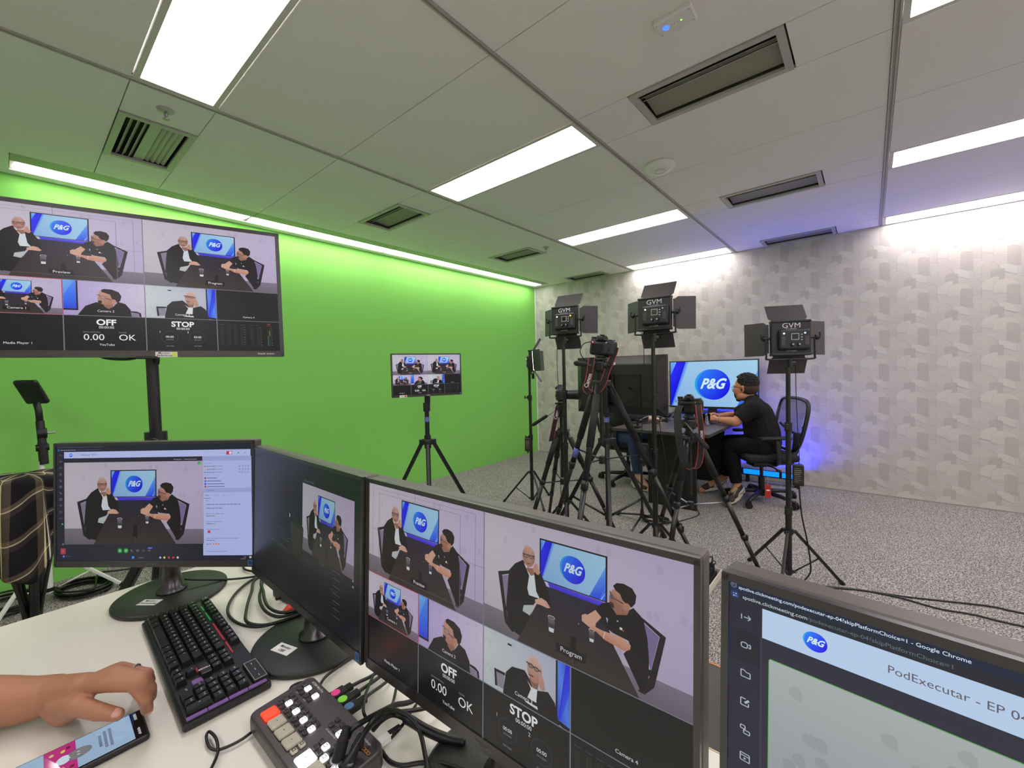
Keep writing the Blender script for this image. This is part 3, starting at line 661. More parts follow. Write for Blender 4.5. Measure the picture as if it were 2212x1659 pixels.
def browser(cv):                      # monitor facing the camera: web meeting page
    cv.view(0, 0, 1, 1, (28, 58, 2162, 1278)); cv.rect(28, 58, 2162, 1278, (30,32,44)); cv.rect(28, 58, 2162, 122, (24,30,44))
    S = lambda v: (v-0)*1.0
    for i in range(26): cv.rect(50+i*20, 71, 62+i*20+(i*7) % 6, 76, (84,96,124))
    cv.ell(60, 104, 13, 13, (44,80,150), 12)
    for i in range(24): cv.rect(82+i*19, 101, 94+i*19+(i*5) % 5, 108, (150,165,196) if i < 9 else (66,76,98))
    cv.rect(106, 124, 2148, 192, (172,182,226)); pg_disc(cv, 196, 158, 18); cv.text(296, 164, 'PodExecutar - EP 04', 22, (60,62,90)); 
    cv.rect(1890, 142, 1952, 178, (190,44,66)); cv.ell(1934, 160, 16, 16, (215,205,230), 16); cv.text(1826, 164, 'Ao vivo', 14, (110,110,140)); cv.poly([(2002,168),(2026,150),(2026,168)], (70,150,90)); cv.text(2080, 163, 'sair', 16, (70,60,90), bold=0.02)
    cv.rect(1632, 192, 2156, 1226, (166,176,222)); cv.rect(1632, 192, 2156, 240, (148,158,206))
    cv.text(1320, 224, 'Vista da galeria   |   Vista do apresentador', 15, (190,194,214))
    for i, y in enumerate((298, 330, 361)):
        cv.text(1674, y+5, 'Spotlive Staff', 17, (44,46,74), bold=0.01); cv.rect(1760, y-3, 1850, y+1, (110,118,164))
        cv.ell(1660, y, 9, 9, [(120,126,160), (222,160,40), (120,126,160)][i], 12)
        for j in range(4): cv.line([(2026+j*30,y-6),(2038+j*30,y-6),(2038+j*30,y+6),(2026+j*30,y+6),(2026+j*30,y-6)], 2.4, (70,76,120))
    cv.rect(1650, 264, 1734, 268, (120,126,170)); cv.rect(1650, 388, 1700, 391, (120,126,170))
    for y, c in ((421, (190,40,60)), (452, (50,110,220)), (482, (80,50,190)), (510, (190,40,50))): cv.ell(1662, y, 11, 11, c, 12); cv.rect(1680, y-4, 1770+(y % 7)*16, y+3, (84,90,140))
    cv.rect(1636, 526, 2156, 572, (148,158,206)); cv.rect(1680, 545, 1750, 550, (110,116,160)); cv.text(1656, 607, 'Público', 16, (40,44,80), bold=0.01); cv.text(1732, 607, 'Transcrição', 15, (110,116,160)); cv.text(1830, 607, 'Privado', 15, (110,116,160)); cv.line([(1642,632),(1716,632)], 4, (40,44,90))
    for y, x in ((656,1690), (696,2036), (736,1842), (794,1866), (816,1760), (875,1838), (897,1745), (957,1820), (1050,2010), (1070,1756), (1109,1720), (1186,1896)): 
        xx = 1666
        while xx < x: w = 16+(xx*7+y) % 40; cv.rect(xx, y-3, min(xx+w, x), y+3, (84,88,128) if y in (696,736,816,897,1070,1109) else (124,132,178)); xx += w+6
    cv.ell(1696, 981, 16, 16, (200,50,60), 12); cv.ell(1772, 816, 7, 7, (230,180,60), 8); cv.ell(1760, 897, 7, 7, (214,120,60), 8)
    for x in (1745, 1772, 1799): cv.ell(x, 1108, 8, 8, (214,90,60), 8)
    cv.rect(28, 124, 120, 1226, (26,28,40))
    for i, y in enumerate((158, 226, 292, 360, 428, 494, 560, 626, 692, 760, 828)): icon(cv, 82, y, 12, (0,1,2,3,4,5,4,5,1,2,0)[i], (120,126,150), 2.4)
    cv.ell(98, 888, 9, 9, (60,180,120), 12); cv.ell(104, 1102, 10, 10, (110,116,140), 12); cv.rect(76, 1146, 132, 1208, (160,52,72)); cv.ell(104, 1178, 10, 10, (190,90,100), 12)
    for x, c in ((730,(50,150,70)), (796,(50,150,70))): cv.ell(x, 1173, 25, 25, c, 18); cv.ell(x, 1173, 10, 10, (120,200,130), 12)
    for i, x in enumerate((858, 922, 986, 1050)): icon(cv, x, 1174, 11, (4,5,2,1)[i], (130,136,160), 2.4)
    cv.rect(1030, 1138, 1086, 1156, (50,70,190)); cv.text(1058, 1152, 'NOVO', 11, (200,206,240), 'C')
    cv.rect(28, 1228, 2162, 1278, (26,30,46)); cv.rect(860, 1232, 886, 1257, (40,140,220)); cv.text(936, 1251, 'Pesquisar', 15, (150,156,180))
    for x, c in ((1168,(140,170,220)), (1213,(220,190,90)), (1262,(180,60,60)), (1308,(200,50,50)), (1357,(200,190,180)), (2134,(200,180,160))): cv.ell(x, 1247, 12, 12, c, 12)
    cv.text(2060, 1250, '15:58', 13, (150,156,180)); cv.text(2030, 1268, '25/06/2025', 12, (150,156,180)); cv.ell(112, 1230, 12, 12, (110,110,190), 12); cv.text(134, 1232, 'Spotlive Live', 12, (120,126,150))
    x0, y0 = (122-28)/2134, (238-58)/1220; x1, y1 = (1640-28)/2134, (1105-58)/1220
    keep = cv.dim; cv.dim = 0.72; studio(cv, x0, y0, x1, y1); cv.dim = keep
    cv.view(0, 0, 1, 1, (28, 58, 2162, 1278)); cv.ell(1597, 261, 17, 17, (60,170,70), 16)
def fit(cv, x0, x1, y, t, c, bold=0.0, size=None):
    w = glyphs(t, bold)[2]; sz = size or (x1-x0)/w; cv.text(x0, y, t, sz, c, bold=bold, sx=(x1-x0)/(w*sz)); return sz
def browser_zoom(cv):                 # nearest monitor: the same page with the address bar enlarged
    cv.view(0, 0, 1, 1, (0, 0, 1000, 575)); cv.rect(0, 0, 1000, 575, (27,29,44)); cv.rect(0, 0, 1000, 13, (22,34,58)); cv.rect(0, 13, 1000, 28, (30,33,42))
    cv.ell(7.9, 4.5, 4.6, 4.6, (96,104,122), 14); cv.ell(7.9, 4.5, 3.2, 3.2, (40,50,70), 12); cv.ell(7, 3.6, 1.5, 1.5, (96,104,122), 8)
    fit(cv, 15, 269, 8.6, 'spotlive.clickmeeting.com/podexecutar-ep-04?skipPlatformChoice=1 - Google Chrome', (206,222,238), 0.006, 7.2)
    cv.ell(9.7, 19.6, 6.6, 6.6, (30,52,96), 20); cv.line([(6.5,18),(9,18)], 0.9, (160,190,230)); cv.line([(10.4,21.6),(13,21.6)], 0.9, (160,190,230)); cv.ell(11.4, 18, 1.2, 1.2, (160,190,230), 10); cv.ell(8.2, 21.6, 1.2, 1.2, (160,190,230), 10)
    fit(cv, 21, 107, 22.4, 'spotlive.clickmeeting.com', (196,208,222), 0, 7.9); fit(cv, 107.5, 254, 22.4, '/podexecutar-ep-04?skipPlatformChoice=1', (96,104,118), 0, 7.9)
    cv.rect(0, 28, 1000, 575, (35,37,54)); cv.rect(0, 28, 47, 575, (30,32,48)); cv.rect(0, 74, 47, 124, (24,25,38)); cv.rect(0, 75, 1.3, 166, (26,54,170)); cv.rect(47, 74, 49.3, 575, (48,52,72))
    cv.rect(49.3, 28, 1000, 74, (176,198,226)); pg_disc(cv, 117.5, 50.5, 13.8, 0.98); cv.text(194.5, 55.5, 'PodExecutar - EP 04', 14.6, (92,88,98), sx=0.98)
    for i, y in enumerate((51.5, 96.4, 142.3, 188, 232.5, 277)): icon(cv, 26.5, y, 6.6, i, (166,172,190), 1.5)
    cv.poly([(61,102),(1000,102),(1000,575),(58.3,575),(58.3,105)], (86,160,70))
    def f(x, y): t = (y-100)/475; return tuple(a+(b-a)*t for a, b in zip((160,166,166), (108,114,126)))
    cv.grid(59.4, 103.2, 1000, 575, None, 10, 6, f); rnd = random.Random(4)
    for i in range(120):
        x, y = 70+rnd.random()*900, 120+rnd.random()*440; w = 8; c = tuple(v*0.94 for v in f(x, y)); cv.poly([(x-w, y), (x-w*0.5, y-w*0.7), (x+w*0.5, y-w*0.8), (x+w, y), (x+w, y+w*1.6), (x-w*0.2, y+w*1.5), (x-w, y+w)], c)
def dark_ui(cv):                      # monitor seen at a steep angle: dark application window
    cv.view(0, 0, 1, 1, (0, 0, 1000, 562))
    cv.rect(0, 0, 1000, 562, (19,21,25)); cv.rect(0, 0, 400, 40, (17,20,27)); cv.text(560, 68, 'Programa (Saída)', 13, (74,78,86)); cv.text(30, 22, 'OBS 30.1.2 - Perfil: Sem nome', 10, (52,56,66))
    rnd = random.Random(2)
    for (x, y, n) in ((430,170,4), (420,190,5), (455,212,4), (460,228,5)): cv.text(x, y, 'Cena', 9, (70,80,84))
    cv.rect(424, 222, 430, 236, (170,176,180))
    for i in range(22):
        x = 150+rnd.random()*420; y = 285+rnd.random()*90+x*0.02; xx = x
        for j in range(4): w = 8+rnd.random()*16; cv.rect(xx, y, xx+w, y+3, (52,56,62)); xx += w+4
    for i in range(7): cv.rect(805, 345+i*26, 860, 348+i*26, (64,66,66)); cv.rect(800, 358+i*26, 835, 360+i*26, (46,48,50))
    for x, y in ((512, 330), (514, 372), (950, 340), (950, 360)): cv.ell(x, y, 4, 4, (130,132,134), 10)
    cv.text(525, 330, 'Mixer de áudio', 11, (86,90,92)); cv.text(700, 352, 'Controles', 11, (86,90,92))
    cv.dim = 0.55; studio(cv, 0.55, 0.135, 0.955, 0.60); cv.dim = 1.0

# ------------------------------------------------------------------ desktop monitors
def screen(cv, name, parent, M=None, label=None, mt=None): return cv.mb.build(name, mt or M_screen, parent, label=label, M=M)
def monitor(loc, head, zc, back, paint, name, label, sticker=None, dim=1.0, tilt=0.05, stick_pos=None, fade=None, mt=None, logo=True):
    """24 inch desktop monitor on a round foot; head = direction the screen faces"""
    t = thing(name, label, 'monitor', loc, head+PI/2, group=None)
    m = MB(); m.lathe([(0.002,0),(0.118,0),(0.124,0.003),(0.124,0.009),(0.118,0.0125),(0.03,0.0145),(0.002,0.0145)], 64); b = m.build('foot', M_foot, t)
    if sticker:
        m = MB(); SM = TR(*stick_pos[:2], 0.0142) @ RZ(stick_pos[2]); m.box((0, 0, 0), (0.048, 0.026, 0.0012), M=SM)
        for i, s in enumerate(sticker): text_mb(m, s, 0.0095, SM @ TR(0, 0.002-i*0.0105, 0.0011), mi=1, bold=0.01, shear=0.2, sx=0.95)
        m.build('paper_label', [M_label, M_ink], b, label='white paper label with handwriting')
    m = MB(); m.lathe([(0.002,0.0145),(0.034,0.0145),(0.034,0.02),(0.024,0.024),(0.021,0.06),(0.021,zc-0.03)], 32); m.box((0, -0.018, zc-0.02), (0.07, 0.03, 0.09), 0.01); m.build('stand_neck', M_bezel, t)
    S = TR(0, -back, zc) @ RX(-tilt)
    w, h = 0.541, 0.323
    m = MB(); m.box((0, 0.018, 0), (w, 0.028, h), 0.004, M=S, mi=1); m.box((0, 0.04, -0.02), (w*0.62, 0.03, h*0.62), 0.012, M=S, mi=1)
    m.box((0, 0.001, h/2-0.004), (w-0.002, 0.006, 0.007), M=S); m.box((0, 0.001, -h/2+0.0085), (w-0.004, 0.006, 0.017), M=S)
    for sx in (-1, 1): m.box((sx*(w/2-0.0035), 0.001, 0), (0.006, 0.006, h-0.004), M=S)
    hs = m.build('housing', [M_bezel, M_shell], t)
    if logo: m = MB(); text_mb(m, 'PHILIPS', 0.0085, S @ TR(0, -0.0025, -h/2+0.0055) @ FRONT, bold=0.012, space=1.1); m.build('logo', mat('logo_grey', (92,92,94), 0.5), hs)
    m = MB(); m.box((w/2-0.012, -0.0028, -h/2+0.011), (0.013, 0.0012, 0.015), M=S); m.box((w/2-0.012, -0.0036, -h/2+0.0115), (0.008, 0.0008, 0.009), M=S, mi=1); m.build('energy_sticker', [mat('sticker_blue', (70,110,150), 0.5), mat('sticker_teal', (40,70,120), 0.5)], hs)
    cv = Canvas(w-0.012, h-0.024); cv.dim = dim; cv.fade = fade; paint(cv)
    screen(cv, 'screen', t, S @ TR(0, -0.0006, 0.0045), mt=mt)
    return t
TZ = 0.75
R_ = math.radians
monitor((2.699, -5.262, TZ), R_(-52.4), 0.262, 0.042, browser, 'desktop_monitor', 'desktop monitor at the left of the white desk showing a web meeting page', ['Monitor', 'Clickmeeting'], 0.9, stick_pos=(-0.005, -0.062, 0.0))
monitor((3.206, -5.108, TZ), R_(-91.0), 0.247, 0.030, dark_ui, 'desktop_monitor', 'dark angled desktop monitor between the web meeting monitor and the multiview monitor', ['Monitor', 'OBS'], 1.0, stick_pos=(0.0, -0.066, 0.3))
monitor((3.748, -5.088, TZ), R_(-88.1), 0.245, 0.040, lambda cv: multiview(cv), 'desktop_monitor', 'middle foreground desktop monitor showing the camera multiview with a big Program picture', None, 0.70)
monitor((4.3118, -5.1157, TZ), R_(-95.2), 0.245, 0.040, browser_zoom, 'desktop_monitor', 'nearest desktop monitor in the lower right corner with an address bar across its top', None, 1.0)

# ------------------------------------------------------------------ the white desk they stand on
M_desk = mat('desk_white', (222,219,206), 0.38, var=0.02, scale=14, spec=0.4)
M_deskleg = mat('desk_leg_grey', (150,150,150), 0.4)
M_edge = mat('desk_edge_cream', (205,190,160), 0.6)
M_dark = mat('laminate_dark', (62,60,58), 0.45, var=0.05)
M_wood = mat('edge_wood', (170,118,78), 0.55, var=0.1)
DX0, DX1, DY0, DY1 = 2.546, 5.05, -6.15, -4.853
t = thing('work_desk', 'long white desk in the foreground under the row of monitors', 'desk', ((DX0+DX1)/2, (DY0+DY1)/2, 0))
cx, cy = (DX0+DX1)/2, (DY0+DY1)/2
MB().box((0, 0, TZ-0.0125), (DX1-DX0, DY1-DY0, 0.025), 0.002).build('tabletop', M_desk, t)
MB().box((0, (DY1-DY0)/2+0.001, TZ-0.0125), (DX1-DX0, 0.002, 0.025)).build('edge_band', M_edge, t)
for sx in (-1, 1):
    for sy in (-1, 1): MB().box((sx*((DX1-DX0)/2-0.12), sy*((DY1-DY0)/2-0.18), 0.3625), (0.05, 0.05, 0.725), 0.004).build('leg', M_deskleg, t)
m = MB(); m.box((0, 0.3, 0.70), (DX1-DX0-0.3, 0.04, 0.05)); m.box((0, -0.3, 0.70), (DX1-DX0-0.3, 0.04, 0.05)); m.build('crossbeam', M_deskleg, t)
t = thing('side_table', 'dark low table with a wooden edge strip behind the white desk, seen between two monitors', 'table', (4.2, -4.735, 0))
MB().box((0, 0, 0.72), (1.5, 0.20, 0.03), 0.001).build('tabletop', M_dark, t)
MB().box((0, 0.1025, 0.72), (1.5, 0.005, 0.032)).build('edge_band', M_wood, t, label='light wood edge strip')
for sx in (-0.7, 0.7): MB().box((sx, 0, 0.3525), (0.04, 0.16, 0.705)).build('leg', M_blackm, t)
# ------------------------------------------------------------------ stands, tripods, cameras, lights
def speaker_stand(name, label, loc, rz, r, hub, top, pr=0.0175, group=None, tape=None, knob=None):
    """black tripod screen stand: pole, hub, three straight legs, sleeve with struts"""
    t = thing(name, label, 'stand', (loc[0], loc[1], 0), rz, group)
    m = MB(); m.cyl((0,0,0.16), (0,0,hub+0.25), pr); m.cyl((0,0,hub+0.2), (0,0,top), pr*0.82); m.build('pole', M_blackm, t)
    m = MB(); m.box((0, 0, hub), (0.07, 0.07, 0.045), 0.008, M=RZ(0.3)); m.cyl((0,0,hub-0.05), (0,0,hub+0.05), pr*1.45)
    for i in range(3): m.box((0.042, 0, hub-0.005), (0.05, 0.035, 0.04), 0.004, M=RZ(i*2*PI/3))
    m.build('hub', M_black, t)
    for i in range(3):
        a = i*2*PI/3; ca, sa = math.cos(a), math.sin(a)
        m = MB(); d = Vector((r-0.05, 0, -hub+0.02)); L = d.length
        Mx = RZ(a) @ TR(0.05, 0, hub-0.01) @ d.to_track_quat('Z', 'Y').to_matrix().to_4x4()
        m.box((0, 0, L/2), (0.022, 0.028, L), 0.004, M=Mx); lg = m.build('leg', M_blackm, t)
        MB().cyl((ca*(r-0.02), sa*(r-0.02), 0.028), (ca*(r+0.005), sa*(r+0.005), 0.0), 0.019, 0.021).build('rubber_foot', M_rubber, lg)
        m = MB(); k = 0.42; q = Vector((0.05, 0, hub)).lerp(Vector((r, 0, 0)), 1-k)
        m.tube([RZ(a) @ Vector((0.02, 0, hub*0.30)), RZ(a) @ Vector((q.x, 0, q.z))], 0.009, 6); m.build('brace', M_blackm, t)
    m = MB(); m.cyl((0,0,hub*0.27), (0,0,hub*0.35), pr*1.5); m.build('lower_collar', M_black, t)
    kz = knob or hub+0.27
    m = MB(); m.cyl((0,0,kz-0.035), (0,0,kz+0.03), pr*1.5); m.box((0.0, 0, kz), (0.05, 0.03, 0.03), 0.005); m.build('collar', M_black, t)
    m = MB(); m.cyl((0.02,0.0,kz), (0.05,0.0,kz), 0.006); m.cyl((0.045,0,kz), (0.065,0,kz), 0.017, n=8); m.build('clamp_knob', M_knob, t)
    if tape: m = MB(); m.cyl((0,0,tape-0.018), (0,0,tape+0.018), pr*1.12); m.build('tape_band', M_blue_tape, t, label='strip of blue tape')
    return t
def light_stand(name, label, loc, rz, top, group='light stands', r=0.29, hub=0.312, ring=0.045, collars=(0.66, 1.06), white=False, feet=None):
    t = thing(name, label, 'light stand', (loc[0], loc[1], 0), rz, group); mt = M_white if white else M_blackm
    m = MB(); m.cyl((0,0,ring-0.02), (0,0,collars[0]), 0.0175); m.build('lower_pole', mt, t)
    m = MB(); m.cyl((0,0,collars[0]-0.02), (0,0,collars[1]), 0.0150); m.build('middle_pole', mt, t)
    m = MB(); m.cyl((0,0,collars[1]-0.02), (0,0,top), 0.0125); m.build('upper_pole', mt, t)
    for z in collars:
        m = MB(); m.cyl((0,0,z-0.03), (0,0,z+0.022), 0.021); m.box((0.018, 0, z), (0.03, 0.018, 0.03), 0.004); cl = m.build('collar', M_black, t)
        m = MB(); m.cyl((0.02,0,z), (0.045,0,z), 0.005, n=8); m.box((0.05, 0, z), (0.012, 0.012, 0.034), 0.004); m.build('wing_knob', M_knob, cl)
    m = MB(); m.cyl((0,0,hub-0.02), (0,0,hub+0.012), 0.024)
    for i in range(3): m.box((0.03, 0, hub-0.004), (0.028, 0.022, 0.018), 0.003, M=RZ(i*2*PI/3))
    m.build('hub', M_black, t)
    m = MB(); m.cyl((0,0,ring-0.01), (0,0,ring+0.012), 0.022)
    for i in range(3): m.box((0.026, 0, ring), (0.022, 0.02, 0.014), 0.002, M=RZ(i*2*PI/3))
    m.build('lower_hub', M_black, t)
    for i in range(3):
        a = i*2*PI/3; d = Vector((r-0.036, 0, -hub+0.008)); L = d.length
        Mx = RZ(a) @ TR(0.036, 0, hub-0.004) @ d.to_track_quat('Z', 'Y').to_matrix().to_4x4()
        m = MB(); m.box((0, 0, L/2), (0.016, 0.018, L), 0.003, M=Mx); lg = m.build('leg', mt, t)
        m = MB(); m.box((0, 0, L-0.008), (0.021, 0.023, 0.03), 0.005, M=Mx); m.build('rubber_foot', M_rubber, lg)
        q = Vector((0.036, 0, hub)).lerp(Vector((r, 0, 0)), 0.52)
        m = MB(); m.tube([RZ(a) @ Vector((0.03, 0.0, ring)), RZ(a) @ Vector((q.x, 0, q.z+0.004))], 0.0055, 6, flat=0.7)
        m.build('brace', mt, t)
    return t
def light_panel(label, loc, head, pitch=0.0, txt=True, led=(255,255,240)):
    """square LED panel seen from behind; local +y = shining direction; origin = panel centre"""
    t = thing('video_light', label, 'video light', loc, group='black video light panels', rot=(pitch, 0, head-PI/2))
    w, h, d = 0.215, 0.205, 0.035
    m = MB(); m.box((0, 0, 0), (w, d, h), 0.008); m.box((0.012, -0.026, -0.012), (w*0.78, 0.034, h*0.60), 0.012)
    m.box((0, 0.0, h/2-0.003), (w, 0.045, 0.014), 0.004); m.box((0, 0.0, -h/2+0.003), (w, 0.045, 0.014), 0.004); bd = m.build('body', M_black, t)
    m = MB(); m.box((0, d/2+0.001, 0), (w-0.02, 0.002, h-0.02)); m.build('diffuser', mat('video_diffuser', (240,240,235), 0.6, emit=(255,244,225), es=VIDEO_E), t)
    S = TR(0.012, -0.0435, -0.012)
    if txt:
        m = MB(); text_mb(m, 'GVM', 0.043, TR(0.0, -0.0185, h/2-0.043) @ FRONT, bold=0.0, sx=1.1, space=1.02); text_mb(m, 'Great Video Maker', 0.0075, TR(0.002, -0.0185, h/2-0.052) @ FRONT, bold=0.01)
        text_mb(m, 'GVM 800D', 0.012, TR(0, -0.0185, -h/2+0.02) @ FRONT); m.build('lettering', M_whiteink, bd, label='white maker lettering')
    m = MB(); m.box((0, 0, 0.016), (0.040, 0.003, 0.038), M=S); m.box((0, -0.001, 0.016), (0.034, 0.003, 0.032), M=S, mi=1); m.build('display', [mat('display_edge', (196,196,190), 0.5), mat('display_dark', (26,32,28), 0.2)], bd)
    for x in (-0.014, 0.020):
        m = MB(); m.cyl((x,0,-0.03), (x,-0.010,-0.03), 0.010, 0.0085, M=S); m.cyl((x,-0.0,-0.03), (x,-0.0022,-0.03), 0.0125, M=S); kb = m.build('dial', M_silver if False else M_knob, bd)
        m = MB(); m.cyl((x,-0.010,-0.03), (x,-0.0112,-0.03), 0.005, M=S); m.build('dial_cap', M_silver, kb)
    for z in (0.028, 0.012, -0.004):
        m = MB(); m.box((0.034, 0, z), (0.010, 0.006, 0.006), 0.002, M=S); m.build('button', M_silver, bd)
    for x, mm in ((-0.058, mat('led_white', (255,255,255), 0.4, emit=(255,255,250), es=5)), (0.052, mat('led_'+str(led[2]), led, 0.4, emit=led, es=4))):
        m = MB(); m.cyl((x,0.006,0.036), (x,-0.003,0.036), 0.0042, M=S, n=10); m.build('indicator', mm, bd)
    for x in (-0.062, 0.062): m = MB(); m.box((x, 0, -0.008), (0.022, 0.002, 0.052), 0.001, M=S); m.build('side_label', mat('panel_grey', (58,58,58), 0.5), bd)
    # yoke
    m = MB(); m.tube(cr([(-w/2-0.022,0,0.0),(-w/2-0.022,0,-h/2-0.005),(-w/2-0.012,0,-h/2-0.024),(0,0,-h/2-0.026),(w/2+0.012,0,-h/2-0.024),(w/2+0.022,0,-h/2-0.005),(w/2+0.022,0,0.0)], 4), 0.006, 8); yk = m.build('yoke', M_blackm, t)
    for sx in (-1, 1):
        m = MB(); m.cyl((sx*w/2,0,0), (sx*(w/2+0.04),0,0), 0.007); m.cyl((sx*(w/2+0.026),0,0), (sx*(w/2+0.042),0,0), 0.016, n=8); m.box((sx*(w/2+0.05), 0, 0.012), (0.008, 0.01, 0.035), 0.003); m.build('tilt_knob', M_knob, yk)
    m = MB(); m.cyl((0,0,-h/2-0.075), (0,0,-h/2-0.024), 0.013); m.box((0.016, 0, -h/2-0.05), (0.03, 0.02, 0.022), 0.005); m.build('spigot', M_blackm, yk)
    # barn doors (hinged along the front edges)
    def door(nm, M, w0, w1, l, sheen, text=None):
        m = MB(); v = [(-w0/2,0,0),(w0/2,0,0),(w0/2,0,0.012),(w1/2,0,0.03),(w1/2,0,l),(-w1/2,0,l),(-w1/2,0,0.03),(-w0/2,0,0.012)]
        n = len(v); m.add(v+[(x, 0.002, z) for x, y, z in v], [tuple(range(n)), tuple(reversed(range(n, 2*n)))]+[(i, n+i, n+(i+1) % n, (i+1) % n) for i in range(n)], M)
        o = m.build(nm, sheen, t); fix_normals(o)
        if text: m = MB(); text_mb(m, text, 0.042, M @ TR(0, -0.001, l*0.36) @ FRONT @ RZ(PI), bold=-0.006, sx=1.1, space=0.9, mi=0); m.build('lettering', mat('door_print', (120,120,120), 0.5), o)
        return o
    MD = mat('barn_door_metal', (52,50,50), 0.5, spec=0.7)
    f = d/2+0.004
    door('barn_door', TR(0, f, h/2) @ RX(-0.62), w*0.86, w*0.99, 0.135, MD)
    door('barn_door', TR(0, f, -h/2) @ RX(PI+0.5), w*0.80, w*0.96, 0.125, MD, 'GVM')
    door('barn_door', TR(w/2, f, 0) @ RY(PI/2) @ RX(-0.6), h*0.86, h*1.0, 0.14, MD)
    door('barn_door', TR(-w/2, f, 0) @ RY(-PI/2) @ RX(-0.6), h*0.86, h*1.0, 0.14, MD)
    return t
M_rig = mat('camera_body', (30,30,31), 0.5, var=0.15, scale=700, bump=0.15)
M_lcd = mat('camera_lcd', (10,11,13), 0.12)
M_lens = mat('lens_barrel', (20,20,21), 0.35)
M_glassf = mat('lens_glass', (20,22,36), 0.05, coat=1.0)
M_strapk = mat('strap_black', (26,24,24), 0.8); M_strapr = mat('strap_red', (176,60,50), 0.7)
def dslr(label, loc, head, pitch=0.0, roll=0.0, lens=0.11, strap=None, lr=0.036):
    """SLR camera; local +y is the lens direction, back with display faces -y; origin = base plate"""
    t = thing('slr_camera', label, 'camera', loc, group='black SLR cameras', rot=(pitch, roll, head-PI/2)); t.scale = (1.15, 1.15, 1.15)
    m = MB(); m.box((0.004, 0, 0.042), (0.128, 0.048, 0.078), 0.014, seg=3); m.box((0, 0.002, 0.083), (0.120, 0.036, 0.016), 0.007); body = m.build('body', M_rig, t)
    m = MB(); m.box((0.058, 0.016, 0.044), (0.034, 0.066, 0.082), 0.015, seg=3); m.build('grip', M_rig, t)
    m = MB(); m.add([(-0.030,-0.026,0.082),(0.030,-0.026,0.082),(0.022,-0.024,0.106),(-0.022,-0.024,0.106),(-0.033,0.03,0.082),(0.033,0.03,0.082),(0.017,0.02,0.112),(-0.017,0.02,0.112)], [(0,1,2,3),(5,4,7,6),(4,0,3,7),(1,5,6,2),(3,2,6,7),(4,5,1,0)]); m.box((0, -0.004, 0.112), (0.022, 0.026, 0.006), 0.002); pr = m.build('prism_housing', M_rig, t)
    m = MB(); m.box((0, -0.030, 0.090), (0.030, 0.014, 0.020), 0.005); m.box((0, -0.0375, 0.090), (0.018, 0.002, 0.011), 0.001, mi=1); m.build('eyepiece', [M_rubber, M_lcd], pr)
    m = MB(); m.box((-0.014, -0.026, 0.040), (0.070, 0.004, 0.052), 0.002); m.box((-0.014, -0.0285, 0.040), (0.062, 0.002, 0.043), mi=1); m.build('display', [M_black, M_lcd], body)
    m = MB(); m.cyl((0.043,-0.022,0.038), (0.043,-0.029,0.038), 0.0125); m.cyl((0.043,-0.028,0.038), (0.043,-0.031,0.038), 0.006); m.build('control_wheel', M_knob, body)
    for x, z in ((0.034,0.070),(0.048,0.068),(0.056,0.060),(0.030,0.058),(0.034,0.016),(0.052,0.016)): m = MB(); m.cyl((x,-0.023,z), (x,-0.0275,z), 0.0035, n=10); m.build('button', M_silver if (x, z) == (0.034,0.070) else M_knob, body)
    m = MB(); m.cyl((-0.046,0,0.088), (-0.046,0,0.101), 0.015, n=20); m.build('mode_dial', M_knob, t)
    m = MB(); m.cyl((0.056,0.026,0.084), (0.056,0.026,0.091), 0.008); m.build('shutter_button', M_knob, t)
    m = MB(); y0 = 0.022; L = lens; m.cyl((0,y0,0.042), (0,y0+0.01,0.042), lr*0.92, n=28); m.cyl((0,y0+0.01,0.042), (0,y0+L*0.5,0.042), lr*0.9, lr*0.92, n=28); m.cyl((0,y0+L*0.5,0.042), (0,y0+L*0.82,0.042), lr*0.97, n=28); m.cyl((0,y0+L*0.82,0.042), (0,y0+L,0.042), lr*1.04, n=28); ln = m.build('lens', M_lens, t)
    m = MB(); m.cyl((0,y0+L-0.004,0.042), (0,y0+L+0.0008,0.042), lr*0.86, n=28); m.build('front_element', M_glassf, ln)
    for sx in (-1, 1): m = MB(); m.tube([(sx*0.062,-0.004,0.078),(sx*0.072,-0.006,0.082),(sx*0.073,-0.006,0.070),(sx*0.064,-0.004,0.072)], 0.002, 6); m.build('strap_lug', M_silver, t)
    m = MB(); m.box((0, 0.004, -0.004), (0.05, 0.045, 0.008), 0.002); m.build('quick_release_plate', M_black, t)
    return t
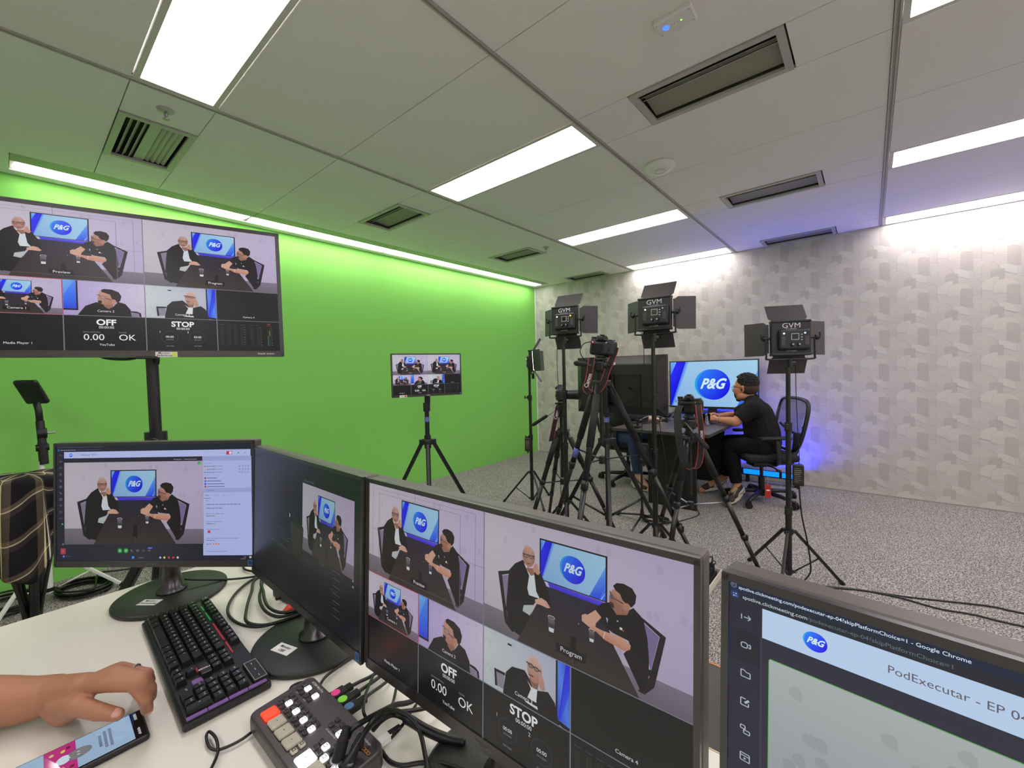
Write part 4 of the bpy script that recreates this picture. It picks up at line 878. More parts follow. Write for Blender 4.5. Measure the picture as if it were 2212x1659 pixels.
def ribbon(pts, w, axis, name='camera_strap', parent=None, word=None, M=None, red=True, wordat=0.3, flip=False, size=None):
    """flat strap along pts; axis = direction of the strap's width"""
    P_ = cr(pts, 6); ax = [Vector(axis[min(int(i*len(axis)/len(P_)), len(axis)-1)]).normalized() for i in range(len(P_))] if isinstance(axis, list) else [Vector(axis).normalized()]*len(P_)
    T_ = [(P_[min(i+1, len(P_)-1)]-P_[max(i-1, 0)]).normalized() for i in range(len(P_))]
    m = MB(); e = 0.0035 if red else 0
    def band(a0, a1, th, mi):
        rings = []
        for p, a, t in zip(P_, ax, T_):
            n = t.cross(a).normalized(); rings.append([p+a*a0+n*th, p+a*a1+n*th, p+a*a1-n*th, p+a*a0-n*th])
        m.loft(rings, smooth=False, mi=mi)
    band(-w/2+e, w/2-e, 0.0011, 0)
    if red: band(-w/2, -w/2+e, 0.0015, 1); band(w/2-e, w/2, 0.0015, 1)
    if word:
        i = int(len(P_)*wordat); t = T_[i]; a = ax[i]; n = t.cross(a).normalized()
        for sg in (1, -1):
            tt = t if not flip else -t; nn = n*sg; yy = nn.cross(tt)
            Mx = Matrix((( tt.x, yy.x, nn.x, 0), (tt.y, yy.y, nn.y, 0), (tt.z, yy.z, nn.z, 0), (0,0,0,1))); Mx.translation = P_[i]+nn*0.0018
            if sg == 1 or True: text_mb(m, word, size or w*0.8, Mx @ TR(0, -w*0.26, 0), mi=2, bold=0.02)
    return m.build(name, [M_strapk, M_strapr, M_whiteink], parent, M=M)
def video_tripod(label, loc, phi, r, hub, head_z, grip=True, tape=None, handle=None, spread_z=None, shiny=False, drop=1.0):
    """fluid-head camera tripod; legs at angles phi + 120 i; head_z = plate height"""
    t = thing('camera_tripod', label, 'tripod', (loc[0], loc[1], 0), 0, group='black camera tripods')
    m = MB(); m.cyl((0,0,hub-0.38), (0,0,hub+0.02), 0.0125); m.cyl((0,0,hub), (0,0,head_z-0.12), 0.0145); m.build('centre_column', M_blackm, t)
    m = MB(); m.cyl((0,0,hub-0.03), (0,0,hub+0.03), 0.030); m.box((0,0,hub+0.005), (0.06,0.06,0.03), 0.008)
    for i in range(3): m.box((0.040, 0, hub-0.006), (0.045, 0.04, 0.036), 0.007, M=RZ(phi+i*2*PI/3))
    m.build('shoulder', M_black, t)
    m = MB(); m.cyl((0.02,0,hub+0.0), (0.075,0,hub+0.0), 0.006, M=RZ(phi+1.0)); m.cyl((0.06,0,hub), (0.085,0,hub), 0.013, n=8, M=RZ(phi+1.0)); m.build('crank', M_knob, t)
    sz = spread_z or hub*0.55
    for i in range(3):
        a = phi+i*2*PI/3; Q = lambda k: RZ(a) @ Vector((0.045+(r-0.045)*k, 0, hub*(1-k)))
        m = MB(); m.tube([Q(0), Q(0.47)], 0.0190, 12, flat=0.8); m.tube([Q(0.44), Q(0.76)], 0.0165, 12, flat=0.8); m.tube([Q(0.73), Q(0.985)], 0.0138, 12, flat=0.85); lg = m.build('leg', M_blackm, t)
        if grip and i != 9: m = MB(); m.tube([Q(0.06), Q(0.30)], 0.0225, 14); m.build('foam_grip', M_rubber, lg)
        for k in (0.46, 0.75):
            m = MB(); m.tube([Q(k-0.018), Q(k+0.018)], 0.0215 if k < 0.5 else 0.018, 12); m.box((0,0,0), (0.012, 0.03, 0.035), 0.004, M=TR(*Q(k)) @ RZ(a) @ TR(0.018, 0, 0)); m.build('leg_lock', M_black, lg)
        m = MB(); m.tube([Q(0.975), Q(0.998)], [0.014, 0.018], 12); m.build('rubber_foot', M_rubber, lg)
        if tape and i == tape[0]: m = MB(); m.tube([Q(tape[1]), Q(tape[1]+0.05)], 0.0195, 14); m.build('tape_band', M_blue_tape, lg, label='strip of blue tape')
        k = 1-(sz-0.0)/hub; q = Q(k)
        m = MB(); m.tube([(0,0,sz-0.03), tuple(q)], 0.0055, 6, flat=0.8); m.build('spreader_arm', M_silver if shiny else M_blackm, t)
    m = MB(); m.cyl((0,0,sz-0.055), (0,0,sz-0.01), 0.021); m.build('spreader_hub', M_black, t)
    z = head_z
    m = MB(); m.cyl((0,0,z-0.125), (0,0,z-0.105), 0.034, n=24); m.cyl((0,0,z-0.105), (0,0,z-0.085), 0.026, n=24); m.build('pan_base', M_black, t)
    ha = handle if handle is not None else (phi+2.2)
    m = MB(); Mh = RZ(ha); m.box((0,0,z-0.055), (0.075, 0.062, 0.07), 0.014, M=Mh); m.cyl((0,-0.05,z-0.052), (0,0.05,z-0.052), 0.027, n=20, M=Mh); m.box((0,0,z-0.012), (0.085, 0.055, 0.014), 0.004, M=Mh); hd = m.build('fluid_head', M_black, t)
    m = MB()
    m = MB(); m.cyl((0,0.048,z-0.052), (0,0.066,z-0.052), 0.012, M=Mh, n=10); m.build('tilt_knob', M_knob, hd)
    m = MB(); m.cyl((0.03,-0.035,z-0.05), (0.15,-0.035,z-0.05-0.075*drop), 0.0055, M=Mh); hb = m.build('pan_bar', M_silver, hd)
    m = MB(); m.tube([Mh @ Vector(p) for p in ((0.14,-0.035,z-0.05-0.069*drop),(0.15,-0.035,z-0.05-0.075*drop),(0.27,-0.035,z-0.05-0.15*drop),(0.285,-0.035,z-0.05-0.159*drop))], [0.008,0.0135,0.0155,0.012], 14); m.build('pan_grip', M_rubber, hb)
    return t
HD = lambda dx, dy: math.atan2(dy, dx)
# --- light stands with their panels
light_stand('light_stand', 'farthest light stand, in front of the corner of the green wall', (1.555,-2.195), R_(-150), 1.42, collars=(0.66, 1.06))
light_stand('light_stand', 'light stand left of the crossed tripods, under the left video light', (2.36,-2.80), R_(-60), 1.545, collars=(0.75, 1.15))
light_stand('light_stand', 'tall light stand in the middle, under the highest video light', (3.08,-2.86), R_(-62), 1.515, collars=(0.78, 1.14))
light_stand('light_stand', 'rightmost light stand with a power brick hanging on it', (3.763,-2.49), R_(-92), 1.31, collars=(0.44, 0.955), ring=0.06)
light_panel('thin video light panel seen from its side beside the corner of the green wall', (1.578,-2.18,1.42), R_(32), 0.05, led=(255,255,200))
light_panel('left video light panel with a glowing yellow dot, left of the black camera', (2.372,-2.79,1.703), R_(98), -0.04, led=(255,220,60))
light_panel('highest video light panel, in the middle', (3.09,-2.85,1.672), R_(92), -0.04, led=(90,90,90))
light_panel('right video light panel with two small glowing dots, by the seated man', (3.772,-2.48,1.487), R_(116), -0.03, led=(160,190,255))
# --- camera tripods
video_tripod('tallest camera tripod, in front with a camera over the black screen', (2.858,-3.146), R_(39.48), 0.623, 1.245, 1.40, tape=(1, 0.36), handle=R_(-84), spread_z=0.79, drop=-0.1)
video_tripod('left camera tripod behind the light stand with its handle pointing left', (2.208,-2.624), R_(20.6), 0.439, 0.8215, 1.065, handle=R_(190), spread_z=0.44)
video_tripod('camera tripod in front of the dark table with a shiny spreader', (3.230,-2.636), R_(145.8), 0.412, 0.857, 1.005, handle=R_(-46), spread_z=0.44, shiny=True, drop=0.7)
dslr('camera with a red edged strap above the black screen', (2.858,-3.146,1.41), R_(98), -0.10, 0.10, 0.10)
dslr('camera seen from the side with its long lens pointing right', (2.208,-2.624,1.075), R_(24), 0, 0, 0.155)
dslr('camera in front of the seated man, showing its dark back', (3.228,-2.636,1.015), R_(104), 0, 0, 0.10)
# ------------------------------------------------------------------ televisions on stands
def tv_front(loc, head, w, h, paint, name, label, parts, bz=0.012, bb=0.018, dep=0.045, tilt=0.0, dim=1.0, mt=None):
    """thin television facing local -y, origin = panel centre; parts(t) adds stand neck etc."""
    t = thing(name, label, 'television', loc, head+PI/2); S = RX(-tilt)
    m = MB(); m.box((0, 0.012, 0), (w, 0.022, h), 0.003, M=S); m.box((0, 0.034, -h*0.08), (w*0.8, 0.03, h*0.7), 0.012, M=S)
    m.box((0, 0.000, h/2-bz/2), (w-0.001, 0.006, bz), M=S); m.box((0, 0.000, -h/2+bb/2), (w-0.001, 0.006, bb), M=S)
    for sx in (-1, 1): m.box((sx*(w/2-bz/2), 0.000, 0), (bz, 0.006, h-0.001), M=S)
    hs = m.build('housing', M_bezel, t)
    cv = Canvas(w-2*bz, h-bz-bb); cv.dim = dim; paint(cv); screen(cv, 'screen', t, S @ TR(0, -0.001, (bb-bz)/2), mt=mt)
    parts(t, hs, S); return t
def mv_parts(t, hs, S):
    w, h = 0.72, 0.425
    m = MB(); m.box((0.20-0.155, -0.0045, -h/2+0.006), (0.052, 0.0015, 0.016), M=S); text_mb(m, 'Monitor', 0.0085, S @ TR(0.040, -0.0055, -h/2+0.0075) @ FRONT, mi=1, shear=0.2, bold=0.01); text_mb(m, 'Referência', 0.0085, S @ TR(0.040, -0.0055, -h/2+0.0005) @ FRONT, mi=1, shear=0.2, bold=0.01)
    m.box((0.064, -0.0056, -h/2+0.006), (0.011, 0.0006, 0.014), M=S, mi=2); m.build('paper_label', [M_label, M_ink, mat('marker_lime', (205,225,80), 0.6)], hs, label='handwritten label with a lime square')
    m = MB(); text_mb(m, 'DOLBY AUDIO', 0.0072, S @ TR(w/2-0.030, -0.0035, -h/2+0.006) @ FRONT, 'R', bold=0.01); m.build('lettering', M_whiteink, hs)
    MB().box((0, -0.0, -h/2-0.003), (0.05, 0.02, 0.007), 0.002, M=S).build('sensor_bump', M_black, hs)
    m = MB(); m.box((0, 0.055, 0), (0.12, 0.02, 0.16), 0.004, M=S); m.build('wall_bracket', M_blackm, t)
tv_front((2.484, -5.251, 1.614), R_(-17.0), 0.72, 0.425, multiview, 'large_screen', 'big screen at the left edge, in front of the green wall, showing the camera multiview', mv_parts, tilt=0.066, dim=0.92)
speaker_stand('screen_stand', 'black tripod stand holding the big screen at the left', (2.425,-5.233), R_(-20), 0.52, 0.80, 1.56, pr=0.019, group='tripod screen stands', knob=1.14)
def mini_parts(t, hs, S):
    w, h = 0.541, 0.323
    m = MB(); m.box((-0.19, -0.0045, -h/2+0.008), (0.055, 0.0015, 0.018), M=S); text_mb(m, 'Studio', 0.009, S @ TR(-0.198, -0.0055, -h/2+0.005) @ FRONT, mi=1, bold=0.01); m.box((-0.174, -0.0056, -h/2+0.008), (0.014, 0.0006, 0.014), M=S, mi=2); m.build('paper_label', [M_label, M_ink, mat('marker_red', (210,70,50), 0.6)], hs, label='white paper label with a red mark')
    m = MB(); text_mb(m, 'PHILIPS', 0.009, S @ TR(0, -0.0035, -h/2+0.005) @ FRONT, bold=0.02); m.build('logo', M_whiteink, hs)
    MB().box((w/2-0.012, -0.004, -h/2+0.012), (0.011, 0.0012, 0.013), M=S).build('energy_sticker', MATS['sticker_blue'], hs)
    m = MB(); m.box((0, 0.05, 0), (0.10, 0.02, 0.10), 0.004, M=S); m.box((0.02,0.055,-0.12), (0.02,0.014,0.2), 0.004); m.build('bracket', M_blackm, t)
tv_front((1.584, -3.486, 1.315), R_(-21.6), 0.541, 0.323, multiview, 'small_screen', 'small screen on a tripod standing in front of the green wall', mini_parts, bz=0.009, bb=0.017, dim=0.95)
speaker_stand('screen_stand', 'black tripod stand with blue tape under the small screen by the green wall', (1.535,-3.467), R_(-38.5), 0.50, 0.80, 1.36, group='tripod screen stands', tape=0.973, knob=1.07)
def pg_paint(cv):
    cv.view(0, 0, 1, 1, (0, 0, 1000, 566)); pg_slide(cv, 0, 0, 1000, 566); pg_disc(cv, 512, 290, 190)
def pg_parts(t, hs, S):
    m = MB(); m.box((0, 0.02, -0.57/2-0.02), (0.10, 0.025, 0.08), 0.006); m.box((0, 0.02, -0.285-0.062), (0.42, 0.20, 0.012), 0.004); m.build('table_stand', M_black, t)
tv_front((2.715, -0.175, 1.1085), R_(-86.0), 0.97, 0.57, pg_paint, 'wall_television', 'television by the wallpaper showing a round blue logo slide', pg_parts, bz=0.012, bb=0.02, dim=1.0)
# television seen from behind
t = thing('television', 'black television seen from behind, hiding the far side of the dark table', 'television', (2.722,-2.632,1.205), R_(-3.3))
w, h = 0.73, 0.425
def ring_(x, z, y): return [(-x/2, y, -z/2), (x/2, y, -z/2), (x/2, y, z/2), (-x/2, y, z/2)]
M_tvb = mat('television_back', (40,39,38), 0.33, var=0.06, scale=500, bump=0.04)
m = MB(); m.loft([ring_(w, h, 0.03), ring_(w, h, 0.012), ring_(w-0.012, h-0.012, 0.006), ring_(w-0.11, h-0.11, -0.028), ring_(w-0.13, h-0.13, -0.032)], smooth=False)
bk = m.build('back_cover', M_tvb, t); fix_normals(bk)
m = MB(); m.loft([ring_(0.33, 0.225, -0.030), ring_(0.33, 0.225, -0.040), ring_(0.315, 0.21, -0.040), ring_(0.315, 0.21, -0.034)], M=TR(0.03, 0, -0.035), smooth=False); fix_normals(m.build('port_recess', M_black, bk))
for i in range(4): m = MB(); m.box((-0.055, -0.036, 0.045-i*0.013), (0.11-i*0.012, 0.006, 0.005), 0.002); m.build('vent_rib', M_black, bk)
for x in (-0.225, 0.225): m = MB(); m.box((x, -0.034, -0.105), (0.10, 0.006, 0.006), 0.002); m.build('moulded_rib', M_black, bk)
m = MB(); m.box((-0.035, -0.022, 0.158), (0.052, 0.002, 0.019), M=TR(0,0,0) ); text_mb(m, 'RETORNO', 0.009, TR(-0.035, -0.0235, 0.155) @ FRONT, mi=1, bold=0.01); m.build('paper_label', [M_label, M_ink], bk, label='white paper label on the back', M=TR(0.005,-0.008,0))
m = MB(); m.tube(cr([(0.115,-0.04,-0.02),(0.15,-0.05,-0.02),(0.168,-0.05,-0.05),(0.15,-0.05,-0.085),(0.08,-0.06,-0.12),(0.0,-0.06,-0.14),(-0.05,-0.06,-0.2)]), 0.0022, 6); m.box((0.112,-0.042,-0.02), (0.008,0.02,0.014), 0.002); m.build('power_cord', M_cable, t)
m = MB(); m.box((-0.06, -0.045, -0.02), (0.10, 0.02, 0.22), 0.004); m.box((-0.06, -0.062, -0.02), (0.035, 0.02, 0.30), 0.004)
for i in range(4): m.box((-0.06, -0.0725, 0.0-i*0.018), (0.024, 0.001, 0.004))
m.build('mount_bracket', M_blackm, t)
m = MB(); m.box((0, 0.031, 0), (w-0.02, 0.002, h-0.02)); m.build('screen', M_lcd, t)
speaker_stand('screen_stand', 'black tripod stand with blue tape below the television seen from behind', (2.668,-2.716), R_(-60), 0.50, 0.80, 1.30, group='tripod screen stands', tape=0.955, knob=1.02)

# ------------------------------------------------------------------ dark studio table and what lies on it
TT = 0.75
M_tt = mat('table_laminate', (66,61,60), 0.42, var=0.06, scale=40, spec=0.45); M_tp = mat('table_panel', (20,19,20), 0.5)
t = thing('studio_table', 'dark table where the man in black sits', 'table', (2.665, -1.10, 0))
MB().box((0, 0.18, TT-0.014), (0.89, 1.68, 0.028), 0.002).build('tabletop', M_tt, t, M=TR(0, 0.0, 0))
MB().box((0.04, -0.407, 0.361), (0.45, 0.03, 0.722)).build('front_panel', M_tp, t)
MB().box((0.0, 0.75, 0.361), (0.45, 0.03, 0.722)).build('rear_panel', M_tp, t)
MB().box((0.0, 0.17, 0.60), (0.03, 1.12, 0.20)).build('crossbeam', M_tp, t)
M_glass = mat('clear_glass', (250,250,250), 0.02, trans=1.0, var=0); M_water = mat('water', (240,246,250), 0.0, trans=0.99, var=0)
def tumbler(x, y, label):
    t = thing('water_glass', label, 'glass', (x, y, TT), group='glasses of water on the dark table')
    m = MB(); m.lathe([(0.001,0.001),(0.029,0.001),(0.030,0.004),(0.037,0.105),(0.0353,0.105),(0.0283,0.012),(0.001,0.011)], 28); m.build('tumbler', M_glass, t)
    m = MB(); m.lathe([(0.001,0.0125),(0.0278,0.0125),(0.0312,0.058),(0.001,0.058)], 28); m.build('water', M_water, t)
tumbler(2.905, -1.085, 'glass of water at the clasped hands of the seated man'); tumbler(2.845, -1.13, 'glass of water left of the other, by the back of the camera')
t = thing('microphone', 'black table microphone with a pale badge lying near the television edge', 'microphone', (2.492,-0.96,TT))
m = MB(); m.tube(cr([(-0.10,-0.03,0.035),(-0.04,-0.01,0.05),(0.03,0.0,0.062),(0.09,0.01,0.066)]), [0.018]*6+[0.026]*7+[0.035]*5+[0.012], 16); m.build('body', M_rubber, t)
m = MB(); m.box((0.055,-0.034,0.066), (0.040,0.004,0.026), 0.001, M=RZ(0.1)); m.build('badge', mat('badge_pale', (120,130,150), 0.5), t)
m = MB(); m.cyl((-0.03,0,0), (-0.03,0,0.04), 0.006); m.cyl((-0.03,0,0), (-0.03,0,0.006), 0.045); m.build('base', M_blackm, t)
t = thing('microphone_boom', 'jointed black microphone arm clamped to the front edge of the dark table', 'microphone arm', (2.44,-1.66,TT))
m = MB(); m.box((0,0,0.012), (0.05,0.06,0.02), 0.004); m.box((0,-0.03,-0.05), (0.035,0.012,0.13), 0.003); m.box((0,0,-0.05), (0.035,0.05,0.012), 0.003); m.build('clamp', M_blackm, t)
m = MB(); m.cyl((0,0,-0.10), (0,0,-0.035), 0.006); m.cyl((0,0,-0.115), (0,0,-0.10), 0.014); m.build('clamp_screw', M_silver, t)
m = MB(); m.cyl((0,0,0.02), (0,0,0.075), 0.012); m.cyl((0,0,0.07), (0,0,0.085), 0.022); m.build('post', M_blackm, t)
m = MB(); m.tube([(0,0,0.05), (0.20,0.22,0.055)], 0.006, 8); m.tube([(0,0,0.065),(0.20,0.22,0.07)], 0.004, 8); m.tube([(-0.10,0.02,0.045),(0,0,0.05)], 0.010, 8); ar = m.build('lower_arm', M_blackm, t)
m = MB(); m.tube([(0.20,0.22,0.06), (0.13,0.60,0.07)], 0.006, 8); m.cyl((0.20,0.22,0.04), (0.20,0.22,0.085), 0.013); m.build('upper_arm', M_blackm, t)
m = MB(); m.tube(cr([(0.0,0.0,0.06),(0.05,0.08,0.10),(0.12,0.14,0.11),(0.19,0.22,0.08)]), 0.0028, 6); m.build('coiled_lead', mat('lead_light', (150,150,150), 0.5), t)

# ------------------------------------------------------------------ office chairs
M_mesh = mat('chair_mesh', (48,48,56), 0.7, alpha=0.62); M_chair = mat('chair_plastic', (22,22,24), 0.45); M_seat = mat('chair_fabric', (20,20,22), 0.85, var=0.15, scale=800, bump=0.2)
def office_chair(loc, rz, label):
    """faces local -y"""
    t = thing('office_chair', label, 'chair', loc, rz, group='black office chairs with mesh backs')
    m = MB(); m.box((0,0,0.455), (0.49,0.47,0.075), 0.035, seg=4); m.build('seat', M_seat, t)
    m = MB(); m.box((0,0.02,0.405), (0.40,0.36,0.03), 0.01); m.box((0,0,0.37), (0.16,0.22,0.05), 0.012); m.build('seat_pan', M_chair, t)
    m = MB(); m.tube(cr([(0.12,0.0,0.37),(0.20,0.02,0.365),(0.26,0.02,0.36)], 4), 0.006, 8); m.box((0.275,0.02,0.358), (0.05,0.03,0.012), 0.004); m.build('lever', M_chair, t)
    m = MB(); m.cyl((0,0,0.13), (0,0,0.37), 0.016); m.cyl((0,0,0.07), (0,0,0.24), 0.028); m.build('gas_column', M_chair, t)
    m = MB(); m.cyl((0,0,0.055), (0,0,0.115), 0.042); m.build('base_hub', M_chair, t)
    for i in range(5):
        a = i*2*PI/5+0.5
        m = MB(); m.tube([RZ(a) @ Vector((0.03,0,0.095)), RZ(a) @ Vector((0.20,0,0.085)), RZ(a) @ Vector((0.325,0,0.066))], [0.024,0.020,0.015], 8); lg = m.build('base_leg', M_chair, t)
        m = MB(); mm = RZ(a) @ TR(0.325,0,0) @ RZ(i*1.3)
        for s in (-1, 1): m.cyl((0.0,s*0.009,0.028), (0,s*0.027,0.028), 0.028, M=mm, n=18)
        m.cyl((0,-0.02,0.05), (0,0.02,0.05), 0.02, M=mm); m.build('caster', M_rubber, lg)
    fr = cr([(0.0,0.235,0.50),(0.16,0.225,0.52),(0.225,0.24,0.62),(0.245,0.275,0.80),(0.235,0.30,0.93),(0.18,0.305,0.985),(0,0.31,1.0),(-0.18,0.305,0.985),(-0.235,0.30,0.93),(-0.245,0.275,0.80),(-0.225,0.24,0.62),(-0.16,0.225,0.52),(0.0,0.235,0.50)], 5)
    m = MB(); m.tube(fr, 0.013, 8, flat=1.4, caps=False); m.build('back_frame', M_chair, t)
    m = MB(); zs = [0.52+0.46*i/9 for i in range(10)]; vs = []
    for z in zs:
        k = (z-0.52)/0.46; hw = 0.16+0.085*math.sin(PI*min(1, 0.12+k*0.62)) if k < 0.98 else 0.18; y = 0.232+0.075*k-0.03*math.sin(PI*k)
        for j in range(9): x = -hw+2*hw*j/8; vs.append((x, y+0.025*(1-(x/hw)**2), z))
    m.add(vs, [(i*9+j, i*9+j+1, (i+1)*9+j+1, (i+1)*9+j) for i in range(9) for j in range(8)], smooth=True); m.build('mesh_back', M_mesh, t)
    m = MB(); m.tube(cr([(0,0.10,0.385),(0,0.25,0.40),(0,0.315,0.50),(0,0.33,0.66)]), [0.026]*10+[0.02]*9, 10, flat=1.6); m.tube(cr([(-0.20,0.275,0.74),(-0.10,0.325,0.66),(0.10,0.325,0.66),(0.20,0.275,0.74)]), 0.012, 8); m.build('back_spine', M_chair, t)
    for s in (-1, 1):
        m = MB(); m.tube(cr([(s*0.18,0.02,0.40),(s*0.27,0.02,0.42),(s*0.285,0.015,0.52),(s*0.28,0.01,0.64)]), [0.02]*6+[0.028]*6+[0.034]*7, 8, flat=0.5); ar = m.build('arm_post', M_chair, t)
        m = MB(); m.box((0,0,0), (0.075,0.27,0.026), 0.012, M=TR(s*0.28,-0.01,0.655) @ RX(0.02)); m.build('arm_pad', M_rubber, ar)
    return t
office_chair((3.335,-0.83,0), R_(-55), 'black office chair under the man in the black polo')
office_chair((1.98,-0.90,0), R_(90), 'black office chair at the far left side of the dark table, mostly hidden')
t = thing('red_tag', 'red card hanging under the seat of the office chair', 'tag', (3.405,-0.93,0.125))
MB().box((0,0,0), (0.055,0.003,0.125), 0.001, M=RZ(0.5)).build('card', mat('red_card', (176,44,44), 0.5), t); MB().box((0,-0.002,0.01), (0.03,0.001,0.012), M=RZ(0.5)).build('printed_line', M_label, t)
MB().cyl((0,0,0.06), (0,0,0.24), 0.0012, n=6).build('string', M_label, t)

# ------------------------------------------------------------------ blue uplights along the far wall
M_blueE = mat('blue_light_face', (30,30,255), 0.4, emit=(22,40,255), es=BLUE_E)
M_cyanE = mat('blue_tube', (40,120,255), 0.4, emit=(0,120,255), es=1.6)
def uplight(loc, L, label, z0=0.085):
    t = thing('blue_uplight', label, 'light bar', loc, group='blue wall washing light bars')
    m = MB(); m.box((0,0.035,z0+0.022), (L,0.008,0.044)); m.box((0,-0.035,z0+0.035), (L,0.008,0.07)); m.box((0,0,z0), (L,0.07,0.008))
    for s in (-1, 1): m.box((s*(L/2+0.003),0,z0+0.035), (0.006,0.078,0.075))
    m.build('trough', M_blackm, t)
    m = MB(); m.box((0,0,z0+0.02), (L-0.01,0.05,0.006)); m.build('blue_face', M_blueE, t)
    for i in range(3):
        m = MB(); m.box(((i-1)*L/3.1,-0.041,z0+0.036), (L/3.6,0.004,0.055), 0.002); m.build('glowing_window', M_cyanE, t)
    for s in (-1, 1): m = MB(); m.box((s*L*0.4,0,z0/2), (0.03,0.06,z0)); m.build('foot', M_blackm, t)
    return t
uplight((3.31,-0.13,0), 0.58, 'glowing blue light bar on the floor behind the office chair')
t = thing('blue_light_strip', 'blue light strip behind the foot of the wall television', 'light strip', (2.70,-0.075,0.80))
MB().box((0,0,0), (0.80,0.02,0.02)).build('housing', M_blackm, t); MB().box((0,-0.011,0.0), (0.78,0.003,0.014)).build('glowing_face', mat('blue_strip', (30,30,255), 0.4, emit=(20,30,255), es=9), t)
# ------------------------------------------------------------------ people
def skin(name, col, seed=0): return mat(name, col, 0.5, var=0.07, scale=45, sub=0.12, spec=0.35, bump=0.03)
class Flesh:
    def __init__(s): s.m = MB()
    def cap(s, a, b, ra, rb, n=14, ends=(1, 1)):
        a, b = Vector(a), Vector(b)
        s.m.cyl(a, b, ra, rb, n=n); 
        if ends[0]: s.m.sph(a, ra*0.998, n, 8)
        if ends[1]: s.m.sph(b, rb*0.998, n, 8)
        return s
    def chain(s, pts, rs, **k):
        for i in range(len(pts)-1): s.cap(pts[i], pts[i+1], rs[i], rs[i+1], **k)
        return s
    def ell(s, c, r, M=None): s.m.sph((0,0,0), r, 20, 12, M=(TR(*c) if M is None else TR(*c) @ M)); return s
    def build(s, name, mt, parent, voxel, smooth=6, label=None, fac=0.5):
        o = s.m.build(name, mt, parent, label=label)
        r = o.modifiers.new('remesh', 'REMESH'); r.mode = 'VOXEL'; r.voxel_size = voxel; r.use_smooth_shade = True
        q = o.modifiers.new('smooth', 'SMOOTH'); q.factor = fac; q.iterations = smooth
        return o
def lerp(a, b, k): return Vector(a).lerp(Vector(b), k)
def frame_M(o, x, y):       # basis with local x along x, local y near y
    x = Vector(x).normalized(); z = x.cross(Vector(y)).normalized(); y = z.cross(x)
    M = Matrix(((x.x,y.x,z.x,0),(x.y,y.y,z.y,0),(x.z,y.z,z.z,0),(0,0,0,1))); M.translation = Vector(o); return M
def hand(F, wrist, fwd, up, side, curl=0.9, k=1.0):
    """palm + five bent fingers; side = +1 puts the thumb on local +y"""
    M = frame_M(wrist, fwd, Vector(up).cross(Vector(fwd)))    # local x forward, y left, z up
    P_ = lambda x, y, z: M @ Vector((x*k, y*k, z*k))
    F.chain([P_(0,0,0), P_(0.045,0,0.002)], [0.024*k, 0.028*k]); 
    for i, yy in enumerate((0.030, 0.010, -0.010, -0.028)):
        yy *= side; L = (0.040, 0.045, 0.042, 0.033)[i]; b = Vector((0.085-0.004*abs(i-1), yy, 0.004)); pts = [(0.03, yy*0.7, 0), tuple(b)]; a = 0.25
        p = b.copy()
        for j, l in enumerate((L, L*0.62, L*0.5)): a += curl*(0.55, 0.85, 0.6)[j]; p = p+Vector((l*math.cos(a), 0, -l*math.sin(a))); pts.append(tuple(p))
        F.chain([P_(*q) for q in pts], [0.013*k, 0.0105*k, 0.0092*k, 0.0082*k, 0.0070*k])
    F.chain([P_(0.015, side*0.022, -0.004), P_(0.045, side*0.045, -0.012), P_(0.075, side*0.050, -0.018), P_(0.098, side*0.042, -0.022)], [0.016*k, 0.0125*k, 0.0105*k, 0.0085*k])
def head_parts(t, M, skin_m, hair='curly', glasses=True, beard=True):
    F = Flesh(); c = lambda x, y, z: M @ Vector((x, y, z)); Q = M.to_3x3().to_4x4()
    E = lambda p, r: F.m.sph((0,0,0), r, 20, 14, M=M @ TR(*p))
    E((-0.012,0,0.035), (0.096,0.077,0.088)); E((0.028,0,-0.022), (0.064,0.064,0.084)); E((0.028,0,-0.078), (0.052,0.050,0.036)); E((0.066,0,-0.094), (0.022,0.026,0.020))
    for s in (-1, 1):
        E((0.052,s*0.036,-0.018), (0.034,0.026,0.034)); E((0.066,s*0.032,0.030), (0.022,0.028,0.012)); E((0.010,s*0.052,-0.066), (0.042,0.016,0.030))
        F.cap(c(-0.004,s*0.076,0.012), c(-0.012,s*0.084,0.018), 0.011, 0.009); F.cap(c(-0.012,s*0.084,0.018), c(-0.016,s*0.082,-0.010), 0.009, 0.008); F.cap(c(-0.016,s*0.082,-0.010), c(-0.006,s*0.076,-0.026), 0.008, 0.009)
        E((0.094,s*0.012,-0.026), (0.013,0.010,0.009))
    F.cap(c(0.082,0,0.022), c(0.106,0,-0.018), 0.009, 0.0125); F.cap(c(0.084,-0.018,-0.052), c(0.084,0.018,-0.052), 0.0085, 0.0085); F.cap(c(0.081,-0.015,-0.064), c(0.081,0.015,-0.064), 0.0088, 0.0088)
    return F
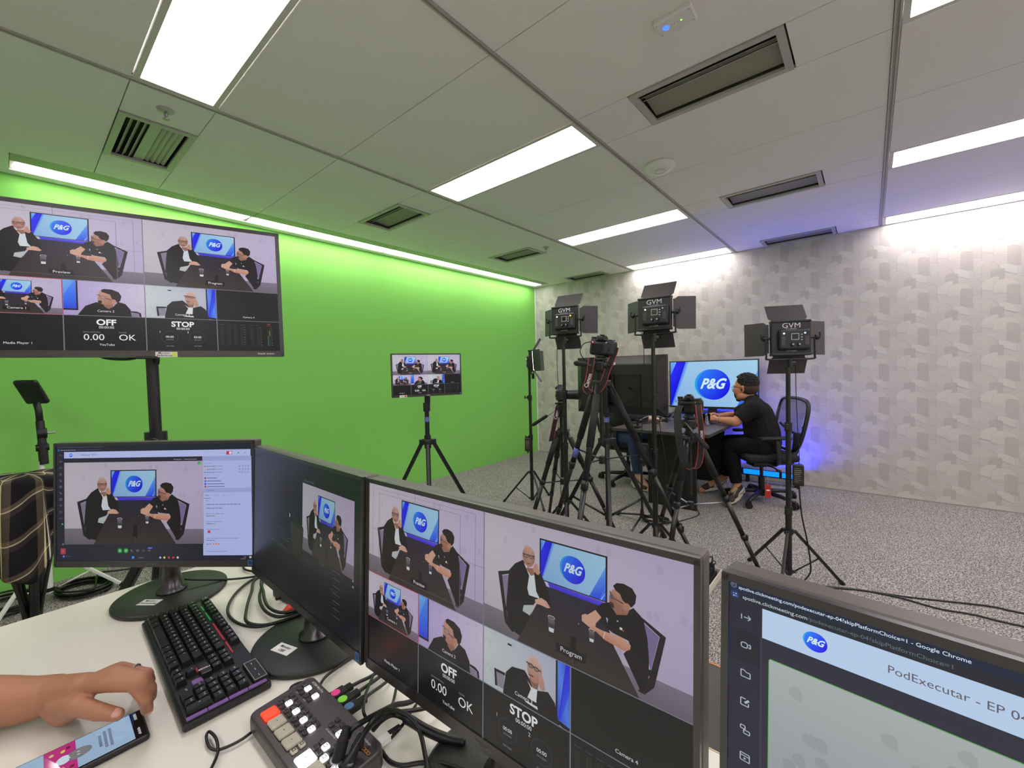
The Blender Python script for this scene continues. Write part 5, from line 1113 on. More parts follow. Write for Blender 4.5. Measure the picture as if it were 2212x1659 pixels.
def face_extras(t, M, hair, glasses, beard, seed=1):
    rnd = random.Random(seed)
    for s in (-1, 1):
        m = MB(); m.sph((0.0705,s*0.031,0.008), 0.0125, 14, 10, M=M); m.sph((0.0795,s*0.031,0.008), (0.0045,0.0058,0.0058), 12, 8, M=M, mi=1); m.build('eye', [mat('eye_white', (225,222,218), 0.25), mat('iris_dark', (40,26,20), 0.2)], t)
        m = MB(); m.tube([M @ Vector(p) for p in ((0.087,s*0.014,0.030),(0.086,s*0.030,0.036),(0.074,s*0.048,0.031))], [0.0035,0.0042,0.002], 6); m.build('eyebrow', mat('hair_dark', (22,17,16), 0.75, var=0.3, scale=300, bump=0.3), t)
    mh = MATS['hair_dark']
    if hair == 'curly':
        m = MB(); m.sph((-0.022,0,0.050), (0.094,0.081,0.084), 24, 14, M=M)
        for i in range(620):
            th = math.acos(rnd.uniform(-0.30, 1)); ph = rnd.uniform(0, 2*PI); v = Vector((math.sin(th)*math.cos(ph), math.sin(th)*math.sin(ph), math.cos(th)))
            if v.x > 0.62 and v.z < 0.62: continue
            if v.z < 0.16 and v.x > -0.35: continue
            p = Vector((-0.018+v.x*0.094, v.y*0.080, 0.052+v.z*0.088)); r = rnd.uniform(0.006, 0.0115)*(1.25 if v.x > 0.3 and v.z > 0.5 else 1.0); m.sph(tuple(p), (r, r*0.9, r*0.8), 7, 5, M=M)
        m.build('hair', mh, t, label='short dark curly hair')
        m = MB()
        m.sph((-0.030,0,0.002), (0.082,0.0795,0.072), 24, 14, M=M)
        m.build('faded_sides', mat('hair_fade', (58,42,35), 0.85, var=0.2, scale=300), t, label='short faded hair on the sides')
    elif hair == 'bald':
        m = MB(); m.sph((-0.028,0,0.010), (0.083,0.0775,0.055), 20, 12, M=M); m.build('hair', mat('hair_grey', (150,146,142), 0.8), t, label='cropped grey hair at the sides')
    if beard:
        m = MB(); m.sph((0.063,0,-0.098), (0.025,0.026,0.022), 16, 10, M=M); m.tube([M @ Vector(p) for p in ((0.083,-0.030,-0.064),(0.091,-0.018,-0.043),(0.096,0,-0.040),(0.091,0.018,-0.043),(0.083,0.030,-0.064))], 0.0055, 8)
        for s in (-1, 1): m.tube([M @ Vector(p) for p in ((0.083,s*0.030,-0.064),(0.075,s*0.029,-0.088))], 0.006, 8)
        m.build('beard', mh, t, label='dark goatee and moustache')
    if glasses:
        m = MB()
        for s in (-1, 1):
            pts = [M @ Vector((0.098-0.006*abs(math.cos(a)), s*0.034+0.025*math.cos(a), 0.008+0.018*math.sin(a))) for a in [2*PI*i/20 for i in range(21)]]
            m.tube(pts, 0.0018, 6, caps=False); m.tube([M @ Vector(p) for p in ((0.091,s*0.058,0.014),(0.075,s*0.077,0.014),(0.0,s*0.088,0.012),(-0.016,s*0.088,0.006))], 0.0020, 6)
        m.tube([M @ Vector(p) for p in ((0.098,-0.010,0.012),(0.101,0,0.015),(0.098,0.010,0.012))], 0.0018, 6)
        m.build('glasses', mat('glasses_frame', (60,30,34), 0.3), t, label='thin framed glasses')
SK1 = skin('skin_tan', (186,128,98)); SK2 = skin('skin_light', (205,156,134))
M_polo = mat('polo_black', (24,23,25), 0.85, var=0.12, scale=600, bump=0.15, spec=0.2); M_trous = mat('trousers_black', (20,19,21), 0.85, var=0.15, scale=300, bump=0.2, spec=0.2)
def seated(label, loc, J, hairk, beard, glasses, mirror=1, shirt=None, trous=None, sleeves='short', headM=None, sk=None, shoes=None, seed=1):
    t = thing('person', label, 'person', loc)
    o = Vector(loc); L = {k: Vector(v)-o for k, v in J.items() if k[:2] not in ('up', 'sd')}
    HM = Matrix.Translation(-o) @ headM
    F = head_parts(t, HM, sk); c = lambda *p: HM @ Vector(p)
    F.chain([c(-0.02,0,-0.05), L['neck'], L['chest']], [0.056, 0.062, 0.10])
    F.chain([L['chest'], L['belly'], L['pelvis']], [0.12, 0.13, 0.13]); F.chain([L['shN'], L['chest'], L['shF']], [0.065, 0.09, 0.065])
    for s in 'NF':
        F.chain([L['sh'+s], L['el'+s]], [0.056, 0.044]); F.chain([L['el'+s], lerp(L['el'+s], L['wr'+s], 0.35), L['wr'+s]], [0.042, 0.041, 0.026])
        F.chain([L['hip'+s], L['kn'+s], lerp(L['kn'+s], L['an'+s], 0.35), L['an'+s]], [0.085, 0.058, 0.055, 0.036]); F.chain([L['an'+s], L['toe'+s]], [0.036, 0.03])
    hand(F, L['wrN'], L['hdN']-L['wrN'], J['upN'], J['sdN'], 0.95); hand(F, L['wrF'], L['hdF']-L['wrF'], J['upF'], J['sdF'], 0.85)
    F.build('body', sk, t, 0.0042, 5)
    face_extras(t, HM, hairk, glasses, beard, seed)
    # shirt
    S = Flesh(); S.chain([L['neck']*0.35+L['chest']*0.65, L['chest'], L['belly'], L['pelvis']+Vector((0,0,0.03))], [0.10, 0.142, 0.158, 0.155]); S.chain([L['shN'], L['chest'], L['shF']], [0.080, 0.115, 0.080])
    S.chain([lerp(L['shN'],L['neck'],0.1), L['neck'], lerp(L['shF'],L['neck'],0.1)], [0.07, 0.066, 0.07])
    for s in 'NF':
        if sleeves == 'short': e = lerp(L['sh'+s], L['el'+s], 0.80); S.cap(L['sh'+s], e, 0.078, 0.070, ends=(1, 0))
        else: S.chain([L['sh'+s], L['el'+s]], [0.08, 0.062]); S.cap(L['el'+s], lerp(L['el'+s], L['wr'+s], 0.93), 0.062, 0.045, ends=(1, 0))
    S.build('shirt' if sleeves == 'short' else 'jacket', shirt, t, 0.0065, 5)
    m = MB(); nk = L['neck']; ax = (c(0,0,-0.05)-nk).normalized(); a = ax.orthogonal().normalized(); b = ax.cross(a)
    rg = [[nk+ax*h+(a*math.cos(w)+b*math.sin(w))*r for w in [2*PI*i/24 for i in range(24)]] for h, r in ((-0.01,0.078),(0.022,0.071),(0.024,0.067),(0.0,0.070))]; m.loft(rg, caps=False); m.build('collar', shirt, t)
    T_ = Flesh(); T_.chain([L['hipN'], L['pelvis'], L['hipF']], [0.115, 0.13, 0.115]); T_.cap(L['pelvis'], L['pelvis']+Vector((0,0,0.07)), 0.14, 0.13)
    for s in 'NF':
        T_.chain([L['hip'+s], lerp(L['hip'+s], L['kn'+s], 0.5), L['kn'+s]], [0.112, 0.095, 0.078]); T_.chain([L['kn'+s], lerp(L['kn'+s], L['an'+s], 0.35)], [0.078, 0.074]); T_.cap(lerp(L['kn'+s], L['an'+s], 0.35), lerp(L['kn'+s], L['an'+s], 0.93), 0.074, 0.052, ends=(1, 0))
    T_.build('trousers', trous, t, 0.007, 5)
    mw = mat('shoe_cream', (205,200,180), 0.6); mb_ = mat('shoe_brown', (50,38,38), 0.6); mg = mat('shoe_grey', (104,106,112), 0.6); ml = mat('lace_cream', (196,192,160), 0.7)
    for s in 'NF':
        an, toe, heel = L['an'+s], L['toe'+s], L['heel'+s]; d = (toe-heel).normalized(); up = Vector((0,0,1)); up = (up-d*up.dot(d)).normalized(); M = frame_M(heel, d, up.cross(d)); Ls = (toe-heel).length
        F2 = Flesh(); q = lambda x, y, z: M @ Vector((x, y, z))
        F2.cap(q(0.035,0,0.045), q(0.10,0,0.045), 0.040, 0.042); F2.cap(q(0.10,0,0.04), q(Ls-0.055,0,0.026), 0.042, 0.034); F2.cap(q(0.05,0,0.05), q(0.055,0,0.085), 0.040, 0.041, ends=(1, 0)); F2.m.sph((Ls-0.05,0,0.024), (0.05,0.046,0.026), 16, 10, M=M)
        sh = F2.build('shoe', mb_, t, 0.004, 3, label='brown and cream sneaker')
        m = MB(); ol = [(Ls*0.5+(Ls*0.5+0.006)*math.cos(w)*(1 if math.cos(w) > 0 else 0.98), (0.047 if math.cos(w) > -0.2 else 0.041)*math.sin(w)) for w in [2*PI*i/28 for i in range(28)]]; m.prism(ol, -0.008, 0.018, M=M); m.build('sole', mw, sh)
        m = MB()
        for y in (-1, 1): m.prism([(0.02,0.02),(0.10,0.022),(0.17,0.026),(0.15,0.055),(0.09,0.062),(0.03,0.075)], 0.0, 0.003, M=M @ TR(0,y*0.044,0) @ RX(PI/2) @ TR(0,0,-0.0015))
        m.build('side_panel', mw, sh)
        m = MB()
        for y in (-1, 1): m.tube([M @ Vector(p) for p in ((0.035,y*0.047,0.058),(0.07,y*0.048,0.036),(0.10,y*0.048,0.038),(0.15,y*0.048,0.052))], [0.002,0.006,0.005,0.001], 6)
        m.build('side_stripe', mg, sh)
        for i in range(6): z = 0.088-i*0.0055; x = 0.115+i*0.018; m = MB(); m.tube([M @ Vector(p) for p in ((x,-0.024,z-0.006),(x+0.002,0,z),(x,0.024,z-0.006))], 0.0042, 6, flat=0.5); m.build('lace', ml, sh)
    return t
def HMx(c, yaw, pitch=0.0, roll=0.0): return TR(*c) @ RZ(yaw) @ RY(pitch) @ RX(roll)
J1 = dict(neck=(3.262,-0.875,0.985), chest=(3.31,-0.875,0.845), belly=(3.345,-0.87,0.69), pelvis=(3.36,-0.87,0.56),
  shN=(3.305,-1.055,0.925), shF=(3.265,-0.70,0.925), elN=(3.175,-1.135,0.795), elF=(3.05,-0.62,0.80), wrN=(2.985,-1.03,0.795), wrF=(2.93,-0.78,0.80),
  hdN=(2.90,-0.955,0.825), hdF=(2.86,-0.86,0.835), hipN=(3.34,-0.96,0.535), hipF=(3.33,-0.76,0.535), knN=(3.09,-0.985,0.535), knF=(3.02,-0.72,0.53),
  anN=(3.155,-1.0,0.155), anF=(2.97,-0.70,0.15), toeN=(3.125,-1.235,0.035), heelN=(3.185,-0.955,0.085), toeF=(2.79,-0.88,0.02), heelF=(2.98,-0.67,0.055),
  upN=(0,-0.35,1), sdN=1, upF=(0,0.35,1), sdF=-1)
seated('man with curly hair in a black polo shirt seated with clasped hands', (3.34,-0.87,0), J1, 'curly', True, True, shirt=M_polo, trous=M_trous, sk=SK1, headM=HMx((3.208,-0.875,1.098), R_(170), 0.06, 0.0) @ Matrix.Scale(1.07, 4))
P1 = [o for o in bpy.data.objects if o.get('category') == 'person'][-1]
m = MB(); a_, b_ = Vector(J1['elN']), Vector(J1['wrN']); p_ = a_.lerp(b_, 0.82); d_ = (b_-a_).normalized(); u_ = d_.orthogonal().normalized(); w_ = d_.cross(u_)
m.tube([p_-Vector((3.34,-0.87,0))+(u_*math.cos(k)+w_*math.sin(k))*0.0345 for k in [2*PI*i/20 for i in range(21)]], 0.0035, 6, caps=False); m.build('bracelet', M_silver, P1)
J2 = dict(neck=(2.07,-1.02,1.06), chest=(2.02,-1.02,0.90), belly=(1.97,-1.0,0.72), pelvis=(1.95,-0.98,0.58),
  shN=(2.05,-1.21,1.0), shF=(2.05,-0.83,1.0), elN=(2.22,-1.36,0.82), elF=(2.18,-0.72,0.93), wrN=(2.40,-1.27,0.795), wrF=(2.13,-0.86,1.10),
  hdN=(2.50,-1.22,0.79), hdF=(2.10,-0.93,1.16), hipN=(1.98,-1.06,0.55), hipF=(1.98,-0.86,0.55), knN=(2.16,-1.12,0.545), knF=(2.26,-0.80,0.54),
  anN=(2.20,-1.12,0.14), anF=(2.28,-0.80,0.14), toeN=(2.36,-1.20,0.02), heelN=(2.13,-1.10,0.02), toeF=(2.48,-0.84,0.02), heelF=(2.22,-0.79,0.02),
  upN=(0,0,1), sdN=1, upF=(-1,0,0), sdF=-1)
M_jeans = mat('jeans_blue', (44,58,92), 0.85, var=0.2, scale=400, bump=0.2)
seated('man in a dark jacket and blue jeans hidden behind the black television', (1.97,-0.98,0), J2, 'bald', False, True, shirt=mat('jacket_dark', (22,21,22), 0.85, var=0.15, scale=400, bump=0.15), trous=M_jeans, sleeves='long', sk=SK2, headM=HMx((2.115,-1.02,1.17), R_(-8), 0.04), seed=5)

# forearm and hand of somebody at the left of the desk
SK3 = skin('skin_arm', (168,118,90))
HP = {'arm0': (2.9458,-5.6259,0.8), 'arm1': (3.0187,-5.5531,0.797), 'arm2': (3.0432,-5.5243,0.795), 'wrist': (3.0636,-5.4964,0.797), 'heel': (3.099,-5.4821,0.778), 'palm': (3.1369,-5.4606,0.825), 'iM': (3.196,-5.4367,0.845), 'iP': (3.249,-5.4107,0.852), 'iD': (3.2485,-5.4005,0.822), 'iT': (3.2222,-5.395,0.785), 'mM': (3.1976,-5.4276,0.853), 'mP': (3.249,-5.4033,0.855), 'mD': (3.2374,-5.3929,0.827), 'mT': (3.2153,-5.3894,0.8), 'rM': (3.1797,-5.422,0.848), 'rP': (3.2109,-5.3935,0.838), 'rD': (3.1806,-5.3854,0.81), 'rT': (3.152,-5.3844,0.785), 'pM': (3.144,-5.4222,0.832), 'pP': (3.1516,-5.3984,0.815), 'pD': (3.1253,-5.3906,0.79), 'pT': (3.1052,-5.3895,0.77), 'tC': (3.1047,-5.4878,0.795), 'tM': (3.172,-5.4705,0.815), 'tI': (3.2215,-5.4510,0.818), 'tT': (3.2345,-5.4320,0.808)}
o3 = Vector((2.80,-5.80,0.75)); K = {k: Vector(v)-o3 for k, v in HP.items()}
t = thing('person', 'bare forearm and left hand resting on the white desk, touching the phone', 'person', tuple(o3))
F = Flesh()
F.chain([K['arm0']+(K['arm0']-K['arm2'])*1.8, K['arm0'], K['arm1'], K['arm2'], K['wrist']], [0.045, 0.043, 0.038, 0.034, 0.030], n=20)
F.chain([K['wrist'], K['palm']], [0.028, 0.020]); F.chain([K['wrist'], K['heel'], K['tM']], [0.024, 0.023, 0.015]); F.chain([K['heel'], K['palm']], [0.022, 0.020])
for f, rs in (('i', (0.0145,0.0115,0.0100,0.0085)), ('m', (0.0145,0.0118,0.0102,0.0086)), ('r', (0.014,0.0110,0.0096,0.0080)), ('p', (0.013,0.0098,0.0084,0.0072))):
    F.chain([lerp(K['palm'], K[f+'M'], 0.0), K[f+'M']], [0.014, rs[0]]); F.chain([K[f+'M'], K[f+'P'], K[f+'D'], K[f+'T']], list(rs))
    F.m.sph(K[f+'P'], rs[1]*1.08, 14, 8)
F.chain([K['tC'], K['tM'], K['tI'], K['tT']], [0.019, 0.0145, 0.0118, 0.0095]); F.m.sph(K['tI'], 0.0124, 14, 8)
F.chain([K['iM'], K['mM'], K['rM'], K['pM']], [0.0125]*4)
F.build('arm_and_hand', SK3, t, 0.0022, 5)
M_nail = mat('nail', (205,150,140), 0.3, var=0.03)
def nail(tip, prev, k, r, up):
    d = (tip-prev).normalized(); M = frame_M(tip-d*0.003, d, Vector(up).cross(d)); m = MB(); m.sph((0,0,r*0.60), (0.0085*k,0.0068*k,0.0042), 16, 8, M=M); m.build('fingernail', M_nail, t)
nail(K['tT'], K['tI'], 1.05, 0.0095, (0.25,-0.45,0.85)); nail(K['iT'], K['iD'], 0.8, 0.0085, (0.8,-0.1,0.3)); nail(K['mT'], K['mD'], 0.8, 0.0085, (0.8,-0.1,0.4))
m = MB(); q = K['rM'].lerp(K['rP'], 0.55); d_ = (K['rP']-K['rM']).normalized(); u_ = d_.orthogonal().normalized(); w_ = d_.cross(u_)
m.tube([q+(u_*math.cos(k)+w_*math.sin(k))*0.0132 for k in [2*PI*i/24 for i in range(25)]], 0.0014, 6, caps=False); m.build('ring', M_silver, t)
# ------------------------------------------------------------------ straps and leads on the cameras
def strap_thing(label, loc, pts, w, axis, **k):
    t = thing('neck_strap', label, 'strap', loc, group='camera neck straps'); o = Vector(loc)
    ribbon([Vector(p)-o for p in pts], w, axis, 'strap_band', t, **k); return t
strap_thing('red edged camera strap with white lettering hanging in a loop from the tallest tripod camera', (2.85,-3.2,1.3),
  [(2.833,-3.211,1.40),(2.828,-3.217,1.35),(2.818,-3.228,1.27),(2.806,-3.241,1.21),(2.838,-3.216,1.178),(2.879,-3.18,1.218),(2.907,-3.152,1.319),(2.937,-3.122,1.418),(2.946,-3.113,1.46)], 0.040, [(0.72,0.69,0.05)]*4+[(0.66,0.62,0.35)]+[(0.72,0.62,-0.25)]*6, word='Canon', wordat=0.27, flip=True, size=0.034)
strap_thing('camera strap with white lettering hanging under the side-on camera', (2.2,-2.7,0.9),
  [(2.213,-2.677,1.03),(2.207,-2.683,0.987),(2.199,-2.693,0.931),(2.179,-2.715,0.801),(2.171,-2.724,0.752)], 0.040, (0.78,0.62,0.1), word='Canon', wordat=0.35, flip=True, size=0.034)
SC_ = strap_thing('wide black camera strap with a red edged loop before the seated man', (3.28,-2.84,0.9),
  [(3.190,-2.69,1.075),(3.205,-2.78,1.05),(3.222,-2.84,0.99),(3.236,-2.866,0.90),(3.250,-2.860,0.80),(3.268,-2.850,0.735),(3.292,-2.826,0.700)], 0.046, (0.80,0.60,0.0), red=False)
ribbon([Vector(p)-Vector((3.28,-2.84,0.9)) for p in ((3.285,-2.832,0.702),(3.304,-2.822,0.694),(3.325,-2.80,0.705),(3.338,-2.785,0.76),(3.342,-2.775,0.86),(3.340,-2.768,0.95),(3.328,-2.758,1.03),(3.305,-2.70,1.085))], 0.036, [(0.75,0.60,0.2)]*3+[(0.92,0.35,-0.05)]*6, 'strap_loop', SC_, word='Canon', wordat=0.62, size=0.03)
def cable(label, pts, r=0.003, name='cable', cat='cable', group=None, mt=None, k=7):
    o = Vector(pts[0]); t = MB(); t.tube([p-o for p in cr(pts, k)], r, 8)
    q = t.build(name, mt or M_cable); q.location = o; return tag(q, label, cat, group)
cable('thin black lead curving out left from the tallest tripod camera', [(2.836,-3.178,1.499),(2.787,-3.219,1.489),(2.768,-3.238,1.438),(2.794,-3.218,1.385),(2.849,-3.173,1.349),(2.878,-3.152,1.277)], 0.003, group='leads on the camera stands')
t = thing('red_plug', 'small red lit plug in the side of the tallest tripod camera', 'plug', (2.828,-3.185,1.497)); MB().sph((0,0,0), 0.006, 10, 8).build('plug_body', mat('plug_pink', (230,90,110), 0.4, emit=(240,80,110), es=0.8), t)
cable('thin black lead beside the left light stand', [(2.33,-2.83,1.60),(2.325,-2.84,1.40),(2.335,-2.845,1.15),(2.33,-2.85,0.9),(2.35,-2.86,0.45),(2.38,-2.93,0.10),(2.42,-3.0,0.01)], 0.0022, group='leads on the camera stands')
cable('thin black lead beside the tall middle light stand, ending at its power brick', [(3.02,-2.90,1.57),(3.035,-2.90,1.45),(3.03,-2.90,1.2),(3.01,-2.893,0.9),(3.012,-2.89,0.845)], 0.0022, group='leads on the camera stands')
cable('thin lead from the right light panel down to its power brick', [(3.80,-2.475,1.36),(3.800,-2.47,1.2),(3.805,-2.47,1.02),(3.815,-2.47,0.80),(3.815,-2.47,0.722)], 0.0022, group='leads on the camera stands')
cable('mains lead hanging from the power brick down to the foot of the rightmost light stand', [(3.815,-2.47,0.60),(3.82,-2.47,0.5),(3.83,-2.47,0.4),(3.855,-2.46,0.25),(3.87,-2.45,0.08),(3.84,-2.47,0.010),(3.90,-2.45,0.006)], 0.0042, group='leads on the camera stands')
cable('lead looping from the back of the camera before the seated man to the table', [(3.14,-2.66,1.07),(3.08,-2.66,1.06),(3.03,-2.62,0.99),(3.02,-2.60,0.90),(3.07,-2.63,0.60),(3.02,-2.60,0.2),(2.95,-2.50,0.01)], 0.0028, group='leads on the camera stands')
def brick(label, loc, rz):
    t = thing('power_brick', label, 'power adapter', loc, rz, group='power bricks hanging on the light stands')
    b = MB().box((0,0,0), (0.058,0.034,0.125), 0.004).build('case', M_black, t)
    m = MB(); m.box((0,-0.0175,0.0), (0.044,0.0008,0.10)); m.build('rating_plate', mat('plate_dark', (40,38,34), 0.5), b)
    m = MB()
    for i, w in enumerate((0.03,0.034,0.036,0.028,0.032,0.03,0.034,0.02)): m.box((-0.019+w/2, -0.0182, 0.043-i*0.0115), (w,0.0005,0.0035 if i in (1, 2, 3) else 0.0018))
    m.build('printed_lines', mat('print_tan', (150,146,120), 0.6), b)
    MB().cyl((0,0,-0.085), (0,0,-0.06), 0.006, 0.009).build('lead_socket', M_rubber, t); m = MB(); m.tube([(-0.024,0,0.05),(-0.03,0.02,0.064),(0.02,0.02,0.064),(0.024,0,0.05)], 0.0022, 6); m.build('tie', M_cable, t)
brick('power brick hanging beside the pole of the rightmost light stand', (3.812,-2.485,0.66), R_(8)); brick('power brick on the tall middle light stand, in front of the dark table', (3.022,-2.895,0.775), R_(18)); brick('power brick tied to the farthest light stand', (1.545,-2.235,0.59), R_(40))
# floor leads
cable('black cable lying across the carpet to the right edge, upper of the pair', [(3.884,-2.483,0.006),(4.071,-2.39,0.006),(4.271,-2.331,0.006),(4.461,-2.254,0.006),(4.641,-2.181,0.006),(4.80,-2.165,0.006),(5.6,-2.0,0.006)], 0.0045, group='cables on the carpet')
cable('black cable lying across the carpet to the right edge, lower of the pair', [(3.884,-2.495,0.006),(4.002,-2.433,0.006),(4.126,-2.375,0.006),(4.271,-2.356,0.006),(4.421,-2.374,0.006),(4.564,-2.342,0.006),(4.725,-2.340,0.006),(5.5,-2.25,0.006)], 0.0045, group='cables on the carpet')
def coil(label, cx, cy, rx, ry, turns, rot=0.0, r=0.004, seed=1, z=0.006, tail=None):
    rnd = random.Random(seed); pts = []
    for i in range(turns*14):
        a = 2*PI*i/14; k = 1+0.10*math.sin(a*0.37+seed)+rnd.uniform(-0.02, 0.02)-0.03*(i/14 % 3)
        x, y = rx*k*math.cos(a), ry*k*math.sin(a); pts.append((cx+x*math.cos(rot)-y*math.sin(rot)+rnd.uniform(-.004,.004), cy+x*math.sin(rot)+y*math.cos(rot), z+(i/14)*r*1.1))
    if tail: pts += tail
    return cable(label, pts, r, 'cable_coil', 'cable coil', 'coiled cables on the floor', k=3)
coil('coil of black cable on the carpet at the foot of the tall middle light stand', 2.73,-1.98,0.105,0.085,5, 0.4, 0.0045, 2)
coil('large coil of black cables on the carpet behind the left monitor', 0.34,-5.28,0.15,0.105,7, 0.6, 0.006, 3, tail=[(0.22,-5.2,0.05),(0.21,-5.1,0.03),(0.217,-4.96,0.015),(0.25,-4.5,0.01)])
coil('second coil of black cables at the left edge beside the white stand', 0.24,-5.60,0.15,0.11,7, 0.3, 0.006, 6)
cable('black cable running over the carpet from the table panel to the cable coil', [(2.93,-1.50,0.01),(2.98,-1.62,0.006),(2.93,-1.80,0.006),(2.84,-1.98,0.006),(2.74,-2.08,0.006)], 0.004, group='cables on the carpet')
cable('thin cable drooping behind the multiview monitor down to the socket tray', [(3.30,-2.40,0.006),(3.34,-2.55,0.006),(3.36,-2.62,0.05),(3.375,-2.70,0.09),(3.38,-2.78,0.07)], 0.003, group='cables on the carpet')
# floor microphone-stand with three short feet behind the tripods
t = thing('floor_stand', 'low black three footed stand in the middle of the cable coil, behind the tripods', 'stand', (2.637,-2.041,0))
m = MB(); m.cyl((0,0,0.04), (0,0,0.60), 0.0095); m.build('pole', M_blackm, t); m = MB(); m.cyl((0,0,0.03), (0,0,0.10), 0.022, 0.014); m.build('hub', M_black, t)
for dx, dy_ in ((-0.24,0.014),(0.063,-0.40),(0.30,0.054)):
    m = MB(); m.tube([(0,0,0.055),(dx*0.5,dy_*0.5,0.036),(dx,dy_,0.016)], 0.008, 8); lg = m.build('leg', M_blackm, t); m = MB(); m.tube([(dx*0.93,dy_*0.93,0.018),(dx*1.06,dy_*1.06,0.016)], 0.015, 10); m.build('rubber_foot', M_rubber, lg)
# tray of sockets
t = thing('socket_tray', 'cream tray full of black plugs on the carpet between two monitors', 'power strip', (3.38,-2.85,0), 0.0)
m = MB(); m.box((0,0,0.003), (0.10,0.36,0.006)); 
for s in (-1, 1): m.box((s*0.048,0,0.022), (0.006,0.36,0.044)); m.box((0,s*0.178,0.022), (0.10,0.006,0.044))
m.build('tray', M_cream, t); MB().box((0,0,0.02), (0.05,0.33,0.03), 0.003).build('socket_bar', M_black, t)
rnd = random.Random(11)
for i in range(7):
    y = -0.14+i*0.045; m = MB(); m.box((0.0,0,0.055), (0.036,0.026,0.045), 0.005, M=TR(0.0,y,0) @ RZ(rnd.uniform(-.3,.3))); m.tube(cr([(0,y,0.075),(rnd.uniform(-.02,.02),y+0.01,0.12),(rnd.uniform(-.05,.03),y+0.03,0.10),(-0.03,y+0.05,0.04)]), 0.0032, 7); m.build('plug', M_rubber, t)

# ------------------------------------------------------------------ left cluster by the green wall
ws = light_stand('light_stand', 'white and silver light stand by the green wall behind the left monitor', (0.355,-5.425), R_(75), 0.86, r=0.33, hub=0.30, ring=0.08, collars=(0.55, 0.72), white=True)
t = thing('phone_holder', 'black gooseneck phone holder on top of the white light stand', 'phone holder', (0.355,-5.415,0.84))
m = MB(); m.cyl((0,0,0.0), (-0.008,-0.002,0.13), 0.021); m.cyl((-0.008,-0.002,0.12), (-0.028,-0.006,0.26), 0.019); m.build('joint_tube', M_black, t)
m = MB(); m.cyl((-0.008,0.025,0.10), (-0.008,-0.03,0.10), 0.020, n=12); m.cyl((-0.012,-0.02,0.185), (-0.012,0.02,0.185), 0.03, n=14); m.build('pivot', M_knob, t)
m = MB(); m.cyl((-0.012,0.02,0.185), (-0.012,0.045,0.185), 0.006); m.box((-0.012,0.05,0.185), (0.03,0.01,0.012), 0.003); m.build('wing_screw', M_silver, t)
m = MB(); m.tube([(-0.028,-0.006,0.25),(-0.030,-0.008,0.32),(-0.045,-0.015,0.37)], 0.016, 10); m.build('neck', M_black, t)
m = MB(); m.box((0,0,0), (0.115,0.030,0.165), 0.012, M=TR(-0.075,-0.03,0.435) @ RZ(0.9) @ RX(0.55)); m.box((0,0.022,0), (0.085,0.016,0.12), 0.008, M=TR(-0.075,-0.03,0.435) @ RZ(0.9) @ RX(0.55)); m.build('clamp_body', M_black, t)
t = thing('camera_tripod', 'folded black tripod standing at the left edge under a plaid shirt', 'tripod', (1.285,-5.50,0))
for i, (a, k, rr) in enumerate(((0.2,1.0,0.016),(2.3,1.0,0.016),(4.4,1.0,0.016),(1.2,1.5,0.007),(5.2,1.7,0.007))):
    d = Vector((math.cos(a), math.sin(a), 0)); m = MB(); m.tube([Vector((0,0,0.88))+d*0.085*k, Vector((0,0,0.28))+d*0.018, d*0.03], rr, 10); m.build('leg' if i < 3 else 'brace', M_blackm, t)
m = MB(); m.cyl((0,0,0.45), (0,0,0.90), 0.014); m.build('centre_column', M_blackm, t); m = MB(); m.cyl((0,0,0.86), (0,0,0.90), 0.06); m.build('shoulder', M_black, t)
def plaid():
    m = bpy.data.materials.new('plaid_cloth'); m.use_nodes = True; nt = m.node_tree; b = nt.nodes['Principled BSDF']; b.inputs['Roughness'].default_value = 0.95; b.inputs['Specular IOR Level'].default_value = 0.1
    at = nt.nodes.new('ShaderNodeAttribute'); at.attribute_name = 'Col'; sp = nt.nodes.new('ShaderNodeSeparateColor'); nt.links.new(at.outputs['Color'], sp.inputs[0])
    def stripes(out, n, ramp):
        k = nt.nodes.new('ShaderNodeMath'); k.operation = 'MULTIPLY'; k.inputs[1].default_value = n; nt.links.new(out, k.inputs[0]); f = nt.nodes.new('ShaderNodeMath'); f.operation = 'FRACT'; nt.links.new(k.outputs[0], f.inputs[0])
        r = nt.nodes.new('ShaderNodeValToRGB'); r.color_ramp.interpolation = 'CONSTANT'; e = r.color_ramp.elements
        e[0].position = 0; e[0].color = (*lin(ramp[0][1]), 1); e[1].position = ramp[1][0]; e[1].color = (*lin(ramp[1][1]), 1)
        for p, c in ramp[2:]: x = e.new(p); x.color = (*lin(c), 1)
        nt.links.new(f.outputs[0], r.inputs['Fac']); return r
    A = stripes(sp.outputs[0], 8.0, [(0,(24,22,24)),(0.30,(74,66,52)),(0.50,(200,186,140)),(0.55,(40,36,34)),(0.62,(210,205,190)),(0.66,(70,64,54)),(0.80,(26,24,26))])
    B = stripes(sp.outputs[1], 4.0, [(0,(22,22,26)),(0.40,(96,84,62)),(0.52,(205,198,170)),(0.56,(60,54,46)),(0.72,(24,24,28))])
    mx = nt.nodes.new('ShaderNodeMix'); mx.data_type = 'RGBA'; mx.blend_type = 'ADD'; mx.inputs[0].default_value = 0.6; nt.links.new(A.outputs[0], mx.inputs[6]); nt.links.new(B.outputs[0], mx.inputs[7])
    nz = nt.nodes.new('ShaderNodeTexNoise'); nz.inputs['Scale'].default_value = 400; bp = nt.nodes.new('ShaderNodeBump'); bp.inputs['Strength'].default_value = 0.4; nt.links.new(nz.outputs['Fac'], bp.inputs['Height']); nt.links.new(bp.outputs[0], b.inputs['Normal'])
    nt.links.new(mx.outputs[2], b.inputs['Base Color']); return m
m = MB(); nA, nZ = 96, 30; vs = []; cs = []; rnd = random.Random(9)
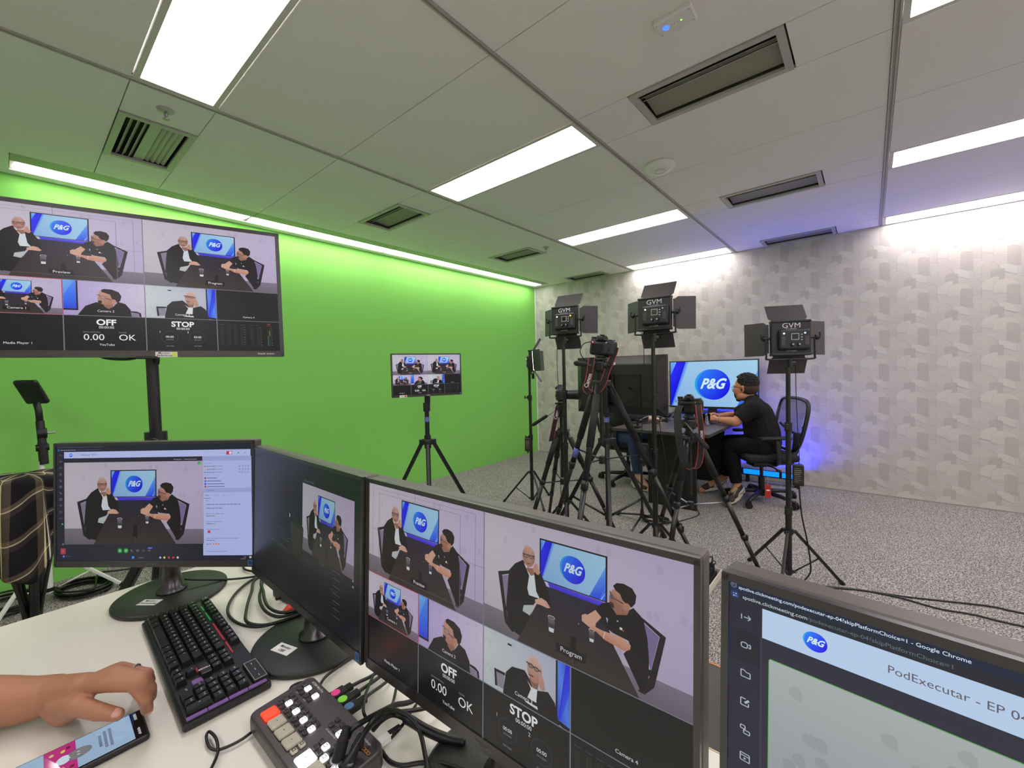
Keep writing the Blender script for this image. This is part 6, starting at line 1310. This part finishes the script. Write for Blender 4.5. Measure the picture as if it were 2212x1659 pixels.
for j in range(nZ+1):
    k = j/nZ
    for i in range(nA):
        a = 2*PI*i/nA; lobe = 0.5+0.5*math.cos(a+0.15); L = 0.12+0.30*lobe**3+0.025*math.sin(a*4+0.5)+0.012*math.sin(a*9)
        top = min(1, k/0.25); z = 0.930-0.018*top**2-max(0, k-0.25)/0.75*L+0.012*math.sin(a*3+2)*top
        r = 0.135*top**0.8+0.03*max(0, k-0.25); r *= 1+(0.15*math.sin(a*4+1.3+k)+0.09*math.sin(a*9-k*3)+0.03*math.sin(a*17+k*6))*top
        sh_ = 0.02*max(0, k-0.3)*lobe
        vs.append(((r*1.05+sh_)*math.cos(a), r*0.95*math.sin(a)-0.01*k, z)); cs.append((a/(2*PI)*1.0 if a < PI else 1-a/(2*PI), k*0.95+0.05*math.sin(a*2)+0.04*math.sin(a*5), 0))
m.add(vs, [(j*nA+i, j*nA+(i+1) % nA, (j+1)*nA+(i+1) % nA, (j+1)*nA+i) for j in range(nZ) for i in range(nA)], smooth=True, col=cs)
o = m.build('plaid_shirt', plaid()); o.location = (1.275,-5.505,0); tag(o, 'black and cream plaid shirt draped over the folded tripod at the left edge', 'shirt')
sd = o.modifiers.new('s', 'SOLIDIFY'); sd.thickness = 0.003
cable('thick black cable hanging in a curve under the big screen at the left', [(2.36,-5.36,1.44),(2.362,-5.35,1.415),(2.375,-5.33,1.402),(2.41,-5.29,1.398),(2.43,-5.26,1.405),(2.44,-5.245,1.41),(2.452,-5.225,1.405),(2.452,-5.225,1.38)], 0.005, group='cables behind the desk')

# ------------------------------------------------------------------ on the white desk
M_key = mat('key_black', (26,27,26), 0.35, var=0.08, scale=300, spec=0.5); M_kleg = mat('key_legend', (168,172,168), 0.5)
t = thing('keyboard', 'black gaming keyboard with green, red and purple glow strips on the white desk', 'keyboard', (3.062,-5.2865,TZ), -0.034)
m = MB(); m.box((0,0,0.009), (0.444,0.134,0.014), 0.004); m.box((0,0.0,0.0165), (0.436,0.124,0.004)); m.build('base_plate', M_black, t)
M_kg, M_kr, M_kp = (mat('glow_'+n, c, 0.4, emit=c, es=e) for n, c, e in (('green', (30,130,56), 0.30), ('red', (150,46,48), 0.25), ('purple', (110,78,136), 0.18)))
for x, w, mm, nn in ((-0.120,0.045,M_kg,'green'),(-0.172,0.024,M_kg,'green'),(-0.030,0.090,M_kr,'red'),(0.052,0.05,M_kr,'red')): m = MB(); m.box((x,0.0410,0.0195), (w,0.0028,0.003)); m.build('glow_strip', mm, t, label=nn+' glow strip')
m = MB(); m.box((0.0855,-0.0270,0.0195), (0.015,0.016,0.003)); m.build('glow_patch', M_kr, t, label='red glow patch'); m = MB(); m.box((0.1215,-0.0270,0.0195), (0.015,0.016,0.003)); m.build('glow_patch', M_kp, t, label='purple glow patch')
for i in range(4): m = MB(); m.box((0.2160,-0.0465+i*0.0305,0.0195), (0.006,0.029,0.003)); m.build('glow_strip', M_kp, t, label='purple glow strip')
U = 0.01865; X0 = -0.2135; nkey = 0
def key(x, y, w, d=1.0, leg=1):
    global nkey
    nkey += 1; W_k, D_k = w*U-0.0016, d*0.0188-0.0018; m = MB()
    b0 = [(-W_k/2,-D_k/2,0.016),(W_k/2,-D_k/2,0.016),(W_k/2,D_k/2,0.016),(-W_k/2,D_k/2,0.016)]; s = 0.0018
    t0 = [(-W_k/2+s,-D_k/2+s*0.6,0.0290),(W_k/2-s,-D_k/2+s*0.6,0.0290),(W_k/2-s,D_k/2-s*1.6,0.0305),(-W_k/2+s,D_k/2-s*1.6,0.0305)]
    m.add(b0+t0, [(3,2,1,0),(4,5,6,7),(0,1,5,4),(1,2,6,5),(2,3,7,6),(3,0,4,7)], TR(x, y, 0))
    if leg:
        r_ = random.Random(nkey)
        for q in range(leg): m.box((x-W_k/2+0.0050+q*0.0042+r_.uniform(0,.0008), y+0.0010+r_.uniform(-.001,.001), 0.0299), (0.0016, 0.0021+r_.uniform(0,.0008), 0.0006), mi=1)
    m.build('key', [M_key, M_kleg], t)
rows = [(-0.0490, [1.25,1.25,1.25,5.75,1.25,1.25,1.25,1.25]), (-0.0302, [1.25]+[1]*11+[2.25]), (-0.0114, [1.75]+[1]*11+[1.75]), (0.0074, [1.5]+[1]*12+[1.0]), (0.0262, [1]*13+[1.5])]
for y, ws_ in rows:
    x = X0
    for w in ws_: key(x+w*U/2, y, w, leg=(0 if w > 5 else 2 if w == 1 else 1)); x += w*U
x = X0
for w in (1,-0.5,1,1,1,1,-0.35,1,1,1,1,-0.35,1,1,1,1):
    if w > 0: key(x+w*U/2, 0.0540, w, leg=2)
    x += abs(w)*U
xn = 0.0605
for i in range(3):
    for y in (0.0262, 0.0074, -0.0490): key(xn+(i+0.5)*U*0.94+0.004, y, 0.94, leg=2)
key(xn+1.5*U*0.94+0.004, -0.0302, 0.94, leg=1)
m = MB(); m.box((0.103,-0.0114,0.0225), (0.034,0.017,0.012), 0.001); text_mb(m, 'rocet', 0.0085, TR(0.1015,-0.0125,0.0290) @ RZ(-PI/2), mi=1, bold=0.02); m.build('logo_block', [M_key, mat('logo_pink', (220,190,190), 0.5, emit=(220,180,185), es=0.2)], t)
xp = 0.1375
for i in range(4):
    for y in (0.0262, 0.0074, -0.0114, -0.0302):
        if i == 3 and y == -0.0302: continue
        key(xp+(i+0.5)*U*0.95+0.003, y, 0.95, leg=2)
key(xp+U*0.95+0.003, -0.0490, 1.9, leg=2); key(xp+2.5*U*0.95+0.003, -0.0490, 0.95, leg=2); key(xp+3.5*U*0.95+0.003, -0.0400, 0.95, 2.0, leg=1)
m = MB(); m.box((0.1775,0.0525,0.0215), (0.070,0.024,0.008), 0.001); m.build('media_panel', M_black, t)
m = MB()
for (a, b_, c_, d_) in ((0.1775,0.0625,0.066,0.0006),(0.1775,0.0425,0.066,0.0006),(0.1445,0.0525,0.0006,0.020),(0.2105,0.0525,0.0006,0.020)): m.box((a,b_,0.0258), (c_,d_,0.0006))
for i in range(3): m.box((0.155+i*0.0225,0.0525,0.0258), (0.006,0.0012,0.0006))
m.build('panel_outline', M_kleg, t)

t = thing('video_switcher', 'grey video switcher with glowing white buttons and one red button', 'video switcher', (3.478,-5.238,TZ))
M_sw = mat('switcher_grey', (66,61,61), 0.4, metal=0.3, var=0.05); M_sb = mat('button_dark', (62,60,58), 0.45); M_cb = mat('button_cream', (178,172,152), 0.5); M_lit = mat('button_lit', (255,255,255), 0.4, emit=(255,255,255), es=2.2); M_red = mat('button_red', (255,60,30), 0.4, emit=(255,38,18), es=2.4)
W2, D2 = 0.238, 0.106; m = MB()
def rr(w, d, r, n=6):
    out = []
    for cx_, cy_, a0 in ((w/2-r,d/2-r,0),(-w/2+r,d/2-r,90),(-w/2+r,-d/2+r,180),(w/2-r,-d/2+r,270)):
        for i in range(n+1): a = math.radians(a0+90*i/n); out.append((cx_+r*math.cos(a), cy_+r*math.sin(a)))
    return out
o1, o2 = rr(W2-0.006, D2-0.006, 0.012), rr(W2, D2, 0.014); zt = lambda y: 0.0345+0.003*(y/(D2/2))
m.loft([[(x,y,0.004) for x,y in rr(W2-0.03,D2-0.02,0.012)], [(x,y,0.010) for x,y in o2], [(x,y,zt(y)-0.006) for x,y in o2], [(x,y,zt(y)-0.0015) for x,y in rr(W2-0.002,D2-0.002,0.0135)], [(x,y,zt(y)) for x,y in o1]], smooth=False); bd = m.build('body', M_sw, t); fix_normals(bd)
ox, oy = 3.478, -5.238
def btn(x, y, s, mt, h=0.003, sq=True, nm='button'):
    m = MB(); z = zt(y-oy); m.box((x-ox, y-oy, z+h/2), (s, s, h+0.002), s*0.22, seg=2)
    if sq and s < 0.02:
        for (a, b_, c_, d_) in ((0,s*0.22,s*0.5,s*0.07),(0,-s*0.22,s*0.5,s*0.07),(s*0.22,0,s*0.07,s*0.5),(-s*0.22,0,s*0.07,s*0.5)): m.box((x-ox+a, y-oy+b_, z+h+0.0012), (c_, d_, 0.0004), mi=1)
    elif s >= 0.02: m.box((x-ox, y-oy, z+h+0.0012), (s*0.10, s*0.03, 0.0004), mi=1)
    return m.build(nm, [mt, M_ink], t)
for i in range(4): btn(3.3931+0.0273*i, -5.268, 0.0235, M_red if i == 0 else M_cb, 0.004, nm='input_button')
for x, y in ((3.4944,-5.2731),(3.4933,-5.2610)): btn(x, y, 0.0095, M_cb)
btn(3.5223, -5.2685, 0.0245, M_lit, 0.004, nm='transition_button'); btn(3.5500, -5.268, 0.0235, M_cb, 0.004, nm='transition_button')
for i in range(4):
    bx = 3.3818+0.0275*i
    for j, dyy in enumerate((-5.2493,-5.2399,-5.2299)):
        for q in (0, 1):
            if j == 2 and q == 1 and i == 3: pass
            lit = (j == 1 and q == 1); btn(bx+0.0135*q if lit else bx+0.0120*q, dyy, 0.0104 if lit else 0.0080, M_lit if lit else M_sb)
for x, y, l in ((3.3768,-5.2154,0),(3.3900,-5.2162,0),(3.3758,-5.2060,0),(3.3900,-5.2060,1),(3.4035,-5.2154,0),(3.4160,-5.2154,0),(3.4030,-5.2060,0),(3.4177,-5.2060,1),
    (3.4954,-5.2066,0),(3.4965,-5.217,0),(3.5098,-5.2064,0),(3.5099,-5.2173,0),(3.5225,-5.2173,1),(3.5222,-5.2066,0),
    (3.5127,-5.2406,0),(3.5143,-5.2508,0),(3.5262,-5.2409,1),(3.5281,-5.2509,0),(3.542,-5.2507,1),(3.5405,-5.241,0),(3.5385,-5.2311,0),(3.5525,-5.2311,0),(3.5545,-5.241,0),(3.556,-5.2507,0),(3.5665,-5.2411,0),(3.570,-5.2505,1),(3.568,-5.2311,0)):
    btn(x, y, 0.0105 if l else 0.0082, M_lit if l else M_sb)
m = MB(); z = 0.0375
text_mb(m, 'ATEM Mini Pro', 0.0062, TR(3.3805-ox,-5.1955-oy,z+0.0002) @ TR(0,0,0), 'L', bold=0.01); text_mb(m, 'Blackmagicdesign', 0.0052, TR(3.578-ox,-5.2000-oy,z+0.0002), 'R'); text_mb(m, 'CH 1', 0.0035, TR(3.383-ox,-5.2225-oy,z-0.0008)); text_mb(m, 'CH 2', 0.0035, TR(3.410-ox,-5.2225-oy,z-0.0008)); text_mb(m, 'PICTURE IN PICTURE', 0.0030, TR(3.510-ox,-5.2265-oy,z-0.0008)); text_mb(m, 'EFFECT', 0.0035, TR(3.512-ox,-5.2590-oy,z-0.002))
m.build('lettering', M_whiteink, bd)
m = MB()
for i in range(3):
    for (a, b_, c_, d_) in ((0,0.002,0.0048,0.0007),(0,-0.002,0.0048,0.0007),(0.0022,0,0.0007,0.0045),(-0.0022,0,0.0007,0.0045)): m.box((3.5755-ox+i*0.0058+a, -5.208-oy+b_, z+0.0003), (c_,d_,0.0003))
m.build('orange_mark', mat('print_orange', (200,140,50), 0.5), bd)
# plugs and leads behind the switcher
for (x, y), c, w in (((3.422,-5.171),(235,60,140),'pink'),((3.4455,-5.1705),(130,215,60),'green'),((3.469,-5.1715),(70,140,215),'blue')):
    t = thing('video_plug', 'black video plug with a round %s sticker behind the switcher' % w, 'plug', (x, y, TZ+0.020), group=None)
    b = MB().box((0,0,0), (0.020,0.032,0.011), 0.002).build('plug_body', M_rubber, t); MB().cyl((0,-0.002,0.0052), (0,-0.002,0.0062), 0.0078, n=24).build('sticker', mat('sticker_'+w, c, 0.5), b, label='round %s sticker' % w)
    m = MB(); m.box((0,0.022,0), (0.014,0.014,0.009), 0.002); m.build('collar', M_rubber, t); m = MB(); m.box((0,-0.018,0), (0.014,0.010,0.005)); m.build('plug_tip', M_silver, t)
G = 'leads behind the video switcher'
cable('lead from the pink stickered plug running under the multiview monitor', [(3.4224,-5.143,0.770),(3.4181,-5.1242,0.765),(3.4120,-5.0876,0.757),(3.40,-5.02,0.756)], 0.0032, group=G)
cable('lead from the green stickered plug running under the multiview monitor', [(3.4452,-5.143,0.770),(3.4382,-5.1242,0.765),(3.4257,-5.0853,0.757),(3.41,-5.02,0.756)], 0.0032, group=G)
cable('lead from the blue stickered plug running under the multiview monitor', [(3.4685,-5.144,0.770),(3.4600,-5.1273,0.765),(3.4474,-5.0849,0.757),(3.43,-5.02,0.756)], 0.0028, group=G)
cable('thick lead arching over the right end of the switcher toward the monitor', [(3.5517,-5.2188,0.80),(3.5599,-5.2174,0.815),(3.5608,-5.1978,0.815),(3.5496,-5.1597,0.80),(3.5389,-5.1297,0.785),(3.5333,-5.0910,0.765),(3.53,-5.03,0.757)], 0.0042, group=G)
cable('lead arching from the microphone jack and falling toward the bottom edge', [(3.5713,-5.2105,0.785),(3.5666,-5.2032,0.80),(3.5657,-5.1884,0.81),(3.5620,-5.1673,0.81),(3.5633,-5.1534,0.805),(3.5747,-5.1383,0.795),(3.5930,-5.1313,0.785),(3.6070,-5.1311,0.775),(3.6332,-5.1438,0.77),(3.68,-5.17,0.765)], 0.0034, group=G)
cable('thickest lead running right from the switcher to the foot of the multiview monitor', [(3.5319,-5.1666,0.765),(3.5478,-5.1592,0.785),(3.5582,-5.1459,0.79),(3.5793,-5.1341,0.785),(3.6059,-5.1222,0.775),(3.6380,-5.1074,0.768),(3.6658,-5.0931,0.768)], [0.0045]*20+[0.0075]*16+[0.006]*7, group=G)
cable('lead curling from the right end of the switcher along the desk', [(3.5720,-5.1772,0.76),(3.5931,-5.1780,0.757),(3.6136,-5.1702,0.757),(3.6316,-5.1506,0.757),(3.66,-5.134,0.762),(3.70,-5.125,0.768)], 0.0032, group=G)
cable('thin lead dropping down beside the blue stickered plug', [(3.4132,-5.0919,0.76),(3.4608,-5.1355,0.775),(3.4916,-5.1582,0.785),(3.5082,-5.1695,0.785),(3.5133,-5.1684,0.775)], 0.0026, group=G)
cable('thin lead crossing toward the middle of the switcher', [(3.4778,-5.0874,0.757),(3.5068,-5.1121,0.765),(3.5314,-5.1346,0.78),(3.5376,-5.1526,0.785),(3.5322,-5.1648,0.775)], 0.0026, group=G)
cable('network lead running from the pale network plug to the monitor', [(3.5372,-5.0872,0.757),(3.5650,-5.1241,0.775),(3.5726,-5.1408,0.775),(3.5685,-5.1500,0.771)], 0.0026, group=G)
t = thing('network_plug', 'pale network plug with a black sleeve at the corner of the switcher', 'plug', (3.5673,-5.166,0.770))
m = MB(); m.box((0,-0.004,0), (0.012,0.022,0.010), 0.001); m.build('clear_plug', M_white, t); m = MB(); m.cyl((0,0.005,0), (0.001,0.024,0.002), 0.007, 0.0045); m.build('sleeve', M_rubber, t)
def jack(label, x, y, z0, z1, r, lean=(0,0)):
    t = thing('audio_jack', label, 'plug', (x, y, z0), group=None); m = MB(); m.cyl((0,0,0), (lean[0]*0.6,lean[1]*0.6,(z1-z0)*0.62), r); m.build('plug_body', M_rubber, t)
    m = MB(); m.cyl((lean[0]*0.58,lean[1]*0.58,(z1-z0)*0.6), (lean[0],lean[1],z1-z0), r*0.92, r*0.5); m.build('strain_relief', M_rubber, t)
    m = MB(); m.cyl((0,0,0.003), (0,0,0.006), r*1.06); m.build('metal_ring', M_silver, t)
jack('tall thick black connector standing on the right part of the switcher', 3.563, -5.243, 0.784, 0.822, 0.0085, (-0.006,0.02))
jack('slim black connector beside the tall one on the switcher', 3.580, -5.233, 0.784, 0.815, 0.0062, (-0.004,0.02))
jack('short fat black connector with a silver ring at the bottom edge of the switcher', 3.594, -5.262, 0.775, 0.800, 0.012, (0.0,0.012))
cable('lead from the short fat connector up over the switcher corner', [(3.594,-5.250,0.803),(3.594,-5.235,0.812),(3.580,-5.205,0.815),(3.566,-5.18,0.805),(3.56,-5.15,0.795),(3.57,-5.10,0.775),(3.58,-5.04,0.757)], 0.0034, group=G)
cable('thin lead looping on the desk left of the switcher', [(3.365,-5.270,0.757),(3.3732,-5.303,0.756),(3.3673,-5.3315,0.756),(3.3516,-5.3412,0.756),(3.3267,-5.340,0.758),(3.3195,-5.3346,0.76),(3.3439,-5.332,0.762),(3.3667,-5.3347,0.76),(3.3833,-5.3425,0.757),(3.42,-5.37,0.756)], 0.0022, group=G)
cable('thin lead from the upper left corner of the switcher toward the dark monitor foot', [(3.368,-5.185,0.765),(3.345,-5.178,0.757),(3.323,-5.1875,0.757),(3.3179,-5.2036,0.757),(3.33,-5.215,0.757),(3.352,-5.225,0.757)], 0.0020, group=G)
cable('lead on the desk between the dark monitor foot and the switcher', [(3.331,-5.03,0.757),(3.3325,-5.0876,0.757),(3.338,-5.1285,0.757),(3.345,-5.155,0.757),(3.372,-5.18,0.765)], 0.0026, group=G)
G2 = 'looped leads between the two left monitors'
cable('outermost looped lead between the two left monitor feet', [(2.80,-4.95,0.756),(2.7866,-5.0731,0.756),(2.8316,-5.1446,0.756),(2.9093,-5.1916,0.756),(2.9837,-5.2012,0.756),(3.0482,-5.1821,0.756),(3.0799,-5.1452,0.758),(3.10,-5.08,0.765)], 0.0034, group=G2)
cable('second looped lead between the two left monitor feet', [(2.82,-4.95,0.758),(2.8014,-5.0814,0.76),(2.8831,-5.1307,0.76),(2.9737,-5.1713,0.76),(3.0296,-5.1864,0.762),(3.0767,-5.1681,0.764),(3.098,-5.129,0.766),(3.105,-5.07,0.768)], 0.0036, group=G2)
cable('third looped lead between the two left monitor feet', [(2.83,-4.95,0.757),(2.8152,-5.0632,0.757),(2.8766,-5.1042,0.757),(2.9376,-5.1283,0.757),(3.0078,-5.1384,0.757),(3.0664,-5.1262,0.760),(3.085,-5.08,0.765)], 0.0036, group=G2)
cable('innermost looped lead between the two left monitor feet', [(2.84,-4.95,0.764),(2.8239,-5.0743,0.764),(2.9189,-5.1126,0.764),(3.0084,-5.1326,0.766),(3.0699,-5.1188,0.768),(3.09,-5.07,0.770)], 0.0036, group=G2)
cable('lead running behind the web meeting monitor across the desk', [(2.60,-5.05,0.757),(2.70,-5.09,0.757),(2.78,-5.06,0.757),(2.90,-5.02,0.757),(3.0,-5.0,0.757)], 0.0032, group=G2)
cable('lead running from the web meeting monitor neck toward the dark monitor', [(2.705,-5.235,0.785),(2.725,-5.20,0.775),(2.76,-5.13,0.760),(2.80,-5.06,0.757),(2.86,-4.98,0.757)], 0.0030, group=G2)
t = thing('converter_box', 'small black box with a plugged in orange connector behind the dark monitor foot', 'converter box', (2.985,-5.052,TZ), 0.08)
MB().box((0,0,0.014), (0.12,0.075,0.026), 0.002).build('case', M_black, t); m = MB(); m.cyl((-0.01,-0.036,0.014), (-0.01,-0.052,0.014), 0.004); m.build('power_jack', M_rubber, t)
t = thing('orange_connector', 'orange connector with a yellow lit top behind the dark monitor foot', 'plug', (3.058,-5.094,TZ+0.022), 0.2)
m = MB(); m.cyl((0,0.012,0), (0,-0.006,0), 0.011); m.cyl((0,-0.004,0), (0,-0.026,-0.006), 0.010, 0.005); m.build('plug_body', mat('plug_orange', (215,70,40), 0.5), t); m = MB(); m.sph((0,0.003,0.009), (0.0085,0.010,0.003), 14, 8); m.build('top_mark', mat('plug_yellow', (225,215,90), 0.5), t)
MB().box((0,0.030,-0.004), (0.02,0.03,0.012), 0.002).build('plug_socket', M_black, t)

# phone
t = thing('phone', 'black phone lying on the white desk at the bottom left', 'phone', (3.2075,-5.478,TZ), -0.02)
MB().box((0,0,0.0062), (0.080,0.165,0.0115), 0.005, seg=3).build('case', M_black, t)
cv = Canvas(0.074, 0.158, 1.5e-5); cv.view(0, 0, 1, 1, (0, 0, 74, 158)); cv.rect(0, 0, 74, 158, (6,6,8)); cv.rect(1, 14, 73, 157, (150,176,204))
for i in range(7): cv.rect(6+i*2.6, 6, 7.6+i*2.6, 9.5, (190,200,210)); cv.rect(48+i*2.8, 6, 49.8+i*2.8, 9.5 if i % 2 else 8.5, (200,205,210))
rnd = random.Random(3)
for j, (a, b_) in enumerate(((12,60),(14,58),(20,50))):
    x = a
    while x < b_: w = rnd.uniform(0.8, 2.2); cv.rect(x, 38+j*6, x+w, 41.5+j*6, (86,90,106)); x += w+0.7
cv.rect(1, 78, 73, 112, (178,46,120))
for x, y, c in ((12,86,(120,20,60)),(16,92,(210,200,60)),(62,84,(120,20,60)),(58,94,(200,190,120)),(66,98,(200,190,110)),(14,104,(196,190,110))): cv.ell(x, y, 3.4, 2.6, c, 12)
cv.ell(38, 76, 12, 15, (118,122,124), 20); cv.ell(38, 92, 10, 8, (196,214,226), 18)
for x in (34, 41): cv.ell(x, 76, 1.0, 2.0, (210,214,216), 10)
cv.line([(30,84),(34,86),(38,84),(42,86),(46,84)], 1.0, (80,84,88)); cv.line([(24,128),(30,124),(36,130),(44,126),(48,133)], 0.7, (90,100,120)); cv.ell(10, 140, 3, 2.2, (20,20,24), 12)
cv.mb.build('screen', attr_mat('phone_picture', True, rough=0.06, es=0.9, spec=0.6), t, M=TR(0, 0, 0.0121) @ RX(-PI/2))
